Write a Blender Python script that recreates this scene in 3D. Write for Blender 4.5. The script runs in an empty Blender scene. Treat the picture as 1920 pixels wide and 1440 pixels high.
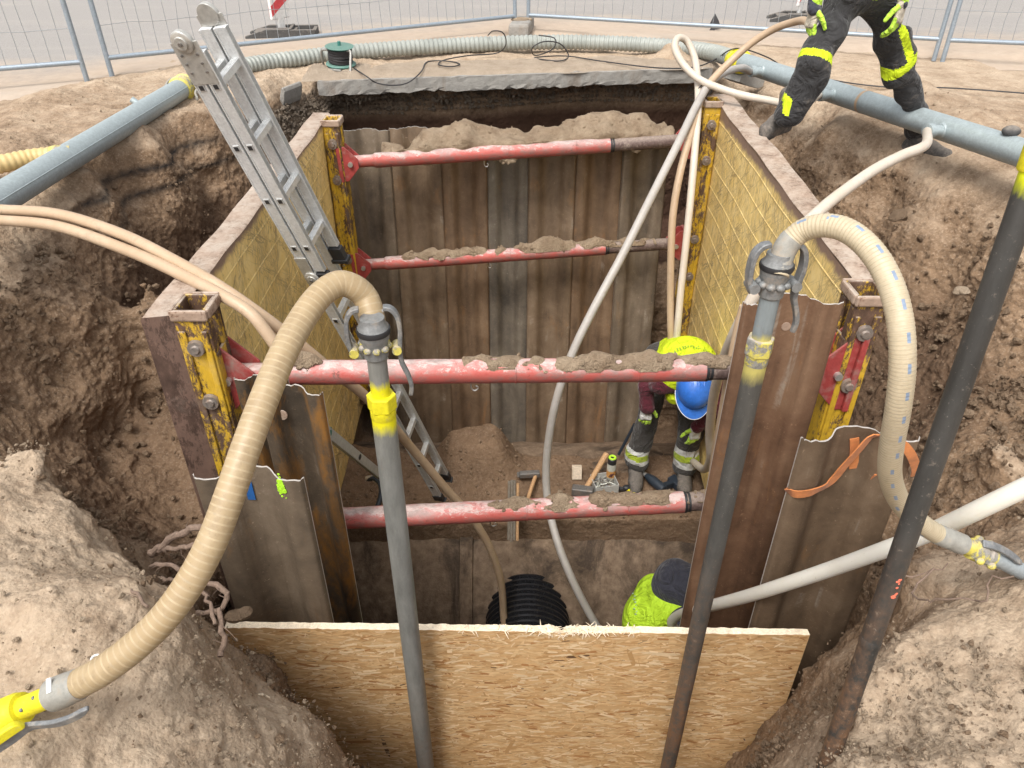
import bpy, math, random
import numpy as np
from mathutils import Vector, Matrix, Quaternion
random.seed(7)
RNG = np.random.default_rng(11)
SC = bpy.context.scene
COL = SC.collection

# ------------------------------------------------------------------ camera model (photo 1920x1440)
F, PITCH, CAM_Z = 1400.0, math.radians(34.2), 1.30
SP, CP = math.sin(PITCH), math.cos(PITCH)

def P(px, py, z=None, Y=None, d=None):
    """world point on the sight line of a photo pixel, at a given height z, distance Y or depth d"""
    u, v = (px - 960) / F, (py - 720) / F
    if z is not None:
        d = (CAM_Z - z) / (SP + v * CP)
    elif Y is not None:
        d = Y / (CP - v * SP)
    return Vector((d * u, d * (CP - v * SP), CAM_Z - d * (SP + v * CP)))

def depth(p):
    return p[1] * CP + (CAM_Z - p[2]) * SP

# ------------------------------------------------------------------ mesh builder
class MB:
    def __init__(s):
        s.v, s.f, s.m, s.sm = [], [], [], []

    def add(s, verts, faces, mi=0, smooth=False):
        o = len(s.v)
        s.v.extend([tuple(p) for p in verts])
        for k, fc in enumerate(faces):
            s.f.append(tuple(i + o for i in fc))
            s.m.append(mi if isinstance(mi, int) else mi[k])
            s.sm.append(smooth)
        return s

    def box(s, c, size, R=None, mi=0):
        c = Vector(c); R = R or Matrix.Identity(3)
        hx, hy, hz = size[0] / 2, size[1] / 2, size[2] / 2
        vs = [c + R @ Vector((x * hx, y * hy, z * hz)) for x in (-1, 1) for y in (-1, 1) for z in (-1, 1)]
        return s.add(vs, [(0, 1, 3, 2), (4, 6, 7, 5), (0, 4, 5, 1), (2, 3, 7, 6), (0, 2, 6, 4), (1, 5, 7, 3)], mi)

    def bar(s, a, b, w, t, up=(0, 0, 1), mi=0):
        """box beam from a to b: w along up x dir, t along up"""
        a, b = Vector(a), Vector(b)
        d = (b - a); L = d.length; d.normalize()
        x = d.cross(Vector(up)).normalized(); u = x.cross(d).normalized()
        R = Matrix((x, d, u)).transposed()
        return s.box((a + b) / 2, (w, L, t), R, mi)

    def tube(s, pts, r, n=12, caps=True, mi=0, flat=None, smooth=True, ref=None):
        pts = [Vector(p) for p in pts]
        N = len(pts)
        rs = r if isinstance(r, (list, tuple, np.ndarray)) else [r] * N
        T = []
        for i in range(N):
            t = pts[min(i + 1, N - 1)] - pts[max(i - 1, 0)]
            if t.length < 1e-9: t = Vector((0, 0, 1))
            T.append(t.normalized())
        up = Vector(ref) if ref is not None else (Vector((0, 0, 1)) if abs(T[0].z) < .9 else Vector((0, 1, 0)))
        x = (up - T[0] * up.dot(T[0])).normalized()
        vs = []
        for i in range(N):
            if i:
                x = (x - T[i] * x.dot(T[i]))
                x.normalize()
            y = T[i].cross(x)
            for k in range(n):
                a = 2 * math.pi * k / n
                vs.append(pts[i] + (x * math.cos(a) + y * math.sin(a)) * rs[i])
        fs, ms = [], []
        for i in range(N - 1):
            for k in range(n):
                k2 = (k + 1) % n
                fs.append((i * n + k, i * n + k2, (i + 1) * n + k2, (i + 1) * n + k))
                ms.append(mi(i, k) if callable(mi) else mi)
        s.add(vs, fs, ms, smooth)
        if caps:
            m0 = mi(0, 0) if callable(mi) else mi
            o = len(s.v) - len(vs)
            s.f.append(tuple(o + k for k in range(n - 1, -1, -1))); s.m.append(m0); s.sm.append(False)
            s.f.append(tuple(o + (N - 1) * n + k for k in range(n))); s.m.append(m0); s.sm.append(False)
        return s

    def cyl(s, a, b, r, r2=None, n=16, caps=True, mi=0, smooth=True):
        return s.tube([a, b], [r, r if r2 is None else r2], n, caps, mi, smooth=smooth)

    def pipe(s, pts, ro, ri, n=24, mi=0):
        """open ended pipe with wall thickness"""
        pts = [Vector(p) for p in pts]
        loop = pts + pts[::-1] + [pts[0]]
        N = len(pts)
        T = (pts[-1] - pts[0]).normalized()
        up = Vector((0, 0, 1)) if abs(T.z) < .9 else Vector((0, 1, 0))
        x = (up - T * up.dot(T)).normalized(); y = T.cross(x)
        ros = ro if isinstance(ro, (list, np.ndarray)) else [ro] * N
        rads = list(ros) + [ri] * N + [ros[0]]
        vs = [p + (x * math.cos(2 * math.pi * k / n) + y * math.sin(2 * math.pi * k / n)) * r for p, r in zip(loop, rads) for k in range(n)]
        fs = []
        for i in range(len(loop) - 1):
            for k in range(n):
                k2 = (k + 1) % n
                fs.append((i * n + k, i * n + k2, (i + 1) * n + k2, (i + 1) * n + k))
        return s.add(vs, fs, mi, True)

    def ball(s, c, r, R=None, nu=14, nv=9, mi=0):
        c = Vector(c); r = Vector(r) if not isinstance(r, (int, float)) else Vector((r, r, r)); R = R or Matrix.Identity(3)
        vs = [c + R @ Vector((0, 0, -r.z))]
        for j in range(1, nv):
            th = math.pi * j / nv
            for k in range(nu):
                ph = 2 * math.pi * k / nu
                vs.append(c + R @ Vector((r.x * math.sin(th) * math.cos(ph), r.y * math.sin(th) * math.sin(ph), -r.z * math.cos(th))))
        vs.append(c + R @ Vector((0, 0, r.z)))
        fs = [(0, 1 + (k + 1) % nu, 1 + k) for k in range(nu)]
        for j in range(nv - 2):
            for k in range(nu):
                a = 1 + j * nu
                fs.append((a + k, a + (k + 1) % nu, a + nu + (k + 1) % nu, a + nu + k))
        e = len(vs) - 1; a = 1 + (nv - 2) * nu
        fs += [(a + k, a + (k + 1) % nu, e) for k in range(nu)]
        return s.add(vs, fs, mi, True)

    def prism(s, poly, o, ex, ey, ez, mi=0):
        """polygon (list of 2d) in plane (ex,ey) at o, extruded along ez (vector with length)"""
        o, ex, ey, ez = Vector(o), Vector(ex), Vector(ey), Vector(ez)
        n = len(poly)
        vs = [o + ex * a + ey * b for a, b in poly] + [o + ex * a + ey * b + ez for a, b in poly]
        fs = [tuple(range(n - 1, -1, -1)), tuple(range(n, 2 * n))] + [(k, (k + 1) % n, n + (k + 1) % n, n + k) for k in range(n)]
        return s.add(vs, fs, mi)

    def ribbon(s, pts, sides, t, mi=0):
        """flat strap: centre points, half width vectors, thickness"""
        n = len(pts); vs = []
        for i in range(n):
            p, w = Vector(pts[i]), Vector(sides[i])
            tan = (Vector(pts[min(i + 1, n - 1)]) - Vector(pts[max(i - 1, 0)])).normalized()
            nn = tan.cross(w).normalized() * t / 2
            vs += [p - w - nn, p + w - nn, p + w + nn, p - w + nn]
        fs = [(0, 3, 2, 1), tuple(4 * (n - 1) + k for k in range(4))]
        for i in range(n - 1):
            for k in range(4):
                fs.append((4 * i + k, 4 * i + (k + 1) % 4, 4 * i + 4 + (k + 1) % 4, 4 * i + 4 + k))
        return s.add(vs, fs, mi, True)

def mesh_np(name, V, faces_flat, loop_tot, mats=None, midx=None, smooth=True):
    me = bpy.data.meshes.new(name)
    nf = len(loop_tot)
    me.vertices.add(len(V)); me.vertices.foreach_set('co', np.asarray(V, dtype=np.float32).ravel())
    me.loops.add(len(faces_flat)); me.loops.foreach_set('vertex_index', np.asarray(faces_flat, dtype=np.int32))
    me.polygons.add(nf)
    st = np.concatenate(([0], np.cumsum(loop_tot)[:-1])).astype(np.int32)
    me.polygons.foreach_set('loop_start', st); me.polygons.foreach_set('loop_total', np.asarray(loop_tot, dtype=np.int32))
    if midx is not None: me.polygons.foreach_set('material_index', np.asarray(midx, dtype=np.int32))
    me.polygons.foreach_set('use_smooth', np.full(nf, smooth, dtype=bool))
    me.update(calc_edges=True); me.validate()
    for m in (mats or []): me.materials.append(m)
    return me

def build(name, mb, mats, loc=(0, 0, 0), sharp=35, bevel=0):
    me = bpy.data.meshes.new(name)
    L = Vector(loc)
    me.from_pydata([(p[0] - L.x, p[1] - L.y, p[2] - L.z) for p in mb.v], [], mb.f)
    me.polygons.foreach_set('material_index', mb.m)
    me.polygons.foreach_set('use_smooth', mb.sm)
    for m in (mats if isinstance(mats, (list, tuple)) else [mats]): me.materials.append(m)
    me.update()
    if any(mb.sm): me.set_sharp_from_angle(angle=math.radians(sharp))
    o = bpy.data.objects.new(name, me); COL.objects.link(o); o.location = L
    if bevel:
        b = o.modifiers.new('bevel', 'BEVEL'); b.width = bevel; b.segments = 2; b.limit_method = 'ANGLE'; b.angle_limit = math.radians(40)
    return o

def world_loc(o):
    l = Vector((0, 0, 0))
    while o is not None:
        l = l + o.location; o = o.parent
    return l

def tag(o, label=None, cat=None, group=None, kind=None):
    if label: o['label'] = label
    if cat: o['category'] = cat
    if group: o['group'] = group
    if kind: o['kind'] = kind
    return o

def thing(name, label, cat, loc, group=None):
    o = bpy.data.objects.new(name, None); COL.objects.link(o); o.location = loc
    o.empty_display_size = .05
    return tag(o, label, cat, group)

def part(name, mb, mats, parent, bevel=0, sharp=35, label=None):
    W = world_loc(parent)
    o = build(name, mb, mats, W, sharp, bevel)
    o.parent = parent; o.location = (0, 0, 0)
    if label: o['label'] = label
    return o

def solo(name, mb, mats, label, cat, group=None, kind=None, bevel=0, sharp=35, loc=None):
    if loc is None:
        A = np.array(mb.v); c = A.mean(0); loc = (c[0], c[1], A[:, 2].min())
    return tag(build(name, mb, mats, loc, sharp, bevel), label, cat, group, kind)

def catmull(pts, step=.03):
    pts = [Vector(p) for p in pts]
    q = [pts[0] * 2 - pts[1]] + pts + [pts[-1] * 2 - pts[-2]]
    out = []
    for i in range(1, len(q) - 2):
        p0, p1, p2, p3 = q[i - 1], q[i], q[i + 1], q[i + 2]
        n = max(2, int((p2 - p1).length / .01))
        for k in range(n):
            t = k / n
            out.append(.5 * ((2 * p1) + (p2 - p0) * t + (2 * p0 - 5 * p1 + 4 * p2 - p3) * t * t + (3 * p1 - p0 - 3 * p2 + p3) * t ** 3))
    out.append(pts[-1])
    # resample evenly
    res = [out[0]]; acc = 0
    for a, b in zip(out, out[1:]):
        L = (b - a).length
        while L > 1e-9 and acc + L >= step:
            t = (step - acc) / L
            a = a.lerp(b, t); res.append(a.copy()); L = (b - a).length; acc = 0
        acc += L
    if (res[-1] - out[-1]).length > step * .3: res.append(out[-1])
    return res

# ------------------------------------------------------------------ noise and surface nets
def _bsp(n, scale, m):
    x = np.arange(n) * scale + 1.0
    i = np.floor(x).astype(int); t = x - i
    w = [(1 - t) ** 3 / 6, (3 * t ** 3 - 6 * t ** 2 + 4) / 6, (-3 * t ** 3 + 3 * t ** 2 + 3 * t + 1) / 6, t ** 3 / 6]
    M = np.zeros((n, m), dtype=np.float32)
    for k in range(4): M[np.arange(n), i - 1 + k] += w[k]
    return M

def gnoise(shape, h, wl, rng):
    """smooth random field on a regular grid, unit std, wavelength wl (scalar or per axis)"""
    wl = (wl,) * len(shape) if np.isscalar(wl) else wl
    ms = [int(n * h / w) + 6 for n, w in zip(shape, wl)]
    A = rng.standard_normal(ms).astype(np.float32)
    for ax, (n, w, m) in enumerate(zip(shape, wl, ms)):
        A = np.moveaxis(np.tensordot(_bsp(n, h / w, m), A, axes=(1, ax)), 0, ax)
    return A / A.std()

def snets(Fd, o, h):
    S = Fd < 0
    c = np.zeros(tuple(n - 1 for n in Fd.shape), dtype=np.int8)
    sl = (slice(None, -1), slice(1, None))
    for a in (0, 1):
        for b in (0, 1):
            for d in (0, 1): c += S[sl[a], sl[b], sl[d]]
    act = (c > 0) & (c < 8)
    ids = np.argwhere(act)
    idx = -np.ones(act.shape, dtype=np.int64); idx[act] = np.arange(len(ids))
    pos = np.zeros((len(ids), 3)); cnt = np.zeros(len(ids))
    cor = [(a, b, d) for a in (0, 1) for b in (0, 1) for d in (0, 1)]
    for A in cor:
        for ax in range(3):
            if A[ax]: continue
            B = list(A); B[ax] = 1
            fa = Fd[ids[:, 0] + A[0], ids[:, 1] + A[1], ids[:, 2] + A[2]]
            fb = Fd[ids[:, 0] + B[0], ids[:, 1] + B[1], ids[:, 2] + B[2]]
            m = (fa < 0) != (fb < 0)
            t = fa[m] / (fa[m] - fb[m])
            p = np.array(A, float)[None, :].repeat(m.sum(), 0); p[:, ax] = t
            pos[m] += p; cnt[m] += 1
    V = np.array(o) + h * (ids + pos / cnt[:, None])
    Q = []
    for ax in range(3):
        u, w = (ax + 1) % 3, (ax + 2) % 3
        s0 = [slice(None)] * 3; s1 = [slice(None)] * 3
        s0[ax] = slice(None, -1); s1[ax] = slice(1, None)
        A, B = S[tuple(s0)], S[tuple(s1)]
        E = np.argwhere(A != B)
        ok = (E[:, u] > 0) & (E[:, w] > 0) & (E[:, u] < Fd.shape[u] - 1) & (E[:, w] < Fd.shape[w] - 1)
        E = E[ok]
        ins = A[E[:, 0], E[:, 1], E[:, 2]]
        def cell(du, dw):
            e = E.copy(); e[:, u] += du; e[:, w] += dw
            return idx[e[:, 0], e[:, 1], e[:, 2]]
        q = np.stack([cell(-1, -1), cell(0, -1), cell(0, 0), cell(-1, 0)], 1)
        q[~ins] = q[~ins][:, ::-1]
        Q.append(q)
    Q = np.concatenate(Q); Q = Q[(Q >= 0).all(1)]
    return V, Q

def sdf_prims(prims, X):
    """prims: (a, b, ra, rb, k, label); smooth union of tapered capsules"""
    D = None; LB = None; best = None
    for a, b, ra, rb, k, lb in prims:
        a, b = np.array(a, float), np.array(b, float)
        ab = b - a; L2 = max((ab * ab).sum(), 1e-9)
        t = np.clip(((X - a) @ ab) / L2, 0, 1)
        d = np.linalg.norm(X - a - t[..., None] * ab, axis=-1) - (ra + (rb - ra) * t)
        if D is None:
            D = d.copy(); best = d.copy(); LB = np.full(d.shape, lb)
        else:
            hh = np.clip(.5 + .5 * (D - d) / k, 0, 1)
            D = D + (d - D) * hh - k * hh * (1 - hh)
            m = d < best; best = np.where(m, d, best); LB = np.where(m, lb, LB)
    return D, LB

def sdf_mesh(name, prims, h, mats, parent, wrinkle=0.0, wl=.07, seed=1, label_fn=None, off=0.0):
    pts = np.array([p for pr in prims for p in (tuple(pr[0]), tuple(pr[1]))]); R = max(max(pr[2], pr[3]) for pr in prims) + 3 * h + off
    lo, hi = pts.min(0) - R, pts.max(0) + R
    n = np.ceil((hi - lo) / h).astype(int) + 1
    G = np.stack(np.meshgrid(*[lo[i] + h * np.arange(n[i]) for i in range(3)], indexing='ij'), -1)
    D, _ = sdf_prims(prims, G)
    D = D - off
    if wrinkle: D = D + wrinkle * gnoise(D.shape, h, wl, np.random.default_rng(seed))
    V, Q = snets(D, lo, h)
    C = V[Q].mean(1)
    _, LB = sdf_prims(prims, C)
    if label_fn is not None: LB = label_fn(C, LB)
    W = np.array(world_loc(parent)) if parent else np.zeros(3)
    me = mesh_np(name, V - W, Q.ravel(), np.full(len(Q), 4), mats, LB)
    o = bpy.data.objects.new(name, me); COL.objects.link(o)
    if parent: o.parent = parent
    return o
# ------------------------------------------------------------------ materials (all procedural)
class NT:
    def __init__(s, name):
        s.mat = bpy.data.materials.new(name); s.mat.use_nodes = True
        s.t = s.mat.node_tree; s.t.nodes.clear()
        s.out = s.t.nodes.new('ShaderNodeOutputMaterial')
        s.b = s.t.nodes.new('ShaderNodeBsdfPrincipled')
        s.t.links.new(s.b.outputs[0], s.out.inputs[0])
        s.tc = s.t.nodes.new('ShaderNodeTexCoord')
    def ln(s, a, b): s.t.links.new(a, b)
    def val(s, sock, v):
        if isinstance(v, bpy.types.NodeSocket): s.ln(v, sock)
        elif isinstance(v, (tuple, list)) and len(v) == 3 and sock.type == 'RGBA': sock.default_value = (*v, 1)
        else: sock.default_value = v
    def co(s, scale=(1, 1, 1), rot=(0, 0, 0), out='Object', loc=(0, 0, 0)):
        m = s.t.nodes.new('ShaderNodeMapping'); m.vector_type = 'POINT'
        s.ln(s.tc.outputs[out], m.inputs[0])
        m.inputs['Scale'].default_value = (scale,) * 3 if np.isscalar(scale) else scale
        m.inputs['Rotation'].default_value = rot; m.inputs['Location'].default_value = loc
        return m.outputs[0]
    def pos(s):
        return s.t.nodes.new('ShaderNodeNewGeometry').outputs['Position']
    def noise(s, vec, scale=5, detail=4, rough=.55, dist=0):
        n = s.t.nodes.new('ShaderNodeTexNoise'); s.ln(vec, n.inputs['Vector'])
        n.inputs['Scale'].default_value = scale; n.inputs['Detail'].default_value = detail
        n.inputs['Roughness'].default_value = rough; n.inputs['Distortion'].default_value = dist
        return n.outputs[0]
    def voro(s, vec, scale=5, feat='F1', out=0, rand=1):
        n = s.t.nodes.new('ShaderNodeTexVoronoi'); s.ln(vec, n.inputs['Vector']); n.feature = feat
        n.inputs['Scale'].default_value = scale; n.inputs['Randomness'].default_value = rand
        return n.outputs[out]
    def ramp(s, f, stops, interp='LINEAR'):
        n = s.t.nodes.new('ShaderNodeValToRGB'); s.ln(f, n.inputs[0]); n.color_ramp.interpolation = interp
        e = n.color_ramp.elements
        while len(e) < len(stops): e.new(.5)
        for k, (p, c) in enumerate(stops):
            e[k].position = p
            c = (c, c, c) if np.isscalar(c) else c
            e[k].color = (*c, 1)
        return n.outputs[0]
    def mix(s, f, a, b, mode='MIX'):
        n = s.t.nodes.new('ShaderNodeMix'); n.data_type = 'RGBA'; n.blend_type = mode
        s.val(n.inputs[0], f); s.val(n.inputs[6], a); s.val(n.inputs[7], b)
        return n.outputs[2]
    def math(s, op, a, b=0.0, clamp=False):
        n = s.t.nodes.new('ShaderNodeMath'); n.operation = op; n.use_clamp = clamp
        s.val(n.inputs[0], a); s.val(n.inputs[1], b)
        return n.outputs[0]
    def sep(s, v):
        n = s.t.nodes.new('ShaderNodeSeparateXYZ'); s.ln(v, n.inputs[0]); return n.outputs
    def attr(s, name):
        n = s.t.nodes.new('ShaderNodeAttribute'); n.attribute_name = name; return n
    def normz(s):
        g = s.t.nodes.new('ShaderNodeNewGeometry'); return s.sep(g.outputs['Normal'])[2]
    def bump(s, h, strength=.5, dist=.01, prev=None):
        n = s.t.nodes.new('ShaderNodeBump'); s.ln(h, n.inputs['Height'])
        n.inputs['Strength'].default_value = strength; n.inputs['Distance'].default_value = dist
        if prev is not None: s.ln(prev, n.inputs['Normal'])
        return n.outputs[0]
    def done(s, color, rough=.6, metal=0.0, normal=None, spec=None, **kw):
        s.val(s.b.inputs['Base Color'], color); s.val(s.b.inputs['Roughness'], rough); s.val(s.b.inputs['Metallic'], metal)
        if normal is not None: s.ln(normal, s.b.inputs['Normal'])
        if spec is not None: s.b.inputs['Specular IOR Level'].default_value = spec
        for k, v in kw.items(): s.val(s.b.inputs[k.replace('_', ' ')], v)
        return s.mat

def dirty(name, base, dirt=(.30, .23, .17), amount=.5, scale=6, rough=.5, metal=0.0, var=.25, bumpd=.002, vec_scale=(1, 1, 1), topdust=0.0, spec=.4):
    """painted / plastic / metal surface with uneven tone, grime patches and dust on faces turned up"""
    n = NT(name); c = n.co(vec_scale)
    a = n.noise(c, scale, 6, .65); b = n.noise(c, scale * 4.3, 5, .7); g = n.noise(c, scale * 22, 3, .6)
    col = n.mix(n.ramp(b, [(.3, 0), (.7, 1)]), tuple(x * (1 - var) for x in base), tuple(min(1, x * (1 + var)) for x in base))
    th = .72 - .36 * amount
    m = n.ramp(n.math('ADD', n.math('MULTIPLY', a, .65), n.math('MULTIPLY', b, .35)), [(th - .06, 0), (th + .1, 1)])
    if topdust:
        up = n.math('MULTIPLY', n.ramp(n.normz(), [(.35, 0), (.85, 1)]), topdust)
        m = n.math('MAXIMUM', m, n.math('MULTIPLY', up, n.ramp(b, [(.3, .35), (.6, 1)])))
    col = n.mix(m, col, n.mix(g, tuple(x * .65 for x in dirt), tuple(x * 1.2 for x in dirt)))
    r = n.math('ADD', rough, n.math('MULTIPLY', m, min(.3, .9 - rough)))
    mt = n.math('MULTIPLY', n.math('SUBTRACT', 1.0, m), metal)
    return n.done(col, r, mt, n.bump(n.math('ADD', b, g), .35, bumpd), spec)

def soil_mat():
    n = NT('soil')
    c = n.co(1); p = n.pos(); xyz = n.sep(p)
    big = n.noise(c, 1.3, 5, .6); mid = n.noise(c, 5, 7, .72); fine = n.noise(c, 24, 7, .8); grain = n.noise(c, 130, 3, .7)
    vor = n.voro(c, 42); vor2 = n.voro(c, 105); cel = n.sep(n.voro(c, 120, 'F1', 1))[0]
    dry = n.attr('dry').outputs['Fac']
    dm = n.math('ADD', dry, n.math('MULTIPLY', n.math('SUBTRACT', mid, .5), 1.1))
    dm = n.ramp(n.math('ADD', dm, n.math('MULTIPLY', n.math('SUBTRACT', fine, .5), .45)), [(.22, 0), (.82, 1)])
    moist = n.mix(n.ramp(mid, [(.3, 0), (.7, 1)]), (.12, .074, .043), (.29, .192, .118))
    moist = n.mix(n.ramp(fine, [(.45, 0), (.75, 1)]), moist, (.325, .22, .14))
    sand = n.mix(n.ramp(mid, [(.3, 0), (.68, 1)]), (.335, .245, .168), (.485, .38, .278))
    sand = n.mix(n.ramp(fine, [(.52, 0), (.74, .8)]), sand, (.25, .175, .115))
    col = n.mix(dm, moist, sand)
    col = n.mix(n.ramp(cel, [(0, .16), (.3, 0)]), col, (.12, .085, .058))
    col = n.mix(n.ramp(cel, [(.75, 0), (1, .22)]), col, (.60, .48, .36))
    col = n.mix(n.ramp(grain, [(.64, 0), (.74, .4)]), col, (.11, .08, .06))
    col = n.mix(n.ramp(grain, [(.25, .5), (.36, 0)]), col, (.62, .53, .44))
    lay = n.attr('layer').outputs['Fac']
    col = n.mix(n.math('MULTIPLY', lay, n.ramp(fine, [(.25, .2), (.5, 1)])), col, (.018, .016, .016))
    grav = n.attr('gravel').outputs['Fac']
    gcol = n.mix(n.voro(c, 42, 'F1', 1), (.075, .052, .037), (.28, .215, .155), 'MIX')
    col = n.mix(n.math('MULTIPLY', grav, .85), col, gcol)
    dk = n.attr('humus_and_shade').outputs['Fac']
    col = n.mix(dk, col, n.mix(mid, (.035, .018, .011), (.085, .045, .028)))  # dark humus under the slab, plus shade painted into hollows and pit floor
    h = n.math('ADD', n.math('MULTIPLY', fine, .75), n.math('ADD', n.math('MULTIPLY', vor2, -.30), n.math('MULTIPLY', vor, -.42)))
    nb = n.bump(mid, .35, .03); nb = n.bump(h, .75, .010, nb)
    return n.done(col, .93, 0, nb, .25)

def clod_mat(name, c1, c2):
    n = NT(name); c = n.co(1)
    a = n.noise(c, 9, 5, .7); g = n.noise(c, 110, 3, .7)
    col = n.mix(n.ramp(a, [(.3, 0), (.7, 1)]), c1, c2)
    col = n.mix(n.ramp(g, [(.58, 0), (.72, .5)]), col, tuple(x * .35 for x in c1))
    return n.done(col, .95, 0, n.bump(n.math('ADD', g, n.math('MULTIPLY', n.noise(c, 45, 5, .75), 2.0)), .9, .018), .2)

def sheet_mat(name, dark, mid, light, orange, og=.5, mud=.35, seed=0.0):
    """rolled steel sheet: mill scale and rust blotches, soft vertical runs, mud splashes"""
    n = NT(name)
    c = n.co((1, 1, .07), loc=(seed, 0, seed)); o = n.co(1, loc=(seed, seed, 0)); h = n.co((1, 1, .33), loc=(seed, seed, seed))
    b = n.noise(o, 3.6, 7, .72, .4); run = n.noise(c, 11, 2, .5); run2 = n.noise(c, 30, 2, .5); r = n.noise(h, 6.5, 7, .74, .3); g = n.noise(o, 75, 4, .75)
    tone = n.math('ADD', n.math('MULTIPLY', b, .62), n.math('MULTIPLY', run, .38))
    col = n.ramp(tone, [(.34, dark), (.52, mid), (.68, light)])
    col = n.mix(n.ramp(r, [(.66 - .2 * og, 0), (.80 - .2 * og, .85)]), col, orange)
    col = n.mix(n.ramp(run2, [(.60, 0), (.72, .25)]), col, tuple(x * .55 for x in dark))
    lime = n.math('MULTIPLY', n.ramp(run2, [(.34, 1), (.42, 0)]), n.ramp(b, [(.55, 0), (.68, .55)]))
    col = n.mix(lime, col, (.42, .38, .32))
    col = n.mix(n.ramp(n.math('ADD', n.math('MULTIPLY', b, .55), n.math('MULTIPLY', n.noise(o, 19, 5, .75), .45)), [(.68 - .22 * mud, 0), (.79 - .22 * mud, .75)]), col, n.mix(g, (.17, .12, .082), (.32, .245, .175)))
    col = n.mix(n.ramp(g, [(.62, 0), (.72, .55)]), col, tuple(min(1, x * 1.9) for x in light))
    col = n.mix(n.ramp(g, [(.26, .6), (.37, 0)]), col, (.028, .02, .016))
    return n.done(col, n.math('ADD', .40, n.math('MULTIPLY', r, .3)), .25, n.bump(n.math('ADD', n.math('MULTIPLY', r, 1.2), g), .45, .005), .45)

def panel_mat():
    """yellow paint, dusty, with crossing dark scratches and rust along the rim"""
    n = NT('worn_yellow_panel'); c = n.co(1)
    big = n.noise(c, 2.2, 6, .65); mid = n.noise(c, 11, 6, .7); g = n.noise(c, 75, 3, .7)
    col = n.mix(n.ramp(mid, [(.3, 0), (.7, 1)]), (.80, .56, .18), (.91, .70, .32))
    z = n.sep(n.tc.outputs['Object'])[2]
    dust = n.math('ADD', n.math('MULTIPLY', big, .9), n.math('MULTIPLY', z, -.20))
    col = n.mix(n.ramp(dust, [(.36, .0), (.86, .92)]), col, n.mix(mid, (.40, .30, .20), (.68, .54, .35)))
    masks = []
    for k, (ang, sc) in enumerate(((.50, 34), (-.55, 38), (.95, 26), (-.22, 42), (.20, 36), (-.95, 24))):
        m = n.t.nodes.new('ShaderNodeMapping'); n.ln(n.tc.outputs['Object'], m.inputs[0])
        m.inputs['Rotation'].default_value = (ang, 0, 0)
        m2 = n.t.nodes.new('ShaderNodeMapping'); n.ln(m.outputs[0], m2.inputs[0])
        m2.inputs['Scale'].default_value = (1, 1, .10); m2.inputs['Location'].default_value = (k * 2.3, k * 1.7, k)
        s_ = n.noise(m2.outputs[0], sc * 1.6, 2, .55, .3)
        bk = n.noise(m2.outputs[0], sc * .30, 2, .5)
        masks.append(n.math('MULTIPLY', n.ramp(s_, [(.462, 0), (.49, 1), (.51, 1), (.538, 0)]), n.ramp(bk, [(.48, .0), (.58, 1)])))
    mk = masks[0]
    for m in masks[1:]: mk = n.math('MAXIMUM', mk, m)
    mk = n.math('MULTIPLY', mk, n.ramp(big, [(.3, .30), (.6, .70)]))
    col = n.mix(mk, col, n.mix(mid, (.10, .066, .05), (.22, .15, .10)))
    top = n.math('ADD', n.math('MULTIPLY', n.math('SUBTRACT', z, 2.235), 30.0), n.math('MULTIPLY', n.math('SUBTRACT', mid, .5), 3.0), True)
    col = n.mix(top, col, n.mix(mid, (.17, .105, .075), (.34, .23, .17)))
    col = n.mix(n.ramp(g, [(.66, 0), (.76, .6)]), col, (.10, .065, .045))
    return n.done(col, .62, 0, n.bump(n.math('ADD', mid, g), .3, .004), .35)

def chipped(name, paint, under, amount=.5, scale=14, zs=.45, dust=.4):
    """old paint worn through to rust"""
    n = NT(name); c = n.co((1, 1, zs))
    a = n.noise(c, scale * .55, 8, .78, .6); b = n.noise(c, scale * 3, 5, .7); o = n.co(1); g = n.noise(o, 90, 3, .7)
    col = n.mix(n.ramp(b, [(.3, 0), (.7, 1)]), tuple(x * .78 for x in paint), tuple(min(1, x * 1.12) for x in paint))
    rust = n.ramp(b, [(.3, tuple(x * .5 for x in under)), (.6, under), (.8, tuple(x * 1.8 for x in under))])
    th = .68 - .32 * amount
    a2 = n.noise(n.co((1, 1, .5)), 62, 5, .8)
    m = n.ramp(n.math('ADD', n.math('MULTIPLY', a, .68), n.math('MULTIPLY', a2, .32)), [(th - .012, 0), (th + .03, 1)])
    col = n.mix(m, col, rust)
    up = n.ramp(n.normz(), [(.45, 0), (.9, 1)])
    d = n.noise(o, 7, 5, .7)
    dm = n.math('ADD', n.math('MULTIPLY', n.math('MULTIPLY', up, .95), n.ramp(n.math('ADD', n.math('MULTIPLY', d, .6), n.math('MULTIPLY', b, .4)), [(.40, .15), (.60, 1)])), n.math('MULTIPLY', n.ramp(d, [(.52, 0), (.75, 1)]), dust), True)
    col = n.mix(n.math('MULTIPLY', dm, .8), col, n.mix(g, (.36, .29, .235), (.60, .52, .44)))
    return n.done(col, .6, 0, n.bump(n.math('ADD', n.math('MULTIPLY', m, -.8), g), .35, .003), .35)

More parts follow.
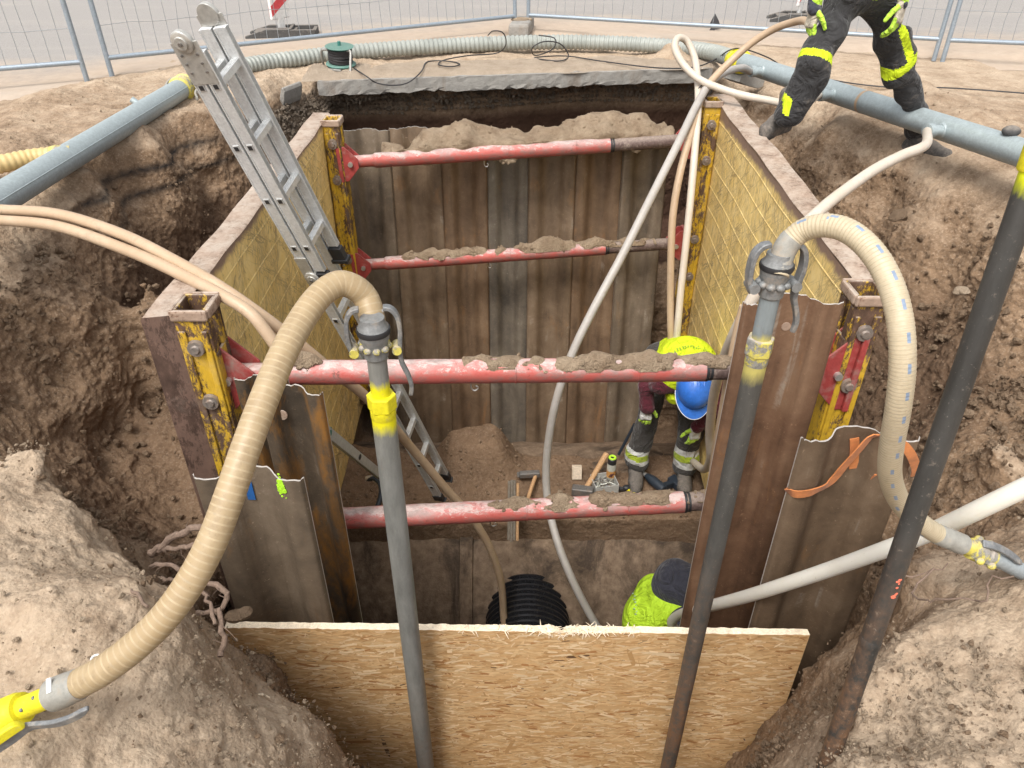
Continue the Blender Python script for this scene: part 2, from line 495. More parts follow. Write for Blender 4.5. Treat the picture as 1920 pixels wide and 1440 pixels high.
def brace_mat():
    """red brace tube: red paint under pale cement dust on top, grime and scrapes"""
    n = NT('red_brace'); c = n.co((.5, 1, 1)); o = n.co(1)
    a = n.noise(c, 9, 6, .7, .5); b = n.noise(c, 30, 5, .72); g = n.noise(o, 110, 3, .7)
    col = n.mix(n.ramp(b, [(.3, 0), (.7, 1)]), (.40, .075, .062), (.56, .15, .125))
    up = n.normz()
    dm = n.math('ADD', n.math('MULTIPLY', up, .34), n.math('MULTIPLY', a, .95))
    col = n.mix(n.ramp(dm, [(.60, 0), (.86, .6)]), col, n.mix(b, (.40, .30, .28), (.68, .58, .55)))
    ch = n.noise(n.co((.6, 1, 1)), 24, 7, .8, .4)
    col = n.mix(n.ramp(n.math('ADD', n.math('MULTIPLY', ch, .8), n.math('MULTIPLY', up, .16)), [(.53, 0), (.56, .75)]), col, n.mix(g, (.42, .33, .30), (.70, .62, .58)))
    col = n.mix(n.ramp(ch, [(.37, .75), (.395, 0)]), col, (.12, .06, .045))
    gr = n.ramp(n.math('ADD', n.math('MULTIPLY', b, .6), n.math('MULTIPLY', a, .4)), [(.47, 0), (.60, .72)])
    col = n.mix(gr, col, n.mix(g, (.15, .105, .095), (.34, .265, .235)))
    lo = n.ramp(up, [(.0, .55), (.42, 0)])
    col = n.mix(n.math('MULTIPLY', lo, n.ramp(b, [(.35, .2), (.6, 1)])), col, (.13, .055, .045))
    return n.done(col, .55, 0, n.bump(n.math('ADD', b, g), .3, .003), .4)

def osb_mat():
    n = NT('osb_base'); c = n.co((.35, 1, 2.2))
    a = n.noise(c, 22, 4, .6); b = n.noise(n.co((.2, 1, 3)), 60, 3, .6)
    col = n.ramp(a, [(.28, (.46, .27, .115)), (.5, (.61, .39, .19)), (.75, (.72, .50, .27))])
    col = n.mix(n.ramp(b, [(.55, 0), (.7, .5)]), col, (.34, .19, .08))
    return n.done(col, .7, 0, n.bump(a, .3, .002), .3)

def flake_mat():
    n = NT('osb_flake')
    a = n.attr('tone').outputs['Color']; c = n.co(1)
    g = n.noise(n.co((.25, 1, 1.2)), 150, 3, .6)
    col = n.mix(n.ramp(g, [(.40, 0), (.72, .3)]), a, (.34, .20, .09))
    return n.done(col, .62, 0, n.bump(g, .25, .001), .35)

def hose_mat(name, base, rib, stain, sss=.15, stain_amt=.5):
    n = NT(name); c = n.co(1)
    a = n.noise(c, 5, 5, .65); b = n.noise(c, 24, 5, .7); g = n.noise(c, 120, 3, .7)
    col = n.mix(n.ramp(a, [(.35, 0), (.7, 1)]), base, rib)
    col = n.mix(n.ramp(n.math('ADD', n.math('MULTIPLY', a, .4), n.math('MULTIPLY', b, .6)), [(.64 - .2 * stain_amt, 0), (.85 - .2 * stain_amt, .75)]), col, stain)
    col = n.mix(n.ramp(g, [(.64, 0), (.75, .4)]), col, tuple(x * .45 for x in stain))
    n.b.inputs['Subsurface Weight'].default_value = sss
    n.b.inputs['Subsurface Radius'].default_value = (.02, .013, .008)
    n.b.inputs['Subsurface Scale'].default_value = .4
    return n.done(col, n.math('ADD', .34, n.math('MULTIPLY', b, .25)), 0, n.bump(n.math('ADD', b, g), .18, .002), .45)

def galv_mat(name='galvanised_steel', base=(.36, .40, .42), dirt=.25):
    n = NT(name); c = n.co(1)
    sp = n.voro(c, 120, 'F1', 1); a = n.noise(c, 4, 6, .7); b = n.noise(c, 26, 5, .7)
    gy = n.sep(sp)[0]
    col = n.mix(gy, tuple(x * .92 for x in base), tuple(x * 1.08 for x in base))
    col = n.mix(n.ramp(b, [(.5, 0), (.75, .6)]), col, tuple(min(1, x * 1.35) for x in base))
    col = n.mix(n.ramp(n.math('ADD', n.math('MULTIPLY', a, .6), n.math('MULTIPLY', b, .4)), [(.68 - .3 * dirt, 0), (.85 - .3 * dirt, .75)]), col, (.30, .24, .18))
    return n.done(col, n.math('ADD', .38, n.math('MULTIPLY', b, .25)), .45, n.bump(n.math('ADD', a, b), .15, .003), .5)

def lance_mat(name, low, high, zsplit, paint, zp0, zp1, rust=.4, zrust=None):
    zrust = zsplit if zrust is None else zrust
    """pipe: lower colour, upper colour, with a sprayed paint band between world heights zp0..zp1"""
    n = NT(name); o = n.co(1); c = n.co((1, 1, .25)); z = n.sep(n.pos())[2]
    a = n.noise(c, 16, 6, .7); b = n.noise(o, 50, 5, .72); g = n.noise(o, 150, 3, .7)
    zz = n.math('ADD', z, n.math('MULTIPLY', n.math('SUBTRACT', a, .5), .10))
    up = n.math('MULTIPLY', n.math('SUBTRACT', zz, zsplit), 14.0, True)
    lowc = n.mix(n.ramp(a, [(.3, 0), (.7, 1)]), tuple(x * .65 for x in low), tuple(x * 1.35 for x in low))
    dep = n.math('MULTIPLY', n.math('SUBTRACT', zrust, zz), 1.1, True)
    rs = n.math('MULTIPLY', n.ramp(n.math('ADD', n.math('MULTIPLY', b, .5), n.math('MULTIPLY', a, .5)), [(.42, 0), (.62, 1)]), n.math('MULTIPLY', dep, rust, True))
    lowc = n.mix(rs, lowc, (.21, .105, .05))
    hi = n.mix(n.ramp(a, [(.3, 0), (.7, 1)]), tuple(x * .8 for x in high), tuple(x * 1.2 for x in high))
    col = n.mix(up, lowc, hi)
    pm = n.math('MULTIPLY', n.math('MULTIPLY', n.math('SUBTRACT', zz, zp0), 26.0, True), n.math('MULTIPLY', n.math('SUBTRACT', zp1, zz), 40.0, True))
    col = n.mix(pm, col, paint)
    col = n.mix(n.ramp(b, [(.60, 0), (.74, .55)]), col, (.27, .22, .175))
    col = n.mix(n.ramp(g, [(.66, 0), (.74, .45)]), col, (.38, .34, .30))
    return n.done(col, n.math('ADD', .36, n.math('MULTIPLY', b, .3)), .1, n.bump(n.math('ADD', b, g), .25, .002), .45)

def cloth(name, base, dirt=(.25, .2, .15), amount=.3, rough=.85, var=.2, sheen=.15, fd=.045):
    n = NT(name); c = n.co(1)
    a = n.noise(c, 7, 5, .65); b = n.noise(c, 30, 5, .7); w = n.noise(c, 260, 2, .5)
    col = n.mix(n.ramp(b, [(.3, 0), (.7, 1)]), tuple(x * (1 - var) for x in base), tuple(min(1, x * (1 + var)) for x in base))
    th = .72 - .3 * amount
    col = n.mix(n.ramp(n.math('ADD', n.math('MULTIPLY', a, .5), n.math('MULTIPLY', b, .5)), [(th, 0), (th + .14, .8)]), col, dirt)
    n.b.inputs['Sheen Weight'].default_value = sheen
    fold = n.noise(c, 9, 3, .55, 1.6)
    nb = n.bump(fold, 1.0, fd); nb = n.bump(w, .25, .001, nb)
    return n.done(col, rough, 0, nb, .25)

def plain(name, base, rough=.5, metal=0.0, spec=.5):
    n = NT(name); c = n.co(1); b = n.noise(c, 40, 4, .7)
    col = n.mix(n.ramp(b, [(.3, 0), (.7, 1)]), tuple(x * .82 for x in base), tuple(min(1, x * 1.15) for x in base))
    return n.done(col, n.math('ADD', rough - .08, n.math('MULTIPLY', b, .16)), metal, n.bump(b, .15, .001), spec)

def concrete_mat(name, c1, c2, moss=(.05, .045, .03), wet=.3):
    n = NT(name); o = n.co(1); c = n.co((1, 1, .4))
    a = n.noise(c, 3.2, 6, .7, .6); b = n.noise(o, 16, 6, .72); g = n.noise(o, 90, 3, .7)
    col = n.mix(n.ramp(b, [(.3, 0), (.7, 1)]), c1, c2)
    col = n.mix(n.ramp(a, [(.62 - .3 * wet, 0), (.78 - .3 * wet, .85)]), col, moss)
    col = n.mix(n.ramp(g, [(.6, 0), (.74, .5)]), col, tuple(x * .4 for x in c1))
    col = n.mix(n.ramp(g, [(.26, .5), (.36, 0)]), col, tuple(min(1, x * 1.5) for x in c2))
    return n.done(col, .85, 0, n.bump(n.math('ADD', b, g), .6, .008), .3)

def road_mat():
    n = NT('sandy_asphalt'); c = n.co(1)
    a = n.noise(n.co((.25, 1, 1)), 1.6, 6, .65); b = n.noise(c, 9, 6, .72); g = n.noise(c, 120, 3, .7)
    col = n.mix(n.ramp(g, [(.35, 0), (.65, 1)]), (.235, .218, .205), (.36, .338, .318))
    e = n.attr('edge').outputs['Fac']
    m = n.ramp(n.math('ADD', e, n.math('ADD', n.math('MULTIPLY', n.math('SUBTRACT', a, .5), 1.3), n.math('MULTIPLY', n.math('SUBTRACT', b, .5), .7))), [(.15, 0), (.85, 1)])
    col = n.mix(m, col, n.mix(b, (.36, .275, .205), (.54, .44, .35)))
    col = n.mix(n.ramp(a, [(.5, 0), (.72, .4)]), col, (.40, .36, .32))
    return n.done(col, .9, 0, n.bump(n.math('ADD', b, g), .4, .006), .3)

M = {}
M['soil'] = soil_mat()
M['clod'] = clod_mat('soil_clod', (.20, .132, .083), (.34, .245, .165))
M['clod_dry'] = clod_mat('dry_clod', (.35, .258, .178), (.50, .395, .29))
M['trodden'] = clod_mat('trodden_sand', (.42, .325, .24), (.56, .455, .35))
M['gravel'] = clod_mat('gravel_stone', (.13, .10, .075), (.32, .26, .20))
M['heap'] = clod_mat('heaped_sand', (.26, .18, .115), (.48, .37, .26))
M['road'] = road_mat()
M['sheet_brown'] = sheet_mat('brown_steel_sheet', (.085, .058, .038), (.19, .13, .083), (.275, .20, .135), (.27, .15, .07), .4, .4)
M['sheet_grey'] = sheet_mat('grey_steel_sheet', (.085, .066, .048), (.185, .14, .098), (.28, .22, .16), (.26, .15, .07), .35, .4, 3.0)
M['sheet_warm'] = sheet_mat('warm_steel_sheet', (.09, .058, .036), (.195, .125, .076), (.28, .19, .12), (.29, .15, .065), .5, .35, 17.0)
M['sheet_blue'] = sheet_mat('bluish_steel_sheet', (.075, .064, .054), (.17, .14, .108), (.25, .22, .175), (.25, .15, .08), .3, .4, 23.0)
M['sheet_rust'] = sheet_mat('rusty_steel_sheet', (.085, .046, .028), (.19, .105, .062), (.27, .165, .10), (.30, .145, .06), .5, .25, 7.0)
M['sheet_dark'] = sheet_mat('dark_steel_sheet', (.04, .032, .024), (.105, .078, .054), (.18, .13, .088), (.32, .145, .03), .85, .2, 11.0)
M['sheet_edge'] = plain('sheared_edge', (.52, .48, .44), .4, .2)
M['panel'] = panel_mat()
M['panel_rim'] = chipped('rusty_rim', (.36, .255, .19), (.22, .13, .085), .5, 11, 1, .6)
M['panel_back'] = chipped('panel_side_rust', (.17, .105, .08), (.10, .06, .045), .5, 8, .5, .3)
M['post'] = chipped('chipped_yellow', (.60, .37, .03), (.13, .075, .05), .60, 12, .55, .3)
M['post_rust'] = chipped('rusty_post', (.24, .14, .055), (.11, .066, .046), .7, 13, .4, .45)
M['bolt'] = dirty('steel_bolt', (.32, .28, .25), (.2, .13, .09), .6, 20, .4, .6)
M['brace'] = brace_mat()
M['bracket'] = dirty('red_bracket', (.34, .055, .05), (.30, .2, .17), .42, 9, .5, 0, .2, topdust=.5)
M['spindle'] = dirty('brace_spindle', (.14, .095, .085), (.36, .29, .24), .45, 16, .6, .3, .35, topdust=.8)
M['pin'] = plain('bright_pin', (.6, .58, .55), .35, .7)
M['osb'] = osb_mat(); M['flake'] = flake_mat()
M['splinter'] = dirty('pale_splinter', (.78, .66, .50), (.6, .48, .34), .3, 30, .8)
M['hose_left'] = hose_mat('beige_ribbed_hose', (.345, .25, .138), (.41, .315, .19), (.20, .135, .075), .08, .75)
M['hose_left_line'] = plain('hose_rib_line', (.41, .315, .195), .45)
M['hose_right'] = hose_mat('cream_ribbed_hose', (.46, .385, .26), (.53, .45, .325), (.29, .22, .14), .10, .55)
M['hose_right_line'] = plain('hose_rib_dark_line', (.43, .355, .24), .45)
M['hose_blue'] = plain('blue_hose_mark', (.22, .28, .38), .5)
M['hose_tan'] = hose_mat('tan_hose', (.44, .31, .20), (.52, .385, .265), (.29, .20, .13), .08, .55)
M['hose_pale'] = hose_mat('pale_hose', (.55, .47, .38), (.62, .55, .47), (.36, .28, .20), .12, .4)
M['hose_grey'] = hose_mat('grey_clear_hose', (.36, .33, .30), (.44, .41, .38), (.26, .2, .15), .1, .45)
M['hose_white'] = hose_mat('white_hose', (.66, .62, .54), (.72, .69, .62), (.50, .38, .26), .12, .3)
M['hose_yellow'] = hose_mat('yellow_hose', (.56, .40, .17), (.62, .47, .24), (.36, .25, .12), .1, .35)
M['cuff'] = dirty('grey_hose_cuff', (.30, .29, .26), (.34, .27, .2), .4, 12, .55, 0, .2)
M['galv'] = galv_mat()
M['galv_pipe'] = galv_mat('galvanised_pipe', (.40, .455, .465), .14)
M['fence'] = galv_mat('fence_tube', (.30, .35, .40), .12)
M['wire'] = plain('fence_wire', (.34, .36, .38), .45, .5)
M['alu'] = galv_mat('ladder_aluminium', (.68, .69, .69), .08)
M['alu_rung'] = plain('rung_aluminium', (.66, .67, .67), .35, .6)
M['hinge'] = plain('hinge_plate', (.50, .49, .46), .4, .5)
M['black'] = plain('black_plastic', (.022, .022, .024), .5)
M['rubber'] = dirty('grey_rubber', (.075, .072, .07), (.3, .26, .22), .3, 10, .75, 0, .25, topdust=.7)
M['yellow'] = dirty('yellow_spray', (.70, .62, .02), (.33, .3, .2), .25, 18, .5, 0, .15)
M['yellow_old'] = chipped('old_yellow_coupling', (.58, .50, .10), (.28, .27, .25), .5, 26, 1, .2)
M['coupling'] = dirty('cast_coupling', (.23, .235, .235), (.34, .28, .22), .35, 18, .5, .3, .25)
M['lever'] = dirty('lever_steel', (.20, .205, .21), (.36, .31, .25), .4, 16, .5, .35, .3)
M['cable'] = plain('black_cable', (.03, .028, .03), .55)
M['reel'] = dirty('green_reel', (.05, .20, .17), (.3, .27, .22), .35, 14, .5, 0, .2, topdust=.4)
M['frame'] = plain('reel_frame', (.30, .29, .27), .5, .4)
M['concrete'] = concrete_mat('slab_concrete', (.24, .225, .205), (.36, .34, .31), (.24, .20, .165), .3)
M['concrete_pipe'] = concrete_mat('wet_concrete', (.12, .08, .052), (.27, .195, .135), (.035, .024, .017), .55)
M['white'] = plain('white_plastic', (.75, .74, .72), .45)
M['red'] = plain('red_foil', (.60, .06, .07), .4)
M['corr'] = plain('black_corrugated', (.016, .016, .018), .22, 0, .6)
M['strap'] = cloth('orange_strap', (.56, .20, .065), (.5, .3, .17), .25, fd=.004)
M['root'] = dirty('root_bark', (.20, .14, .105), (.12, .08, .06), .4, 25, .9, 0, .35, .004)
M['wood'] = dirty('tool_wood', (.48, .29, .15), (.3, .2, .12), .3, 20, .6)
M['wood_pale'] = dirty('pale_wood', (.66, .55, .43), (.45, .36, .27), .25, 20, .7)
M['steel'] = dirty('tool_steel', (.22, .21, .2), (.25, .18, .13), .4, 20, .45, .6)
M['steel_bar'] = dirty('steel_bar', (.30, .265, .22), (.2, .14, .1), .5, 30, .5, .5)
M['clear'] = plain('clear_plastic_box', (.42, .42, .40), .3)
M['can'] = plain('can_paint', (.52, .52, .46), .35, .3)
M['can_orange'] = plain('can_orange', (.55, .27, .08), .4)
M['lime'] = plain('lime_ring', (.45, .75, .04), .5)
M['level'] = plain('level_body', (.52, .56, .56), .35, .4)
M['dark_tool'] = plain('dark_tool', (.02, .028, .04), .5)
M['trouser'] = cloth('black_trousers', (.036, .035, .036), (.15, .125, .10), .55)
M['trouser_grey'] = cloth('dirty_grey_trousers', (.05, .046, .043), (.15, .12, .095), .5)
M['hivis'] = cloth('lime_hivis', (.46, .70, .035), (.36, .46, .10), .2, .7, .1, .0)
M['hivis_yellow'] = cloth('yellow_hivis', (.56, .70, .02), (.45, .5, .1), .15, .7, .08, .0)
M['hivis_dark'] = cloth('olive_hivis', (.32, .40, .03), (.25, .22, .1), .4, .8)
M['reflect'] = cloth('reflective_tape', (.48, .48, .46), (.28, .24, .19), .45, .5)
M['maroon'] = cloth('maroon_sleeve', (.075, .012, .02), (.05, .02, .02), .2)
M['navy'] = cloth('navy_jacket', (.040, .041, .056), (.1, .09, .09), .2)
M['glove'] = cloth('lime_glove', (.45, .70, .06), (.42, .36, .22), .4, .75)
M['glove_palm'] = cloth('dirty_glove', (.42, .37, .29), (.3, .24, .17), .5)
M['boot'] = dirty('muddy_boot', (.085, .078, .072), (.22, .185, .155), .55, 14, .8, 0, .3, .004, topdust=.5)
M['helmet'] = plain('blue_helmet', (.03, .14, .52), .35)
M['helmet_white'] = plain('white_helmet', (.72, .72, .70), .35)
M['skin'] = plain('skin', (.52, .30, .21), .5)
M['eye'] = plain('eye', (.03, .02, .015), .2)
M['hair'] = plain('hair', (.04, .025, .015), .6)
M['print'] = plain('vest_print', (.20, .33, .05), .7)
M['print_grey'] = plain('vest_print_grey', (.30, .42, .28), .7)
M['green_spray'] = plain('green_spray', (.40, .75, .03), .6)
M['blue_tape'] = plain('blue_tape', (.02, .10, .30), .5)
M['scrap'] = plain('dark_scrap', (.05, .05, .055), .7)
# ------------------------------------------------------------------ terrain with the excavation
H = .04
LO = np.array([-4.4, -.7, -3.75]); HI = np.array([4.4, 8.7, .42])
N3 = np.ceil((HI - LO) / H).astype(int) + 1
def slab_y(x): return 6.56 + (x + 1.45) * .15
ctrl = []
def w(*a):
    for p in a: ctrl.append(p)
def px(*a):
    for q in a:
        p = P(q[0], q[1], z=q[2]); ctrl.append((p.x, p.y, p.z))
for yy in (2.5, 3.8, 5, 6.2, 7.4, 8.6): w((-4.4, yy, -.14), (-3.5, yy, -.13), (4.4, yy, -.13), (3.6, yy, -.14))
for xx in (-2.5, -1.2, 0, 1.2, 2.5): w((xx, 8.6, -.13), (xx, 7.6, -.12))
for xx in (-4.4, -3, -1.5, 0, 1.5, 3, 4.4): w((xx, -.7, -.2), (xx, -.1, -.22))
w((-4.4, .9, -.18), (4.4, .9, -.2), (-3.2, .8, -.2), (3.2, .8, -.2), (-4.4, 1.8, -.15), (4.4, 1.8, -.15))
# left crest and cut face
px((60, 400, -.17), (170, 330, -.14), (300, 272, -.13), (420, 220, -.13), (520, 180, -.14))
w((-2.1, 4.35, -1.5), (-1.95, 4.9, -1.7), (-1.72, 5.4, -1.7), (-1.5, 5.9, -1.35), (-1.4, 6.2, -1.2), (-1.5, 3.9, -1.7), (-1.4, 4.6, -1.9), (-1.4, 5.3, -1.8), (-2.0, 4.05, -1.3))
for xx in (-1.2, -.6, 0, .6, 1.2, 1.6):
    w((xx, 5.7, -1.5), (xx, 6.2, -1.4), (xx, slab_y(xx) + .04, -1.1), (xx, slab_y(xx) + .11, -.10), (xx, slab_y(xx) + .3, -.07), (xx, slab_y(xx) + .7, -.10))
# left bank
px((150, 400, -.24), (250, 470, -.36), (325, 520, -.46), (0, 480, -.24), (100, 550, -.42), (200, 600, -.62), (280, 640, -1.0), (0, 620, -.45), (100, 700, -.74),
   (200, 760, -1.0), (290, 780, -1.25), (0, 780, -.65), (120, 850, -.9), (240, 930, -1.2), (320, 1000, -1.35), (330, 880, -1.3), (350, 1060, -1.35))
w((-1.5, 3.2, -.8), (-1.42, 2.3, -1.4), (-1.3, 2.0, -1.5), (-1.15, 1.8, -1.4))
# near left mound
px((0, 880, -.44), (110, 915, -.40), (200, 962, -.40), (330, 1090, -.44), (400, 1180, -.52), (560, 1310, -.74), (660, 1440, -.97), (0, 1000, -.24), (100, 1100, -.22),
   (250, 1150, -.31), (0, 1250, -.26), (100, 1350, -.31), (300, 1300, -.37), (300, 1440, -.42), (500, 1430, -.62), (450, 1330, -.57), (230, 1250, -.3))
w((-1.02, 1.66, -1.02), (-.85, 1.66, -1.25), (-.66, 1.62, -1.62), (-.45, 1.6, -1.9), (0, 1.6, -2.1), (.45, 1.6, -2.1), (.8, 1.64, -2.1), (.97, 1.68, -1.82))
w((0, 1.2, -1.85), (.75, 1.42, -1.6), (.9, 1.45, -1.45), (.35, 1.1, -1.6), (-.2, .95, -1.3), (.2, .75, -1.0), (0, .45, -.6), (0, .1, -.3))
# near right mound and bank
px((1550, 1410, -.36), (1480, 1420, -.72), (1600, 1250, -.46), (1650, 1150, -.52), (1560, 1280, -.72), (1700, 1050, -.55), (1750, 1300, -.28), (1900, 1200, -.2),
   (1900, 1400, -.22), (1700, 1430, -.3), (1850, 1080, -.24), (1900, 1020, -.27), (1800, 930, -.62), (1900, 850, -.66), (1750, 880, -.85), (1720, 700, -1.05), (1800, 760, -.8),
   (1900, 720, -.78), (1850, 620, -.66), (1780, 560, -.72), (1900, 500, -.38), (1850, 430, -.28), (1700, 420, -.42), (1760, 340, -.24), (1920, 350, -.15),
   (1420, 160, -.15), (1530, 235, -.18), (1640, 280, -.2), (1720, 300, -.2))
w((1.15, 1.66, -1.18), (1.32, 1.8, -1.0), (1.6, 2.2, -1.1), (1.62, 2.7, -1.2), (1.72, 3.3, -1.7), (1.75, 4.0, -1.85), (1.72, 4.8, -1.85), (1.7, 5.5, -1.6), (1.75, 6.1, -1.3), (1.95, 4.3, -1.35), (1.95, 5.2, -1.2), (1.92, 3.6, -1.3))
ctrl = np.array(ctrl)
def rbf_fit(c):
    A = np.linalg.norm(c[:, None, :2] - c[None, :, :2], axis=-1)
    n = len(c)
    K = np.block([[A - np.eye(n) * .02, np.c_[np.ones(n), c[:, :2]]], [np.r_[np.ones((1, n)), c[:, :2].T], np.zeros((3, 3))]])
    return np.linalg.solve(K, np.r_[c[:, 2], np.zeros(3)])
_wt = rbf_fit(ctrl)
def ground_raw(XY):
    A = np.linalg.norm(XY[..., None, :] - ctrl[:, :2], axis=-1)
    return A @ _wt[:-3] + _wt[-3] + XY @ _wt[-2:]
gx = LO[0] + H * np.arange(N3[0]); gy = LO[1] + H * np.arange(N3[1]); gz = LO[2] + H * np.arange(N3[2])
XY = np.stack(np.meshgrid(gx, gy, indexing='ij'), -1)
HT = np.concatenate([ground_raw(XY[i:i + 20]) for i in range(0, len(gx), 20)])
HT = np.clip(HT, -2.1, -.06)
edge = np.clip(np.minimum.reduce([XY[..., 0] - LO[0], HI[0] - XY[..., 0], XY[..., 1] - LO[1], HI[1] - XY[..., 1]]) / .5, 0, 1)
flat2 = np.exp(-np.abs(HT + .13) / .12)
HT = -.13 + (HT + .13) * edge
gxd, gyd = np.gradient(HT, H)
slope = np.sqrt(1 + np.minimum(gxd ** 2 + gyd ** 2, 6))
for _ in range(2): slope[1:-1, 1:-1] = (slope[1:-1, 1:-1] * 2 + slope[:-2, 1:-1] + slope[2:, 1:-1] + slope[1:-1, :-2] + slope[1:-1, 2:]) / 6
trench_half = lambda y: (-1.30, 1.40 + .035 * np.clip(y - 2.4, 0, 3))
def pit_floor(x, y):
    f = np.where(y < 3.75, -3.5, np.where(y < 4.52, -2.42, -2.85))
    f = f + np.clip((y - 3.75) / .12, 0, 1) * 0
    bump = .30 * np.exp(-(np.maximum(0, np.abs(x + .27) - .12) / .16) ** 2) * np.exp(-(np.maximum(0, np.abs(y - 4.42) - .10) / .17) ** 2)
    f = f + bump * (y > 4.0)
    f = f + np.where((x < -.75) & (y > 3.7), .08 * np.clip((-.75 - x) / .4, 0, 1.6), 0)
    return f
FL = pit_floor(XY[..., 0], XY[..., 1])
FL = FL + .018 * gnoise(FL.shape, H, .16, RNG) + .02 * gnoise(FL.shape, H, .5, RNG)
shape3 = tuple(N3)
Fd = (gz[None, None, :] - HT[..., None]) / slope[..., None]
# rough ground: noise of several sizes, calmer on trodden flat ground
amp = (1 - .80 * flat2)[..., None] * edge[..., None]
lumps = gnoise(shape3, H, .75, RNG); clod = gnoise(shape3, H, .30, RNG); small = gnoise(shape3, H, .14, RNG); tiny = gnoise(shape3, H, .085, RNG)
near_amp = np.clip(1.25 - .0 * XY[..., 1], .6, 1.2)[..., None]
Fd = Fd + amp * near_amp * (.022 * lumps + .014 * clod + .014 * small - .020 * np.maximum(0, clod * small) + .012 * np.abs(tiny) + .016 * np.maximum(0, -small) * (lumps > .3))
Fd = Fd + (.25 + .75 * amp) * edge[..., None] * .007 * tiny
# vertical gullies on cut faces
gul = gnoise(shape3, H, (.28, .28, 1.6), RNG)
Fd = Fd + (np.clip((slope - 1.3) / 1.2, 0, 1)[..., None]) * .028 * gul
del lumps, clod, small, tiny, gul
# void beneath the concrete slab at the far end
yy = gy[None, :, None]; xx = gx[:, None, None]; zz = gz[None, None, :]
und = np.maximum(np.maximum(np.abs(xx - .05) - 1.62, np.abs(yy - slab_y(xx) + .1) - (.36 + .10 * np.sin(xx * 3.1) * .5)), np.maximum(zz + .32 + .03 * np.sin(xx * 7), -1.6 - zz))
Fd = np.maximum(Fd, -und)
# the shored pit
xl, xr = trench_half(gy); xl = np.full_like(gy, xl)
rect = np.maximum(np.maximum(xl[None, :, None] - xx, xx - xr[None, :, None]), np.maximum(1.73 - yy, yy - 5.52))
carve = np.maximum(rect, (FL[..., None] - zz) * .7)
Fd = np.maximum(Fd, -carve)
Fd = Fd.astype(np.float32)
V, Q = snets(Fd, LO, H)
del Fd
# keep the one connected sheet, drop loose bits the noise may have cut off
lab_ = np.arange(len(V))
for _ in range(400):
    mn = lab_[Q].min(1); old = lab_.copy()
    for k in range(4): np.minimum.at(lab_, Q[:, k], mn)
    lab_ = lab_[lab_]
    if (lab_ == old).all(): break
main_ = np.bincount(lab_).argmax(); keep_ = lab_ == main_
Q = Q[keep_[Q[:, 0]]]; ren = np.cumsum(keep_) - 1; V = V[keep_]; Q = ren[Q]
# refine once: split every quad of the near and steep part is left to the subdivision modifier
def flat_at(V):
    i = np.clip(((V[:, 0] - LO[0]) / H).astype(int), 0, N3[0] - 1); j = np.clip(((V[:, 1] - LO[1]) / H).astype(int), 0, N3[1] - 1)
    return i, j
vi, vj = flat_at(V)
flat_w = flat2[vi, vj] * np.clip((V[:, 1] - 2.2) / 1.0, 0, 1)
e1 = V[Q[:, 1]] - V[Q[:, 0]]; e2 = V[Q[:, 3]] - V[Q[:, 0]]
fn = np.cross(e1, e2); VN = np.zeros_like(V)
for k in range(4): np.add.at(VN, Q[:, k], fn)
VN /= np.linalg.norm(VN, axis=1)[:, None] + 1e-9
inpit = (V[:, 0] > -1.32) & (V[:, 0] < 1.55) & (V[:, 1] > 1.74) & (V[:, 1] < 5.5) & (V[:, 2] < -1.9)
dry = .86 * np.clip((V[:, 2] + .72) / .40, 0, 1) * np.clip((VN[:, 2] - .30) / .42, 0, 1)
nearm = np.clip((np.where(V[:, 0] > 0, 1.75, 2.55) - V[:, 1]) / .6, 0, 1)
dry = dry * (.60 + .40 * np.maximum(nearm, np.clip((V[:, 1] - 5.6) / 1.2, 0, 1)))
dry = np.maximum(dry, nearm * np.clip((V[:, 2] + 1.25) / .45, 0, 1) * np.clip((VN[:, 2] - .1) / .4, 0, 1) * .8)
dry[inpit] = -.12  # set low to help darken the pit floor, painted shade
layer = np.exp(-((V[:, 2] + .245 - .02 * np.sin(V[:, 1] * 2)) / .022) ** 2) + .9 * np.exp(-((V[:, 2] + .40 - .03 * np.sin(V[:, 1] * 3)) / .02) ** 2)
layer *= (V[:, 0] < -1.7) & (V[:, 1] > 3.9) & (VN[:, 2] < .8)
layer = layer + .8 * np.exp(-((V[:, 2] + .33) / .03) ** 2) * ((V[:, 0] < -1.3) & (V[:, 0] > -2.0) & (V[:, 1] > 5.9) & (VN[:, 2] < .7))
grav = np.where(V[:, 0] < -.95, 1, .35) * np.exp(-np.maximum(0, np.abs(V[:, 2] + .36) - .07) / .04) * (V[:, 1] > 5.7) * (np.abs(V[:, 0]) < 2.0) * (VN[:, 2] < .85)
humus_and_shade = np.clip((-.43 - V[:, 2]) / .08, 0, 1) * (V[:, 1] > 6.0) * (np.abs(V[:, 0]) < 1.75)
hollow_shade = np.where((V[:, 0] < -1.3) & (V[:, 1] > 3.7), np.clip((-.50 - V[:, 2]) / .35, 0, .62), 0) + np.where((V[:, 0] > 1.5) & (V[:, 1] > 2.6), np.clip((-.62 - V[:, 2]) / .4, 0, .6), 0) + np.where((V[:, 0] < -1.2) & (V[:, 1] <= 3.7), np.clip((-.85 - V[:, 2]) / .5, 0, .35), 0)  # shade of the side hollows painted into the soil, darker with depth
humus_and_shade = np.maximum(humus_and_shade, hollow_shade); humus_and_shade[inpit] = .38  # shade on the pit floor is put into its colour as well
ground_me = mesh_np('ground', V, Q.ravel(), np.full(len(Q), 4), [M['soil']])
for nm, a in (('dry', dry), ('layer', np.clip(layer, 0, 1)), ('gravel', np.clip(grav, 0, 1)), ('humus_and_shade', humus_and_shade)):
    at = ground_me.attributes.new(nm, 'FLOAT', 'POINT'); at.data.foreach_set('value', a.astype(np.float32))
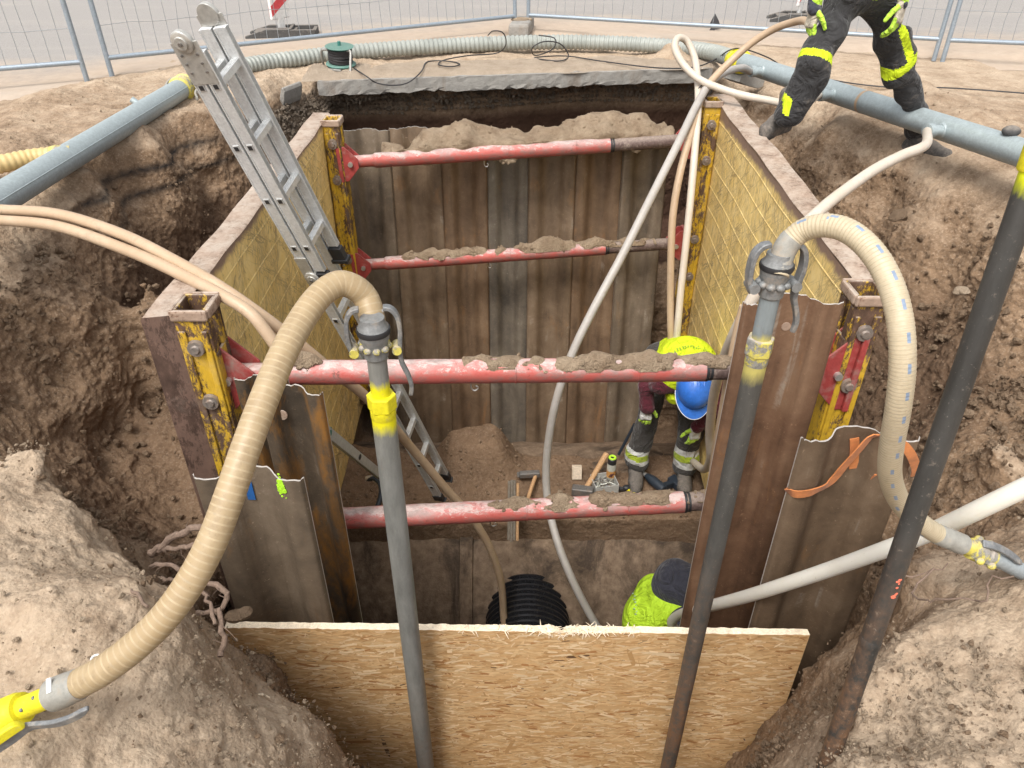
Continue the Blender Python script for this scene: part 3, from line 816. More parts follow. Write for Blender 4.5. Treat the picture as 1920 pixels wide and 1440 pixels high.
# outer skirt of the same ground out to the horizon
import bmesh
bm = bmesh.new(); bm.from_mesh(ground_me)
R0 = (LO[0] + .12, HI[0] - .12, LO[1] + .12, HI[1] - .12); B = 400
o4 = [bm.verts.new((x, y, -.16)) for x, y in ((R0[0], R0[2]), (R0[1], R0[2]), (R0[1], R0[3]), (R0[0], R0[3]))]
b4 = [bm.verts.new((x, y, -.16)) for x, y in ((-B, -B), (B, -B), (B, B), (-B, B))]
la = bm.verts.layers.float['dry']
for v_ in o4 + b4: v_[la] = .85
for k in range(4): bm.faces.new((o4[k], b4[k], b4[(k + 1) % 4], o4[(k + 1) % 4])).normal_flip()
bm.to_mesh(ground_me); bm.free()
ground = bpy.data.objects.new('ground', ground_me); COL.objects.link(ground); tag(ground, kind='structure')
sub = ground.modifiers.new('sub', 'SUBSURF'); sub.levels = sub.render_levels = 2; sub.subdivision_type = 'CATMULL_CLARK'
vg = ground.vertex_groups.new(name='rough')
roughw = np.round(np.clip((1.0 - .72 * flat_w) * (1 - .38 * np.clip((2.1 - V[:, 1]) / .5, 0, 1)) * np.where(inpit, .35, 1), .2, 1) * 10).astype(int)
for lv_ in range(11):
    ii = np.where(roughw == lv_)[0]
    if len(ii): vg.add(ii.tolist(), lv_ / 10, 'REPLACE')
for nm, sc, st, hard in (('clods', .12, .050, 1), ('crumbs', .045, .026, 1), ('grit', .016, .018, 0)):
    tx = bpy.data.textures.new(nm, 'CLOUDS'); tx.noise_scale = sc; tx.noise_depth = 2; tx.noise_basis = 'ORIGINAL_PERLIN'; tx.noise_type = 'HARD_NOISE' if hard else 'SOFT_NOISE'
    dm = ground.modifiers.new(nm, 'DISPLACE'); dm.texture = tx; dm.strength = st; dm.mid_level = .5; dm.texture_coords = 'LOCAL'; dm.vertex_group = 'rough'

def ground_h(x, y):
    i = int(round((x - LO[0]) / H)); j = int(round((y - LO[1]) / H))
    if 0 <= i < N3[0] and 0 <= j < N3[1]: return float(HT[i, j])
    return -.13

# ------------------------------------------------------------------ loose clods, stones, gravel (nobody could count them)
def lump_proto(sub_, rough, seed):
    r = np.random.default_rng(seed); bm = bmesh.new(); bmesh.ops.create_icosphere(bm, subdivisions=sub_, radius=1)
    vs = np.array([v.co[:] for v in bm.verts]); dirs = r.standard_normal((9, 3)); ph = r.uniform(0, 6, 9)
    d = sum(np.sin(vs @ dirs[k] * (1.2 + .5 * k) + ph[k]) * rough / (1 + .4 * k) for k in range(9))
    vs = vs * (1 + d)[:, None] * np.array([1, .85, .7]); fs = np.array([[v.index for v in f.verts] for f in bm.faces]); bm.free()
    return vs, fs
PROTO = [lump_proto(2, .24, 20 + k) for k in range(3)] + [lump_proto(1, .32, 40 + k) for k in range(4)]
def scatter(name, pts, sizes, mat, label, protos, cat):
    VV, FF = [], []; o = 0
    for p, s_ in zip(pts, sizes):
        vs, fs = PROTO[protos[RNG.integers(len(protos))]]
        q = Quaternion(RNG.standard_normal(4)); q.normalize()
        Rm = np.array(q.to_matrix())
        VV.append((vs @ Rm.T) * s_ + np.array(p)); FF.append(fs + o); o += len(vs)
    VV = np.concatenate(VV); FF = np.concatenate(FF)
    c = VV.mean(0); c[2] = VV[:, 2].min()
    me = mesh_np(name, VV - c, FF.ravel(), np.full(len(FF), 3), [mat], smooth=False)
    ob = bpy.data.objects.new(name, me); COL.objects.link(ob); ob.location = c
    return tag(ob, label, cat, kind='stuff')
vis = (VN[:, 2] > .02) & (V[:, 1] > .55) & (V[:, 1] < 6.4) & ~inpit & (np.abs(V[:, 0]) < 3.6)
calm = flat_w
cand = np.where(vis & (calm < .6))[0]
crumbf = gnoise(shape3[:2], H, .38, RNG)[vi, vj] + .6 * gnoise(shape3[:2], H, .16, RNG)[vi, vj]
wgt = 1.0 / np.maximum(.6, V[cand, 1]) ** 1.3 * (0.12 + crumbf[cand].clip(0, 3) ** 1.5)
pick = cand[RNG.choice(len(cand), 26000, p=wgt / wgt.sum())]
sz = .0026 + .0100 * RNG.random(len(pick)) ** 3
big = RNG.random(len(pick)) < .04; sz[big] += .011 * RNG.random(big.sum())
nd = np.where(vis & (dry > .35) & (V[:, 1] < 2.6))[0]
pk2 = nd[RNG.choice(len(nd), 16000, p=(lambda q: q / q.sum())((.10 + crumbf[nd].clip(0, 3) ** 1.5) / V[nd, 1]))]
pick = np.concatenate([pick, pk2]); sz = np.concatenate([sz, .0022 + .0048 * RNG.random(len(pk2)) ** 2.5])
isdry = (dry[pick] > .4) & (RNG.random(len(pick)) < .9)
jit = lambda n: RNG.uniform(-.02, .02, (n, 3)) * np.array([1, 1, 0])
scatter('soil_clods', (V[pick] + jit(len(pick)))[~isdry], sz[~isdry], M['clod'], 'dark moist soil clods strewn over the dug banks', [3, 4, 5, 6], 'soil')
scatter('dry_clods', (V[pick] + jit(len(pick)))[isdry], sz[isdry] * .8, M['clod_dry'], 'pale dry sand crumbs strewn over the mounds', [3, 4, 5, 6], 'soil')
rub = np.where((VN[:, 2] > .15) & (V[:, 1] > 1.75) & (V[:, 1] < 5.2) & ~inpit & (V[:, 2] < -.28) & (V[:, 2] > -1.75) & (np.abs(V[:, 0]) < 3.0))[0]
rp = rub[RNG.choice(len(rub), 5200, p=(lambda q: q / q.sum())(.25 + crumbf[rub].clip(0, 3)))]
scatter('rubble', V[rp] + jit(len(rp)), .004 + .022 * RNG.random(len(rp)) ** 3.2, M['clod'], 'crumbly brown soil rubble on the slopes beside the trench box', [0, 1, 2, 3, 4, 5, 6], 'soil')
gc = np.where(grav > .28)[0]; gp = gc[RNG.choice(len(gc), min(len(gc), 1500), replace=False)]
scatter('gravel', V[gp] + VN[gp] * .006, .008 + .016 * RNG.random(len(gp)) ** 2, M['gravel'], 'dark crushed stone under the broken pavement slab', [0, 1, 2, 3, 4], 'gravel')
pc = np.where(inpit & (VN[:, 2] > .5) & (V[:, 2] > -2.7))[0]; pp = pc[RNG.choice(len(pc), min(350, len(pc)), replace=False)]
scatter('pit_crumbs', V[pp], .005 + .012 * RNG.random(len(pp)) ** 2, M['clod'], 'brown soil crumbs on the ledge at the pit bottom', [3, 4, 5, 6], 'soil')

# ------------------------------------------------------------------ road beyond the fence
bx = [-7.5, -3.9, -3.35, -1.6, 0, 1.8, 3.9, 7.5]; by = [5.0, 6.3, 6.85, 8.15, 9.1, 8.7, 7.9, 7.0]
def border(x): return np.interp(x, bx, by)
xs = np.linspace(-60, 60, 241); xs = np.unique(np.concatenate([xs, np.linspace(-6, 6, 161)]))
ts = np.concatenate([np.linspace(-.5, 2.5, 61), [4, 7, 12, 25, 60, 150]])
RV, RE = [], []
for x in xs:
    b0 = border(x)
    for t in ts:
        wob = .12 * math.sin(x * 2.1) + .08 * math.sin(x * 5.3 + 1)
        z = -.108 - (.06 if t < -.2 else max(0, .06 * -(t) / .2) if t < 0 else 0) - .012 * math.sin(x * .9) * (t < 3)
        RV.append((x, b0 + wob + t, z)); RE.append(max(0, min(1, 1.15 - t / 1.5)))
nt = len(ts); RQ = [(i * nt + j, (i + 1) * nt + j, (i + 1) * nt + j + 1, i * nt + j + 1) for i in range(len(xs) - 1) for j in range(nt - 1)]
rme = mesh_np('road', np.array(RV), np.array(RQ).ravel(), np.full(len(RQ), 4), [M['road']])
at = rme.attributes.new('edge', 'FLOAT', 'POINT'); at.data.foreach_set('value', np.array(RE, dtype=np.float32))
road = bpy.data.objects.new('road', rme); COL.objects.link(road); tag(road, kind='structure')

# ------------------------------------------------------------------ broken concrete pavement slab at the far edge
def rough_slab(name, poly_top, z1, z0, label, tilt=None, loc=None, under=.012, mat='concrete'):
    """slab with a ragged underside; poly_top: list of (x, y) counter-clockwise"""
    ring = []
    for (x0, y0), (x1, y1) in zip(poly_top, poly_top[1:] + poly_top[:1]):
        n = max(2, int(math.hypot(x1 - x0, y1 - y0) / .05))
        for k in range(n): ring.append((x0 + (x1 - x0) * k / n, y0 + (y1 - y0) * k / n))
    mb = MB(); n = len(ring)
    c = (sum(p[0] for p in ring) / n, sum(p[1] for p in ring) / n)
    lev = [(z1, .985), (z1 - .012, 1.0), ((z1 * .6 + z0 * .4), 1.0), (z0 + .03, .997)]
    vs = []
    for k, (z, s_) in enumerate(lev):
        for (x, y) in ring:
            j = .0025 if k in (1, 2) else .002
            vs.append((c[0] + (x - c[0]) * (1 - (1 - s_) * .35) + random.uniform(-j, j), c[1] + (y - c[1]) * (1 - (1 - s_) * .35) + random.uniform(-j, j), z + random.uniform(-.002, .002)))
    for (x, y) in ring: vs.append((x + random.uniform(-.01, .01), y + random.uniform(-.005, .01), z0 + random.uniform(-under, under)))
    fs = [tuple(range(n))] + [(a * n + (k + 1) % n, a * n + k, (a + 1) * n + k, (a + 1) * n + (k + 1) % n) for a in range(4) for k in range(n)] + [tuple(reversed(range(4 * n, 5 * n)))]
    mb.add(vs, fs, 0, False)
    return solo(name, mb, M[mat], label, 'slab', loc=loc)
sy = slab_y
# sand trodden over the slab
nxs, nys = 150, 14; SV = []
sn_ = gnoise((nxs + 1, nys + 1), .025, .16, RNG); sn2 = gnoise((nxs + 1, nys + 1), .025, .06, RNG)
for i in range(nxs + 1):
    x = -1.75 + 3.6 * i / nxs
    for j in range(nys + 1):
        f = j / nys; e_ = min(1, (j) / 3.0)
        SV.append((x, slab_y(x) + .012 + .014 * sn_[i, 0] + .5 * f, -.106 + e_ * (.016 + .007 * sn_[i, j] + .005 * sn2[i, j]) + .012 * f))
SQ = [(i * (nys + 1) + j, (i + 1) * (nys + 1) + j, (i + 1) * (nys + 1) + j + 1, i * (nys + 1) + j + 1) for i in range(nxs) for j in range(nys)]
sme = mesh_np('sand_layer', np.array(SV), np.array(SQ).ravel(), np.full(len(SQ), 4), [M['trodden']])
so_ = bpy.data.objects.new('sand_layer', sme); COL.objects.link(so_); tag(so_, 'thin pale sand trodden over the concrete slab', 'sand', kind='stuff')
rough_slab('concrete_slab', [(-1.62, sy(-1.62)), (1.78, sy(1.78)), (1.78, sy(1.78) + .25), (-1.62, sy(-1.62) + .25)], -.104, -.215, 'long grey broken concrete pavement slab along the far rim of the pit')

def chunk(q, size, rot, label):
    rg = random.Random(int(abs(q.x) * 1000)); R = rot; mb = MB()
    poly = [(-.5, -.42), (-.18, -.5), (.30, -.47), (.5, -.2), (.46, .35), (.1, .5), (-.35, .46), (-.52, .1)]
    poly = [((a + rg.uniform(-.04, .04)) * size[0], (b + rg.uniform(-.04, .04)) * size[2]) for a, b in poly]
    mb.prism(poly, q - R @ Vector((0, size[1] / 2, 0)), R @ Vector((1, 0, 0)), R @ Vector((0, 0, 1)), R @ Vector((0, size[1], 0)))
    return solo('concrete_chunk', mb, M['concrete'], label, 'concrete chunk', 'broken concrete chunks', bevel=.006)
chunk(P(546, 176, z=-.18), (.04, .26, .15), Matrix.Rotation(-.35, 3, 'Z') @ Matrix.Rotation(.25, 3, 'Y'), 'grey broken concrete piece standing at the left end of the long slab')
chunk(P(1396, 148, z=-.14), (.30, .20, .10), Matrix.Rotation(.5, 3, 'Z') @ Matrix.Rotation(.3, 3, 'Y'), 'grey broken concrete piece under the coupling of the right header pipe')
# ------------------------------------------------------------------ trench box: two yellow side panels with their posts
PH = 2.3
def side_panel(name, label, near_in, far_in, near_out, far_out, side, zn, zf, tube_near, tube_far):
    """near_in.. are (x, y); side = +1 when the inner face looks to +x"""
    t = thing(name, label, 'trench panel', ((near_in[0] + far_in[0]) / 2, (near_in[1] + far_in[1]) / 2, -PH), 'yellow trench box panels')
    ni, fi, no, fo = [Vector((*p, 0)) for p in (near_in, far_in, near_out, far_out)]
    ux = (fi - ni).normalized(); L = (fi - ni).length; nrm = Vector((ux.y, -ux.x, 0)) * (1 if side > 0 else -1)
    if nrm.x * side < 0: nrm = -nrm
    zt = lambda s: zn + (zf - zn) * s / L
    # plate with ribs on the inner face
    mb = MB(); n_r = 15; NS = 40
    rows = []
    prof = [(0.0, 0.0)]
    dz = (PH - .10) / n_r
    for k in range(n_r):
        z0 = -.09 - k * dz
        prof += [(z0, 0), (z0 - .003, .0020), (z0 - .008, .0020), (z0 - .012, 0)]
    prof.append((-PH, 0))
    vs, fs = [], []
    for i in range(NS + 1):
        s_ = L * i / NS
        for z, d in prof:
            wob = .004 * math.sin(s_ * 3 + z * 4) + .003 * math.sin(s_ * 7.7 + z * 9)
            vs.append(ni + ux * s_ + nrm * (d + wob) + Vector((0, 0, zt(s_) + z - .012)))
    m = len(prof)
    for i in range(NS):
        for j in range(m - 1):
            q = (i * m + j, (i + 1) * m + j, (i + 1) * m + j + 1, i * m + j + 1)
            fs.append(q if side < 0 else q[::-1])
    mb.add(vs, fs, 0, False)
    part('panel_face', mb, M['panel'], t)
    # box behind the plate: top rim, outer skin, ends
    mb = MB(); th = (no - ni).length
    vs, fs = [], []
    for i in range(NS + 1):
        s_ = L * i / NS; f = i / NS
        a = ni + ux * s_; o_ = no.lerp(fo, f)
        hz = zt(s_) + .004 * math.sin(s_ * 5.1) + .003 * math.sin(s_ * 13)
        vs += [a + nrm * -.004 + Vector((0, 0, hz - .03)), a + nrm * .006 + Vector((0, 0, hz - .008)), a - nrm * .006 + Vector((0, 0, hz)), o_ + nrm * .008 + Vector((0, 0, hz)), o_ + Vector((0, 0, hz - .01)), o_ + Vector((0, 0, -PH)), a - nrm * .02 + Vector((0, 0, -PH))]
    m = 7
    for i in range(NS):
        for j in range(m - 1):
            q = (i * m + j, i * m + j + 1, (i + 1) * m + j + 1, (i + 1) * m + j)
            fs.append(q if side < 0 else q[::-1])
    e0 = tuple(range(m)); e1 = tuple(NS * m + k for k in range(m))
    fs += [e0[::-1] if side < 0 else e0, e1 if side < 0 else e1[::-1]]
    mi = [0 if (k % (m - 1)) in (0, 1, 2, 3) and k < NS * (m - 1) else 1 for k in range(len(fs))]
    mb.add(vs, fs, mi, True)
    part('panel_frame', mb, [M['panel_rim'], M['panel_back']], t, sharp=50)
    # posts: hollow square tubes on the inner face with slot, bolts, head
    for (x0, x1, y0, y1), ztop, near in ((tube_near, zn, True), (tube_far, zf, False)):
        mb = MB(); tw = .014; zb = -PH + .05; zt_ = ztop + .02
        cx, cy = (x0 + x1) / 2, (y0 + y1) / 2
        # four walls, walls along y carry a slot hole close to the top
        mb.box((cx, y0 + tw / 2, (zt_ + zb) / 2), (x1 - x0, tw, zt_ - zb), mi=0)
        mb.box((cx, y1 - tw / 2, (zt_ + zb) / 2), (x1 - x0, tw, zt_ - zb), mi=0)
        xo = x0 if side > 0 else x1; sx = 1 if side > 0 else -1
        mb.box((xo + sx * tw / 2, cy, (zt_ + zb) / 2), (tw, y1 - y0 - 2 * tw, zt_ - zb), mi=0)
        xi = x1 if side > 0 else x0
        zs0, zs1 = zt_ - .19, zt_ - .055; wy = (y1 - y0 - 2 * tw)
        xm = xi - sx * tw / 2
        mb.box((xm, cy, zt_ - .0275), (tw, wy, .055), mi=0)
        mb.box((xm, cy, (zs0 + zb) / 2), (tw, wy, zs0 - zb), mi=0)
        mb.box((xm, y0 + tw + wy * .16, (zs0 + zs1) / 2), (tw, wy * .32, zs1 - zs0), mi=0)
        mb.box((xm, y1 - tw - wy * .16, (zs0 + zs1) / 2), (tw, wy * .32, zs1 - zs0), mi=0)
        # channel lips on the faces toward and away from the opening
        for yy_ in (y0 - .006, y1 + .006):
            mb.box((xo + sx * .022, yy_, (zt_ - .08 + zb) / 2), (.030, .012, zt_ - .08 - zb), mi=1)
            mb.box((xi - sx * .020, yy_, (zt_ - .08 + zb) / 2), (.024, .012, zt_ - .08 - zb), mi=1)
        post = part('post', mb, [M['post'] if near else M['post'], M['post']], t, bevel=.006)
        # cap ring with rust and dust
        mb = MB()
        cr = .016
        for c_, s_ in (((cx, y0 - .003, zt_ - .018), (x1 - x0 + .012, cr, .044)), ((cx, y1 + .003, zt_ - .018), (x1 - x0 + .012, cr, .044)), ((x0 - .003, cy, zt_ - .018), (cr, y1 - y0 - cr + .006, .042)), ((x1 + .003, cy, zt_ - .018), (cr, y1 - y0 - cr + .006, .042))):
            mb.box(c_, s_)
        part('post_head', mb, M['panel_rim'], post, bevel=.008)
        for zb_, sgn in ((-.13, -1), (-.37, -1), (-.95, -1), (-1.25, -1), (-.55, 1)):
            mb = MB(); yb = y0 - .004 if sgn < 0 else y1 + .004
            mb.cyl((cx, yb, ztop + zb_), (cx, yb + sgn * .016, ztop + zb_), .034, .030, 20)
            mb.cyl((cx, yb + sgn * .016, ztop + zb_), (cx, yb + sgn * .024, ztop + zb_), .018, .014, 14)
            part('bolt', mb, M['bolt'], post)
        # flat front plate on the near end, lower part dark
        if near:
            mb = MB(); mb.box((cx, y0 - .004, -1.0), (x1 - x0 - .07, .008, .42)); part('lock_plate', mb, M['bracket'] if False else M['lever'], post, bevel=.002)
    # lifting eye at mid panel outside
    return t
left_panel = side_panel('trench_box_panel', 'worn yellow trench box panel at left with the ladder leaning on it', (-1.21, 2.35), (-1.235, 5.2), (-1.325, 2.33), (-1.35, 5.2), 1, 0.0, -.02,
                        (-1.218, -1.095, 2.345, 2.485), (-1.228, -1.120, 4.93, 5.06))
right_panel = side_panel('trench_box_panel', 'worn yellow trench box panel at right with the standing worker\'s foot on its rim', (1.340, 2.60), (1.40, 5.42), (1.46, 2.60), (1.53, 5.42), -1, 0.0, .05,
                         (1.275, 1.392, 2.455, 2.597), (1.285, 1.393, 5.13, 5.27))

# ------------------------------------------------------------------ red telescopic braces
def frame_of(d):
    d = d.normalized(); u = Vector((0, 0, 1)); s = d.cross(u).normalized(); u = s.cross(d)
    return d, s, u
def brace(a, b, label, f_red=.83, r=.049, bs=1.0):
    a, b = Vector(a), Vector(b); d, s, u = frame_of(b - a); L = (b - a).length
    t = thing('brace', label, 'brace', a.lerp(b, .5), 'red braces across the trench box')
    R = Matrix((d, s, u)).transposed()
    for q, sg in ((a, 1), (b, -1)):
        mb = MB()
        mb.box(q + d * sg * .012, (.024, .13, .34 * bs), R)
        for k in (-.045, .045):
            o = q + s * (k - .005) + d * sg * .024
            mb.prism([(0, -.17 * bs), (.03, -.17 * bs), (.16 * bs, -.03), (.16 * bs, .03), (.03, .17 * bs), (0, .17 * bs)], o, d * sg, u, s * .01)
        br = part('bracket', mb, M['bracket'], t, bevel=.003)
        pm = MB(); pm.cyl(q + d * sg * .08 - s * .07, q + d * sg * .08 + s * .07, .016, n=12); pm.tube(catmull([q + d * sg * .08 - s * .072 + u * .0, q + d * sg * .10 - s * .078 - u * .03, q + d * sg * .085 - s * .075 - u * .06], .01), .003, 6)
        part('pin', pm, M['pin'], br)
    mb = MB(); x = L * f_red
    st = .24
    mb.tube([a + d * .06, a + d * (st - .012), a + d * st], [.040, .040, r * .97], 20, mi=0)
    pts = [a + d * st, a + d * (st + .02)] ; rr = [r, r]
    for q in np.linspace(st + .04, x - .06, 40): pts.append(a + d * q); rr.append(r + .0006 * math.sin(q * 31))
    for f in (.48,):
        pass
    pts += [a + d * (x - .05), a + d * x]; rr += [r, r]
    mb.tube(pts, rr, 26)
    for f in (.47, .66): mb.tube([a + d * (L * f - .003), a + d * (L * f - .002), a + d * (L * f + .002), a + d * (L * f + .003)], [r, r + .0025, r + .0025, r], 26)
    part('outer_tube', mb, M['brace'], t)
    mb = MB(); mb.tube([a + d * (x + .001), a + d * (x + .012)], [.049, .049], 22); mb.tube([a + d * (x + .018), a + d * (x + .028)], [.046, .046], 22)
    part('collar', mb, M['black'], t)
    mb = MB(); mb.tube([a + d * (x - .04), a + d * (x + .03), a + d * (L - .05)], [.038, .043, .043], 20); part('spindle', mb, M['spindle'], t)
    mb = MB(); mb.tube(catmull([a + d * (L * .40) - u * r, a + d * (L * .40 + .0) - u * (r + .03), a + d * (L * .40 + .014) - u * (r + .045), a + d * (L * .40 + .03) - u * (r + .03), a + d * (L * .40 + .018) - u * (r + .02)], .006), .003, 6); part('clip', mb, M['pin'], t)
    return t, a, d, s, u, L
YB = 2.44
B1 = brace(P(396, 700, Y=YB), P(1598, 690, Y=YB + .06), 'nearest and highest red brace, behind both suction hose couplings', .765)
B2 = brace(P(520, 978, Y=YB), P(1515, 930, Y=YB + .06), 'lower near red brace just above the black corrugated pipe', .765)
B3 = brace(P(636, 305, Y=4.98), P(1304, 262, Y=5.18), 'highest far red brace with a heap of sand behind it', .755, bs=.68)
B4 = brace(P(662, 498, Y=4.98), P(1284, 455, Y=5.16), 'lower far red brace halfway down the brown sheet wall', .755, bs=.68)

HEAPS = []
def heap_on(Bx, f0, f1, hmax, wd, seed, label, dy=0.0, name='soil_heap'):
    """crumbly soil lying along the top of a brace"""
    t, a, d, s, u, L = Bx; h = .011; r_ = .049
    L0, L1 = L * f0, L * f1
    n = [int((L1 - L0) / h) + 8, int((wd * 2 + .04) / h) + 4, int((hmax + .12) / h) + 6]
    rg = np.random.default_rng(seed)
    q = L0 - 4 * h + h * np.arange(n[0]); y = -(wd + .02) + h * np.arange(n[1]); z = -.03 + h * np.arange(n[2])
    hh = hmax * (.70 + .28 * gnoise((n[0],), h, .14, rg) + .22 * gnoise((n[0],), h, .045, rg)).clip(.12, 1.4)
    hh = hh * np.clip((q - L0) / .08, 0, 1) * np.clip((L1 - q) / .08, 0, 1)
    wv_ = .006 * gnoise((n[0], n[1]), h, .05, rg)
    cx = np.sqrt(np.maximum(0, 1 - (np.abs(y) / wd) ** 2))
    top = hh[:, None] * cx[None, :] - .010 + wv_
    base = np.sqrt(np.maximum(0, r_ ** 2 - np.minimum(np.abs(y), r_) ** 2)) - r_
    Fq = (z[None, None, :] - top[..., None] - base[None, :, None] * .9)
    Fq = np.maximum(Fq, (base[None, :, None] - .012) - z[None, None, :]) + .006 * gnoise(tuple(n), h, .035, rg) + .004 * gnoise(tuple(n), h, .02, rg)
    Vh, Qh = snets(Fq, (q[0], y[0], z[0]), h)
    Wd = np.array(a) + Vh[:, :1] * np.array(d) + (Vh[:, 1:2] + dy) * np.array(s) * -1 + (Vh[:, 2:] + r_) * np.array(u)
    c = Wd.mean(0); c[2] = Wd[:, 2].min()
    me = mesh_np(name, Wd - c, Qh[:, ::-1].ravel(), np.full(len(Qh), 4), [M['heap']])
    o = bpy.data.objects.new(name, me); COL.objects.link(o); o.location = c
    tag(o, label, 'soil', kind='stuff')
    HEAPS.append(Wd[rg.choice(len(Wd), min(len(Wd), int(170 * (f1 - f0))), replace=False)])
    return o
heap_on(B1, .40, .95, .028, .050, 1, 'crumbly sand lying along the nearest upper red brace')
heap_on(B1, .10, .19, .035, .040, 12, 'grey soil caked on the left bracket of the nearest red brace')
heap_on(B2, .38, .96, .024, .050, 2, 'crumbly sand lying along the lower near red brace')
heap_on(B4, .14, .90, .055, .046, 3, 'sand lying along the lower far red brace')
# bigger heap of sand between the upper far brace and the sheet wall
def sand_ridge():
    t, a, d, s, u, L = B3; h = .018; rg = np.random.default_rng(5)
    n = (int(L * .86 / h), int(.36 / h), int(.46 / h))
    q = L * .10 + h * np.arange(n[0]); y = -.05 + h * np.arange(n[1]); z = -.12 + h * np.arange(n[2])
    hh = .075 + .034 * gnoise((n[0],), h, .20, rg) + .016 * gnoise((n[0],), h, .08, rg)
    hh = hh * np.clip((q - L * .14) / .3, 0.15, 1) * np.clip((L * .95 - q) / .12, 0, 1)
    top = np.minimum(hh[:, None] * (.25 + .75 * np.clip(y / .16, 0, 1))[None, :], .3)
    top = top + .045
    Fq = z[None, None, :] - top[..., None]
    Fq = np.maximum(Fq, y[None, :, None] - .27)
    Fq = np.maximum(Fq, -.035 - z)
    Fq = np.maximum(Fq, (.0 - y)[None, :, None] + 0 * Fq)
    e = np.minimum(q - q[0], q[-1] - q) - 2 * h
    Fq = np.maximum(Fq, -e[:, None, None]) + .012 * gnoise(n, h, .07, rg) + .007 * gnoise(n, h, .035, rg)
    Vh, Qh = snets(Fq, (q[0], y[0], z[0]), h)
    Wd = np.array(a) + Vh[:, :1] * np.array(d) - Vh[:, 1:2] * np.array(s) * (1 if s.y < 0 else -1) + Vh[:, 2:] * np.array(u)
    c = Wd.mean(0); c[2] = Wd[:, 2].min()
    me = mesh_np('sand_heap', Wd - c, Qh[:, ::-1].ravel() if s.y > 0 else Qh.ravel(), np.full(len(Qh), 4), [M['heap']])
    o = bpy.data.objects.new('sand_heap', me); COL.objects.link(o); o.location = c
    tag(o, 'long heap of sand on the upper far brace and the tops of the brown sheets', 'sand', kind='stuff')
    HEAPS.append(Wd[rg.choice(len(Wd), 420, replace=False)])
sand_ridge()
HP = np.concatenate(HEAPS)
scatter('heap_crumbs', HP, .0035 + .011 * RNG.random(len(HP)) ** 2, M['heap'], 'sand crumbs lying on the red braces', [0, 1, 2, 3, 4, 5, 6], 'soil')

# ------------------------------------------------------------------ steel trench sheets
def sheet_profile(width, dep, lip=.018):
    """one pan trench sheet seen from above, x across, y depth"""
    return [(0, lip), (.03 * width, 0), (.22 * width, 0), (.36 * width, dep), (.64 * width, dep), (.78 * width, 0), (.97 * width, 0), (width, lip)]
def smooth_profile(pr, n=5):
    out = []
    for i in range(len(pr) - 1):
        for k in range(n): 
            t = k / n; out.append((pr[i][0] + (pr[i + 1][0] - pr[i][0]) * t, pr[i][1] + (pr[i + 1][1] - pr[i][1]) * t))
    out.append(pr[-1])
    a = np.array(out)
    for _ in range(2): a[1:-1] = (a[:-2] + 2 * a[1:-1] + a[2:]) / 4
    return [tuple(p) for p in a]
def sheet(label, mat, xL, xR, y, ztop, zbot, dep=.035, group='steel trench sheets', hole=None, lean=0.0, ragged=.004, seed=0, y2=None, spray=None, tape=None, toplean=0.0):
    """vertical trapezoid sheet between (xL,y) and (xR,y2); depth points away from the camera"""
    rg = random.Random(seed); t_ = .007; y2 = y if y2 is None else y2
    w_ = xR - xL; pr = smooth_profile(sheet_profile(w_, dep)); n = len(pr)
    zz_ = [ztop, ztop - .012, ztop - .05] + list(np.linspace(ztop - .15, zbot, 14))
    root = thing('trench_sheet', label, 'trench sheet', ((xL + xR) / 2, (y + y2) / 2, zbot), group)
    mb = MB(); vs = []
    tops = [rg.uniform(-ragged, ragged) + toplean * k / n for k in range(n)]
    for lay in (0, 1):
        for zi, z in enumerate(zz_):
            for k, (x, d) in enumerate(pr):
                q = max(0, 1 - (ztop - z) / .05)
                off = (ztop - z) * lean
                vs.append((xL + x, y + (y2 - y) * x / w_ + d + off + lay * t_, z + (tops[k] * q)))
    m = len(zz_); fs = []; ms = []
    cut = set()
    if hole:
        pass
    for lay in (0, 1):
        for i in range(m - 1):
            for k in range(n - 1):
                b0 = lay * m * n
                q_ = (b0 + i * n + k, b0 + (i + 1) * n + k, b0 + (i + 1) * n + k + 1, b0 + i * n + k + 1)
                fs.append(q_ if lay == 0 else q_[::-1]); ms.append(0)
    for k in range(n - 1): fs.append((k, k + 1, m * n + k + 1, m * n + k)); ms.append(1)
    for i in range(m - 1):
        fs.append((i * n, m * n + i * n, m * n + (i + 1) * n, (i + 1) * n)); ms.append(1)
        fs.append((i * n + n - 1, (i + 1) * n + n - 1, m * n + (i + 1) * n + n - 1, m * n + i * n + n - 1)); ms.append(1)
    mb.add(vs, fs, ms, True)
    part('sheet', mb, [M[mat], M['sheet_edge']], root, sharp=28)
    def face_y(x): 
        q = np.interp(x, [p[0] for p in pr], [p[1] for p in pr]); return y + (y2 - y) * x / w_ + q
    if hole:
        hx, hz, hr = hole; mb = MB()
        yy_ = face_y(hx - xL) + (ztop - hz) * lean
        mb.tube([(hx, yy_ + .003, hz), (hx, yy_ - .002, hz)], [hr * 1.0, hr * .96], 20)
        part('lifting_hole', mb, M['panel_rim'] if spray != 'dark' else M['sheet_edge'], root)
    return root, face_y
wallX = [P(p, 333, Y=5.45).x for p in (655, 737, 830, 913, 990, 1077, 1163, 1245)]
wtops = [-.20, -.19, -.22, -.24, -.23, -.25, -.24, -.24]
wnames = ['brown trench sheet at the left end of the far wall', 'second far wall sheet from the left, wavy top showing above the sand', 'third far wall sheet from the left, dull brown', 'far wall sheet with a bluish grey stripe beside it',
          'far wall sheet streaked with white lime under the upper brace', 'far wall sheet behind the long pale hose', 'far wall sheet at the right end beside the right post']
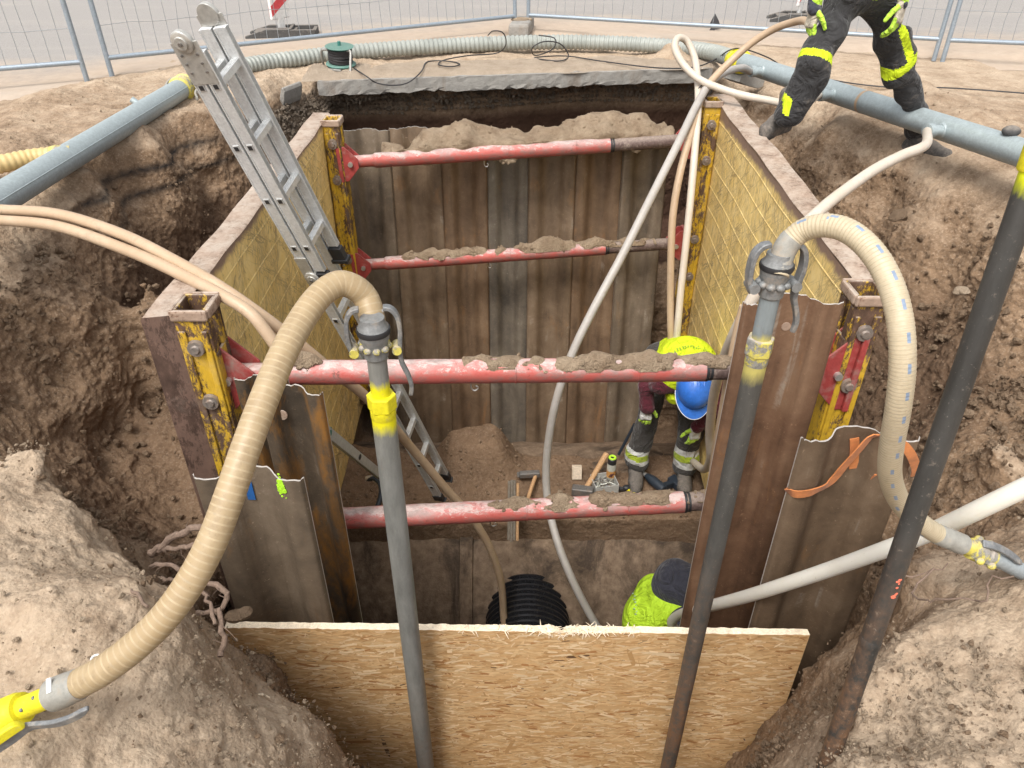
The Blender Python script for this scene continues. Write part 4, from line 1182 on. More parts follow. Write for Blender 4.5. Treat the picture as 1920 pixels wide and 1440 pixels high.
for k in range(7):
    sheet(wnames[k], ['sheet_grey', 'sheet_brown', 'sheet_warm', 'sheet_blue', 'sheet_brown', 'sheet_warm', 'sheet_grey'][k], wallX[k], wallX[k + 1] + .006, 5.42 + .016 * (k % 2), wtops[k], -3.3, .05, 'brown trench sheets of the far wall', lean=-.13, seed=k)
def sheet_px(pL, pR, ytop, Y, **kw):
    a = P(pL, ytop, Y=Y); b = P(pR, ytop, Y=Y); return a.x, b.x, a.z
xa, xb, za = sheet_px(434, 536, 716, 2.30)
sheet('dark sheet mostly hidden behind the left suction hose', 'sheet_dark', xa, xb, 2.31, za, -3.6, .04, seed=21)
xa, xb, za = sheet_px(478, 603, 742, 2.2)
sh_l, fy_l = sheet('tall dark rusty sheet between the left suction hose and the yellow painted riser pipe', 'sheet_dark', xa, xb, 2.2, za, -3.6, .065, seed=22, hole=(P(524, 788, Y=2.2).x, P(524, 788, Y=2.2).z, .022))
xa, xb, za = sheet_px(358, 566, 898, 1.86)
sh_ll, fy_ll = sheet('short grey muddy sheet with a green paint mark, behind the left suction hose', 'sheet_grey', xa, xb, 1.86, za, -3.4, .07, seed=23, toplean=-.012)
mb = MB(); c0 = P(527, 917, Y=1.855)
rgp = random.Random(3)
for k in range(60):
    a = c0 + Vector((rgp.gauss(0, .006) - .002, 0, rgp.gauss(0, .018))); yy_ = fy_ll(a.x - xa) - .0025; r_ = rgp.uniform(.002, .008)
    mb.tube([(a.x, yy_, a.z), (a.x, yy_ - .001 - k * 2e-5, a.z)], [r_, r_ * .8], 9)
part('paint_mark', mb, M['green_spray'], sh_ll)
mb = MB(); c0 = P(458, 945, Y=1.86); yy_ = fy_ll(c0.x - xa) - .004; mb.box((c0.x, yy_, c0.z), (.026, .003, .08)); part('blue_tape', mb, M['blue_tape'], sh_ll)
xa, xb, za = sheet_px(1396, 1586, 572, 2.25)
sh_r, fy_r = sheet('tall rust brown sheet with a round hole, behind the dark riser pipe at right', 'sheet_rust', xa, xb, 2.25, za, -3.6, .075, seed=24, hole=(P(1486, 632, Y=2.25).x, P(1486, 632, Y=2.25).z, .017), toplean=.004)
xa, xb, za = sheet_px(1506, 1730, 828, 1.86)
sh_rr, fy_rr = sheet('short brown sheet with the orange strap slung over it, lower right', 'sheet_brown', xa, xb, 1.86, za, -3.4, .075, seed=25)
SRR = (xa, xb, za)

# ------------------------------------------------------------------ OSB board across the front
YO = 1.70
TL, TR = P(425, 1165, Y=YO + .027), P(1514, 1179, Y=YO + .027)
def osb():
    t = thing('osb_board', 'yellowish chipboard sheet standing across the front of the pit', 'board', ((TL.x + TR.x) / 2, YO + .011, -2.2))
    mb = MB(); nx_ = 120; th = .027; zb = -2.2
    rg = random.Random(4)
    def topz(f):
        z = TL.z + (TR.z - TL.z) * f
        x = 425 + f * (1514 - 425)
        if 1035 < x < 1065: z -= .022 * math.sin((x - 1035) / 30 * math.pi)
        return z
    vs = []
    for y in (YO, YO + th):
        for i in range(nx_ + 1):
            f = i / nx_; x = TL.x + (TR.x - TL.x) * f
            for z in (topz(f) + rg.uniform(-.0025, .0025), topz(f) - .02, zb): vs.append((x, y + (rg.uniform(-.001, .001)), z))
    o = 3 * (nx_ + 1); fs = []; ms = []
    for i in range(nx_):
        a = 3 * i
        for j in (0, 1):
            fs.append((a + j, a + j + 1, a + 3 + j + 1, a + 3 + j)); ms.append(0)
            fs.append((o + a + 3 + j, o + a + 3 + j + 1, o + a + j + 1, o + a + j)); ms.append(0)
        fs.append((a, a + 3, o + a + 3, o + a)); ms.append(1)
    fs += [(0, o, o + 1, 1), (1, o + 1, o + 2, 2)]; ms += [1, 1]
    a = 3 * nx_; fs += [(a, a + 1, o + a + 1, o + a), (a + 1, a + 2, o + a + 2, o + a + 1)]; ms += [1, 1]
    mb.add(vs, fs, ms)
    part('board', mb, [M['osb'], M['splinter']], t)
    # pressed wood strands on the face seen from the front
    rn = np.random.default_rng(8); n = 14000
    cx = rn.uniform(TL.x + .01, TR.x - .01, n); cz = rn.uniform(-2.0, TL.z - .01, n)
    L = rn.uniform(.022, .078, n); W = .003 + .010 * rn.random(n) ** 1.3
    ang = rn.normal(0, .27, n); odd = rn.random(n) < .18; ang[odd] = rn.uniform(-1.5, 1.5, odd.sum())
    W[odd] *= .6; L[odd] *= .55
    tone = rn.choice(6, n, p=[.32, .28, .16, .17, .05, .02])
    tc = np.array([(.61, .385, .185), (.68, .465, .245), (.52, .305, .13), (.77, .58, .36), (.40, .19, .07), (.12, .065, .035)])[tone] * rn.uniform(.9, 1.1, (n, 1))
    W[tone == 5] *= .5; L[tone == 5] *= .5
    zmax = TL.z + (TR.z - TL.z) * (cx - TL.x) / (TR.x - TL.x)
    V_, F_ = [], []
    ca, sa = np.cos(ang), np.sin(ang)
    prof = [(-.5, -.2), (-.38, -.5), (.42, -.45), (.5, .1), (.36, .5), (-.42, .46)]
    yoff = YO - .0012 - np.arange(n) * (0.0018 / n)
    big_ = rn.permutation(n)[:260]; L[big_] = rn.uniform(.09, .17, 260); W[big_] = rn.uniform(.010, .022, 260)
    P_ = np.zeros((n, 6, 3))
    for k, (u_, v_) in enumerate(prof):
        jx = rn.uniform(-.08, .08, n)
        uu, vv = (u_ + jx) * L, v_ * W
        P_[:, k, 0] = np.clip(cx + uu * ca - vv * sa, TL.x + .002, TR.x - .002); P_[:, k, 2] = np.minimum(cz + uu * sa + vv * ca, zmax - .004); P_[:, k, 1] = yoff
    Wl = np.array(world_loc(t))
    me = mesh_np('strand_face', P_.reshape(-1, 3) - Wl, np.arange(n * 6), np.full(n, 6), [M['flake']], smooth=False)
    if len(me.polygons):
        at = me.attributes.new('tone', 'FLOAT_COLOR', 'POINT')
        col = np.ones((n * 6, 4), dtype=np.float32); col[:, :3] = np.repeat(tc, 6, 0)
        at.data.foreach_set('color', col[:len(me.vertices)].ravel())
    fo = bpy.data.objects.new('strand_face', me); COL.objects.link(fo); fo.parent = t; fo['kind'] = 'stuff'
    # torn fibres along the notch
    mb = MB()
    for k in range(330):
        if k < 240: x0 = rg.gauss(1075, 42)
        else: x0 = rg.uniform(860, 1200)
        f = (x0 - 425) / 1089; q = Vector((TL.x + (TR.x - TL.x) * f, YO + rg.uniform(-.004, th), topz(f)))
        if k % 9 == 0 and k < 150: q.z -= .006
        d = Vector((rg.gauss(0, 1), rg.uniform(-.9, .3), rg.uniform(-.35, .4))).normalized() * rg.uniform(.008, .035)
        mb.tube([q - d * .3, q + d * .4 + Vector((0, 0, rg.uniform(0, .004))), q + d], [.0022, .0018, .0006], 4)
    part('torn_fibres', mb, M['splinter'], t)
osb()
# ------------------------------------------------------------------ riser pipes (vacuum lances)
def hexnut(mb, c, ax, r, h, mi=0):
    ax = Vector(ax).normalized(); x = ax.orthogonal().normalized(); y = ax.cross(x)
    poly = [(r * math.cos(math.pi / 3 * k + .3), r * math.sin(math.pi / 3 * k + .3)) for k in range(6)]
    mb.prism(poly, Vector(c) - ax * h / 2, x, y, ax * h, mi)
def lever(mb, pts, w, t, side):
    mb.ribbon(pts, [Vector(side) * w_ for w_ in w], t)
def riser(label, mat, bot, top, r, nut_z, paint_mats, r_low=None):
    r_low = r_low or r
    t = thing('riser_pipe', label, 'riser pipe', (bot.x, bot.y, bot.z), 'dewatering riser pipes')
    d = (top - bot).normalized()
    mb = MB(); n = 30
    pts = [bot.lerp(top, k / n) for k in range(n + 1)]
    mb.tube(pts + [], [r_low if (nut_z is not None and p.z < nut_z) else r for p in pts], 24) if nut_z is None else mb.tube([p for p in pts if p.z < nut_z - .03] + [bot + d * ((nut_z - .01 - bot.z) / d.z), bot + d * ((nut_z - bot.z) / d.z)] + [p for p in pts if p.z > nut_z + .03], [r_low for p in pts if p.z < nut_z - .03] + [r_low, r] + [r for p in pts if p.z > nut_z + .03], 24); part('pipe', mb, mat, t)
    if nut_z is not None:
        q = bot + d * ((nut_z - bot.z) / d.z)
        mb = MB(); hexnut(mb, q, d, max(r_low * 1.22, r * 1.5), .046); nut = part('union_nut', mb, paint_mats, t, bevel=.004)
        mb = MB(); mb.tube([q - d * .050, q - d * .046, q - d * .024], [r_low * 1.0, r_low * 1.05, r_low * 1.05], 22); part('collar', mb, paint_mats, nut)
    return t, d
def bell(parent, q, d, r, mats, knob):
    """socket at the pipe head: ring with cast lugs"""
    mb = MB(); mb.tube([q - d * .035, q - d * .03, q - d * .012, q + d * .012, q + d * .02, q + d * .034], [r * 1.02, r * 1.22, r * 1.3, r * 1.3, r * 1.48, r * 1.5], 26)
    b = part('socket', mb, mats, parent)
    mb = MB()
    x = d.orthogonal().normalized(); y = d.cross(x)
    for k in range(9):
        a = 2 * math.pi * k / 9; mb.ball(q + (x * math.cos(a) + y * math.sin(a)) * r * 1.3, (.011, .011, .009), nu=8, nv=6)
    part('lugs', mb, knob, b)
r1b, r1 = P(716, 752, Y=1.6), .0252
zt1 = P(700, 648, Y=1.6).z
L1b, L1t = Vector((r1b.x, 1.6, -2.4)), Vector((r1b.x, 1.6, zt1))
m1 = lance_mat('riser_grey', (.205, .205, .19), (.21, .21, .20), 9, (.74, .68, .01), P(716, 810, Y=1.6).z, P(716, 708, Y=1.6).z, .5, -.9)
T1, d1 = riser('grey steel riser pipe with a yellow painted union, left of centre', m1, L1b, L1t, r1, r1b.z, M['yellow'], .0325)
bell(T1, L1t, d1, r1, M['coupling'], M['yellow_old'])
r2b, r2 = P(1424, 648, Y=1.5), .0222
zt2 = P(1453, 530, Y=1.5).z
L2b, L2t = Vector((r2b.x, 1.5, -2.4)), Vector((r2b.x, 1.5, zt2))
m2 = lance_mat('riser_black', (.075, .072, .066), (.22, .25, .26), P(1424, 660, Y=1.5).z, (.46, .40, .12), P(1410, 715, Y=1.5).z, P(1430, 622, Y=1.5).z, 1.0, -.25)
T2, d2 = riser('dark riser pipe with a grey head and worn yellow nut, right of centre', m2, L2b, L2t, r2, r2b.z, M['yellow_old'], .026)
bell(T2, L2t, d2, r2, M['coupling'], M['coupling'])
L3b, L3t = P(1566, 1390, d=1.77), P(1884, 480, d=1.28)
dd = (L3t - L3b).normalized(); L3t = L3t + dd * .42; L3b = L3b - dd * .5
m3 = lance_mat('riser_black_wide', (.042, .040, .037), (.04, .042, .04), 9, (.66, .70, .0), (L3t - dd * .315).z, 9, 1.5, .22)
T3, d3 = riser('black riser pipe with a yellow top standing nearest at the right edge', m3, L3b, L3t, .0218, None, None)
q3 = L3t - d3 * .19
mb = MB(); mb.tube([q3 - d3 * .09, q3 - d3 * .085, q3 + d3 * .0, q3 + d3 * .004, q3 + d3 * .05], [.0245, .027, .027, .030, .030], 24); part('collar', mb, M['yellow'], T3)
qq = L3b + d3 * (P(1612, 1208, d=1.63) - L3b).dot(d3); mb = MB(); mb.tube([qq - d3 * .012, qq - d3 * .006, qq + d3 * .006, qq + d3 * .012], [.022, .0234, .0234, .022], 22); part('weld_ring', mb, m3, T3)
mbr = MB(); rgp = random.Random(9)
for (u_, v_, n_) in ((1660, 1075, 7), (1672, 1118, 9)):
    for k in range(n_):
        f = ((P(u_, v_, d=1.56) - L3b).dot(d3)); c = L3b + d3 * (f + rgp.gauss(0, .008))
        a = rgp.gauss(-1.45, .16); out = Vector((math.cos(a), math.sin(a), 0)); q = c + out * .0216
        mbr.tube([q, q + out * (.0010 + k * 1e-5)], [rgp.uniform(.002, .005), .002], 7)
part('paint_marks', mbr, plain('coral_paint', (.72, .17, .10), .6), T3)

# ------------------------------------------------------------------ ribbed suction hoses with lever couplings
def px_path(lst): return [P(a, b, d=c) for a, b, c in lst]
def ribbed(pts, r, pitch, amp, n=20, blue=None, lines=True):
    pth = catmull(pts, pitch / 4)
    rr = [r + amp * (1 if i % 4 in (1, 2) else -.6) for i in range(len(pth))]
    mb = MB()
    def mi(i, k):
        return 1 if (lines and i % 4 == 0) else 0
    mb.tube(pth, rr, n, mi=mi)
    if blue is not None:
        cen = P(1590, 640, d=1.55)
        for i in range(len(pth) - 1):
            if (i // 9) % 3 == 0:
                tt = (pth[i + 1] - pth[i]).normalized(); ou = pth[i] - cen; ou = (ou - tt * ou.dot(tt)).normalized(); tc = (Vector((0, 0, CAM_Z)) - pth[i]).normalized()
                kk = max(range(n), key=lambda k: (Vector(mb.v[i * n + k]) - pth[i]).dot(ou * .78 + tc * .62)); mb.m[i * n + kk] = 2
    return mb, pth
hl = px_path([(702, 638, 1.87), (699, 606, 1.87), (694, 580, 1.87), (684, 556, 1.87), (663, 538, 1.85), (634, 532, 1.83), (598, 556, 1.80), (562, 606, 1.76), (527, 672, 1.71), (494, 752, 1.66), (462, 838, 1.62), (432, 925, 1.60), (402, 1005, 1.59),
              (365, 1078, 1.585), (318, 1146, 1.58), (262, 1204, 1.58), (200, 1252, 1.585), (150, 1281, 1.60), (100, 1303, 1.615)])
HLr = .0325
T = thing('suction_hose', 'beige ribbed suction hose arching from the grey riser pipe down onto the left sand mound', 'suction hose', (hl[-1].x, hl[-1].y, hl[-1].z - .05), 'ribbed suction hoses')
mb, pthL = ribbed(hl, HLr, .0165, .00012); part('hose', mb, [M['hose_left'], M['hose_left_line']], T)
# riser end: grey cuff, ball ring, two levers
def lever_set(T, q, d, r, mat, lugmat, ax, s=1.0, long_side=1):
    """ball ring of the hose tail with two hooked levers hanging past the socket; ax = side direction of the levers"""
    ax = Vector(ax).normalized(); fw = d.cross(ax).normalized()
    mb = MB(); mb.tube([q + d * .06 * s, q + d * .045 * s, q + d * .036 * s, q + d * .02 * s, q + d * .006 * s], [r * 1.2, r * 1.24, r * 1.52, r * 1.62, r * 1.5], 28); ring = part('ball_ring', mb, mat, T)
    mb = MB(); mb.tube([q + d * .032 * s, q + d * .026 * s, q + d * .018 * s], [r * 1.66, r * 1.72, r * 1.66], 28); part('rubber_ring', mb, M['black'], ring)
    for sg in (1, -1):
        mb = MB(); o = q + ax * sg * r * 1.62
        pts = [o + d * .085 * s + ax * sg * -.012, o + d * .082 * s + ax * sg * .006, o + d * .06 * s + ax * sg * .020, o + d * .02 * s + ax * sg * .024, o - d * .025 * s + ax * sg * .020]
        wd = [.010, .012, .013, .013, .012]
        if sg == long_side: pts += [o - d * .07 * s + ax * sg * .020, o - d * .115 * s + ax * sg * .034, o - d * .15 * s + ax * sg * .040, o - d * .178 * s + ax * sg * .036]; wd += [.010, .009, .008, .005]
        else: pts += [o - d * .05 * s + ax * sg * .012]; wd += [.007]
        pth = catmull(pts, .008); ws = np.interp(np.linspace(0, len(wd) - 1, len(pth)), range(len(wd)), wd)
        lever(mb, pth, ws, .011, fw); lv = part('lever', mb, M['lever'], T, bevel=.002)
        mb = MB(); mb.cyl(o - d * .03 * s + ax * sg * .012 - fw * .02, o - d * .03 * s + ax * sg * .012 + fw * .02, .012, n=14); part('pivot', mb, lugmat, lv)
lever_set(T, L1t + d1 * .02, d1, r1, M['coupling'], M['yellow_old'], (1, .15, 0), 1.0)
mb = MB(); qc = hl[1]; mb.ball(hl[2] + Vector((.030, -.01, -.002)), (.006, .006, .008), nu=8, nv=6); part('clamp_bolt', mb, M['pin'], T)
# ground end: cuff, yellow cast coupling, long curved lever, steel tail
e0, e1 = pthL[-1], pthL[-9]; dE = (e0 - e1).normalized()
mb = MB(); mb.tube([e0 - dE * .075, e0 - dE * .07, e0 - dE * .055, e0 - dE * .045, e0 - dE * .01, e0 + dE * .0, e0 + dE * .002], [HLr * 1.02, HLr * 1.06, HLr * 1.05, HLr * 1.09, HLr * 1.12, HLr * 1.10, HLr * .9], 26)
cf = part('cuff', mb, M['cuff'], T)
mb = MB(); qx = e0 - dE * .03; up = Vector((0, -.5, .86)); up = (up - dE * up.dot(dE)).normalized(); sd = dE.cross(up)
mb.box(qx + up * (HLr * 1.11) + sd * .012, (.012, .030, .003), Matrix((dE, sd, up)).transposed()); part('clip_plate', mb, M['white'], cf)
mb = MB(); g = e0
mb.tube([g, g + dE * .012, g + dE * .014, g + dE * .085, g + dE * .087, g + dE * .10, g + dE * .103, g + dE * .165, g + dE * .17, g + dE * .19], [.0245, .0255, .024, .0245, .034, .036, .038, .038, .033, .03], 26)
cp = part('coupling', mb, M['yellow'], T)
mb = MB()
for k in (0, 1): mb.ball(g + dE * (.03 + .035 * k) + up * .0225 - sd * .010 * (1 if k else -.4), .0045, nu=8, nv=6)
part('rivets', mb, M['lever'], cp)
lv = [P(-60, 1440, d=1.50), P(-20, 1412, d=1.51), P(20, 1385, d=1.52), P(48, 1364, d=1.53), P(75, 1359, d=1.53), P(105, 1356, d=1.52), P(140, 1344, d=1.51), P(166, 1327, d=1.50)]
mb = MB(); pl = catmull(lv, .006); wd = np.interp(np.linspace(0, 1, len(pl)), [0, .35, .55, .75, .93, 1], [.012, .014, .013, .011, .009, .003]); lever(mb, pl, wd, .010, (sd * .3 + up * .9).normalized()); l1 = part('long_lever', mb, M['lever'], T, bevel=.002)
mb = MB(); la = [P(-70, 1428, d=1.49), P(-20, 1396, d=1.495), P(30, 1362, d=1.505), P(42, 1357, d=1.51)]
pl = catmull(la, .008); lever(mb, pl, [.013] * (len(pl) - 1) + [.008], .014, (sd * .3 + up * .9).normalized()); part('lever_arm', mb, M['yellow'], l1, bevel=.003)
tail = [g + dE * .18, g + dE * .5, g + dE * .9 + Vector((-.1, 0, 0))]
mb = MB(); mb.tube(catmull(tail, .05), .024, 20); part('tail_pipe', mb, M['galv'], T)

# right suction hose
hr_ = px_path([(1457, 518, 1.63), (1463, 490, 1.63), (1477, 458, 1.62), (1506, 432, 1.60), (1540, 423, 1.57), (1578, 428, 1.54), (1614, 450, 1.51), (1648, 490, 1.48), (1674, 545, 1.46), (1689, 612, 1.45), (1692, 690, 1.47), (1684, 765, 1.52), (1672, 835, 1.60),
              (1669, 890, 1.68), (1684, 935, 1.76), (1715, 972, 1.83), (1752, 998, 1.88), (1788, 1014, 1.90)])
HRr = .0248
T = thing('suction_hose', 'cream ribbed suction hose with blue dashes looping from the dark riser pipe at right', 'suction hose', (hr_[-1].x, hr_[-1].y, hr_[-1].z - .05), 'ribbed suction hoses')
mb, pthR = ribbed(hr_, HRr, .0085, .0004, n=22, blue=(.75, -.55, .25)); part('hose', mb, [M['hose_right'], M['hose_right_line'], M['hose_blue']], T)
c0 = pthR[0]; cd = (pthR[12] - pthR[0]).normalized()
mb = MB(); qs = [pthR[k] for k in range(6, 44, 4)]; mb.tube(qs, [HRr * 1.04 if k % 2 else HRr * 1.07 for k in range(len(qs))], 24); part('cuff', mb, M['cuff'], T)
lever_set(T, L2t + d2 * .02, d2, r2, M['coupling'], M['coupling'], (1, .1, 0), .85)
e0, e1 = pthR[-1], pthR[-9]; dE = (e0 - e1).normalized()
mb = MB(); mb.tube([e0 - dE * .06, e0 - dE * .055, e0 - dE * .03, e0 - dE * .025, e0 - dE * .02, e0 + dE * .03, e0 + dE * .032], [HRr * 1.02, HRr * 1.07, HRr * 1.07, HRr * 1.11, HRr * 1.07, HRr * 1.09, HRr * .9], 24); part('cuff', mb, M['cuff'], T)
mb = MB(); g = e0 + dE * .03
mb.tube([g, g + dE * .03, g + dE * .032, g + dE * .06, g + dE * .062, g + dE * .075, g + dE * .08, g + dE * .10], [.021, .022, .028, .029, .024, .024, .028, .026], 24); cp = part('coupling', mb, M['yellow_old'], T)
upv = Vector((0, -.5, .86)); upv = (upv - dE * upv.dot(dE)).normalized(); sdv = dE.cross(upv)
mb = MB()
for s_ in (.05, .09):
    for sg in (1, -1):
        mb = MB(); mb.ball(g + dE * s_ + sdv * sg * .028 + upv * .008, (.012, .012, .010), nu=10, nv=7); part('lug', mb, M['yellow_old'], cp)
mb = MB(); lp = catmull([g + dE * .035 + upv * .028 - sdv * .01, g + dE * .07 + upv * .036 - sdv * .012, g + dE * .12 + upv * .034 - sdv * .01, g + dE * .17 + upv * .03], .008); lever(mb, lp, [.010] * (len(lp) - 2) + [.008, .006], .009, sdv); part('lever', mb, M['lever'], T, bevel=.002)
mb = MB(); mb.tube(catmull([g + dE * .095, g + dE * .14, g + dE * .30, g + dE * .7 + Vector((.05, .1, .0))], .03), .022, 20); part('tail_pipe', mb, M['galv'], T)

# ------------------------------------------------------------------ header pipes round the pit
def pipe_thing(a, b, r, label, mat):
    t = thing('header_pipe', label, 'steel pipe', ((a.x + b.x) / 2, (a.y + b.y) / 2, min(a.z, b.z) - r), 'galvanised header pipes')
    mb = MB(); mb.pipe([a.lerp(b, k / 40) for k in range(41)], r, r - .006, 32); part('pipe', mb, mat, t)
    return t
pa, pb = P(0, 373, z=.0), P(338, 168, z=-.015)
pa = pa + (pa - pb) * .55
T = pipe_thing(pa, pb, .073, 'grey galvanised header pipe lying along the left rim of the pit', M['galv_pipe'])
d = (pb - pa).normalized(); s = d.cross(Vector((0, 0, 1))).normalized(); u = s.cross(d)
mb = MB(); ws = pa + u * .0725 * .35 + s * .0725 * .94; mb.tube([ws, ws + (pb - pa)], .0035, 6); part('weld_seam', mb, M['galv_pipe'], T)
def yellow_ring(T, q, d, r, mats):
    mb = MB(); mb.tube([q - d * .02, q - d * .01, q + d * .02, q + d * .03, q + d * .06, q + d * .09, q + d * .10, q + d * .13, q + d * .16], [r, r * 1.18, r * 1.3, r * 1.18, r * 1.12, r * 1.16, r * 1.28, r * 1.16, r * 1.0], 30, mi=0)
    return part('coupling', mb, mats, T)
cpl = yellow_ring(T, pb, d, .073, M['yellow_old'])
for sg, ln in ((1, .20), (-1, .16)):
    mb = MB(); o = pb + s * sg * .105 + d * .05; pl = catmull([o + d * .12 + u * .04, o + d * .05 + u * .03 + s * sg * .012, o - d * .03 + s * sg * .02, o - d * ln * .6 + s * sg * .03 - u * .02, o - d * ln + s * sg * .07 - u * .03], .012); lever(mb, pl, [.016] * (len(pl) - 1) + [.008], .014, u); part('lever', mb, M['cuff'], T, bevel=.002)
mb = MB(); q = P(248, 200, z=.0); q = pa + d * ((q - pa).dot(d)); mb.cyl(q - s * .07 + u * .03, q - s * .105 + u * .06, .022, n=14); part('stub', mb, M['galv_pipe'], T)
ra, rb = P(1392, 117, z=.02), P(1925, 290, z=.06)
rb2 = rb + (rb - ra) * .35
TR_ = pipe_thing(ra, rb2, .073, 'blue grey header pipe with hose stubs on the right rim before the worker', M['galv_pipe'])
d = (rb - ra).normalized(); s = d.cross(Vector((0, 0, 1))).normalized(); u = s.cross(d)
if s.y > 0: s = -s
s2 = Vector((-d.y, d.x, 0)).normalized()
if s2.x > 0: s2 = -s2
cpl = yellow_ring(TR_, ra, -d, .073, M['yellow'])
STUB = []
for f_px in ((1440, 132), (1578, 178), (1782, 250)):
    q = P(*f_px, z=.03); q = ra + d * ((q - ra).dot(d))
    o = q + s2 * .075; e = q + s2 * .17 + Vector((0, 0, .005))
    mb = MB(); mb.tube([o - s2 * .03, o, o + s2 * .004, e - s2 * .045, e - s2 * .04, e, e + s2 * .002], [.05, .040, .034, .034, .042, .042, .03], 20); part('stub', mb, M['galv_pipe'], TR_)
    STUB.append(e)
mb = MB(); q = P(1617, 195, z=.03); q = ra + d * ((q - ra).dot(d)); mb.tube([q - d * .012, q + d * .012], [.0745, .0745], 30, caps=False); part('paint_band', mb, M['hose_tan'], TR_)
mb = MB(); q = P(1905, 262, z=.05); q = ra + d * ((q - ra).dot(d) + .12); mb.ball(q + Vector((0, 0, .09)), (.05, .04, .03)); part('valve', mb, M['rubber'], TR_)
# grey ribbed hose behind the slab
gh = [pb + (pb - pa).normalized() * .12] + [P(a, b, z=c) for a, b, c in ((400, 140, .0), (450, 126, -.02), (540, 112, -.03), (660, 98, -.03), (780, 89, -.03), (900, 83, -.03), (1030, 79, -.03), (1150, 81, -.03), (1260, 88, -.03), (1330, 97, -.01), (1362, 106, .01))] + [ra - d * .10]
pth = catmull(gh, .011); rr = [.066 + (.004 if i % 4 in (1, 2) else -.004) for i in range(len(pth))]
mb = MB(); mb.tube(pth, rr, 18)
solo('ribbed_hose', mb, hose_mat('grey_ribbed_hose', (.27, .285, .26), (.36, .375, .345), (.30, .24, .17), .02, .3), 'grey ribbed hose lying along the far rim between the two header pipes', 'hose')
# short yellow hose joining the left pipe
yh = [P(-60, 318, z=.02), P(0, 308, z=.02), P(60, 296, z=.02), P(108, 291, z=.02)]
pth = catmull(yh, .008); mb = MB(); mb.tube(pth, [.047 + (.002 if i % 4 in (1, 2) else -.002) for i in range(len(pth))], 18)
T = thing('branch_hose', 'yellowish ribbed hose reaching the left header pipe at the photo edge', 'hose', (yh[1].x, yh[1].y, -.05)); part('hose', mb, M['hose_yellow'], T)
mb = MB(); dq = (yh[-1] - yh[-2]).normalized(); mb.tube([yh[-1] - dq * .03, yh[-1], yh[-1] + dq * .02, yh[-1] + dq * .07], [.05, .055, .05, .045], 18); part('coupling', mb, M['yellow_old'], T)

# ------------------------------------------------------------------ thin smooth hoses
def thin(name, pts, r, mat, label, n=12, step=.03):
    mb = MB(); mb.tube(catmull(pts, step), r, n)
    return solo(name, mb, M[mat], label, 'hose', 'smooth jetting hoses')
Pd = px_path
thin('smooth_hose', [P(-90, 388, z=.05)] + [P(a, b, d=c) for a, b, c in ((0, 393, 3.42), (110, 402, 3.25), (230, 440, 3.08), (330, 490, 2.95), (410, 536, 2.85), (480, 584, 2.85), (545, 632, 2.95), (610, 685, 3.1), (690, 748, 3.4), (770, 838, 3.9), (835, 915, 4.2), (880, 965, 4.4), (915, 1020, 4.6), (938, 1085, 4.8), (944, 1150, 5.0), (946, 1200, 5.05))],
     .024, 'hose_tan', 'upper of two tan hoses sweeping over the left panel, running down to the black pipe')
thin('smooth_hose', [P(-90, 408, z=.05)] + [P(a, b, d=c) for a, b, c in ((0, 413, 3.36), (110, 425, 3.2), (240, 470, 3.02), (340, 515, 2.9), (420, 556, 2.8), (468, 586, 2.78), (500, 624, 2.8), (530, 668, 2.85), (555, 720, 3.0), (566, 790, 3.15), (572, 900, 3.5), (600, 1000, 4.1))],
     .024, 'hose_tan', 'lower of two tan hoses sweeping over the left panel, vanishing behind the beige hose')
KN = P(1318, 165, d=5.0)
thin('smooth_hose', [STUB[0]] + Pd([(1392, 127, 5.6), (1358, 136, 5.3), (1330, 158, 5.0), (1305, 200, 4.85), (1270, 272, 4.7), (1215, 382, 4.55), (1165, 482, 4.5), (1110, 585, 4.5), (1072, 665, 4.55), (1046, 740, 4.65), (1031, 810, 4.8), (1024, 880, 4.95), (1028, 945, 5.0), (1045, 1015, 4.9), (1072, 1085, 4.85), (1105, 1150, 4.9), (1135, 1200, 5.0)]),
     .026, 'hose_grey', 'long greyish hose hanging from the right header pipe across the middle of the pit')
thin('smooth_hose', [STUB[1]] + Pd([(1500, 197, 4.75), (1440, 188, 4.8), (1390, 178, 4.85), (1345, 164, 4.9), (1310, 148, 4.95), (1282, 122, 5.0), (1266, 92, 5.05), (1270, 72, 5.1), (1287, 76, 5.15), (1302, 108, 5.15), (1308, 150, 5.05), (1309, 200, 4.9), (1303, 280, 4.78), (1296, 360, 4.78), (1287, 450, 4.85), (1277, 540, 4.95), (1270, 620, 5.05), (1262, 700, 5.3)]),
     .024, 'hose_pale', 'pale hose looping in a bow above the far right post')
thin('smooth_hose', Pd([(1524, 58, 4.45), (1512, 40, 4.55), (1490, 41, 4.7), (1452, 54, 4.85), (1410, 80, 4.95), (1370, 115, 5.0), (1340, 145, 5.0), (1318, 175, 4.95), (1298, 240, 4.82), (1276, 320, 4.75), (1262, 400, 4.8), (1258, 480, 4.88), (1257, 560, 5.0), (1258, 630, 5.1), (1262, 690, 5.3)]),
     .024, 'hose_tan', 'pinkish tan hose held in the standing worker\'s glove, running down the right post')
mb = MB(); mb.tube([KN + Vector((.0, -.06, .0)) + Vector((.05 * math.cos(a), .05 * math.sin(a) * .6, .04 * math.sin(a + .5))) for a in np.linspace(0, 6.2, 14)], .004, 6)
solo('cable_tie', mb, M['black'], 'black cable tie round the crossing hoses above the far right post', 'cable tie')
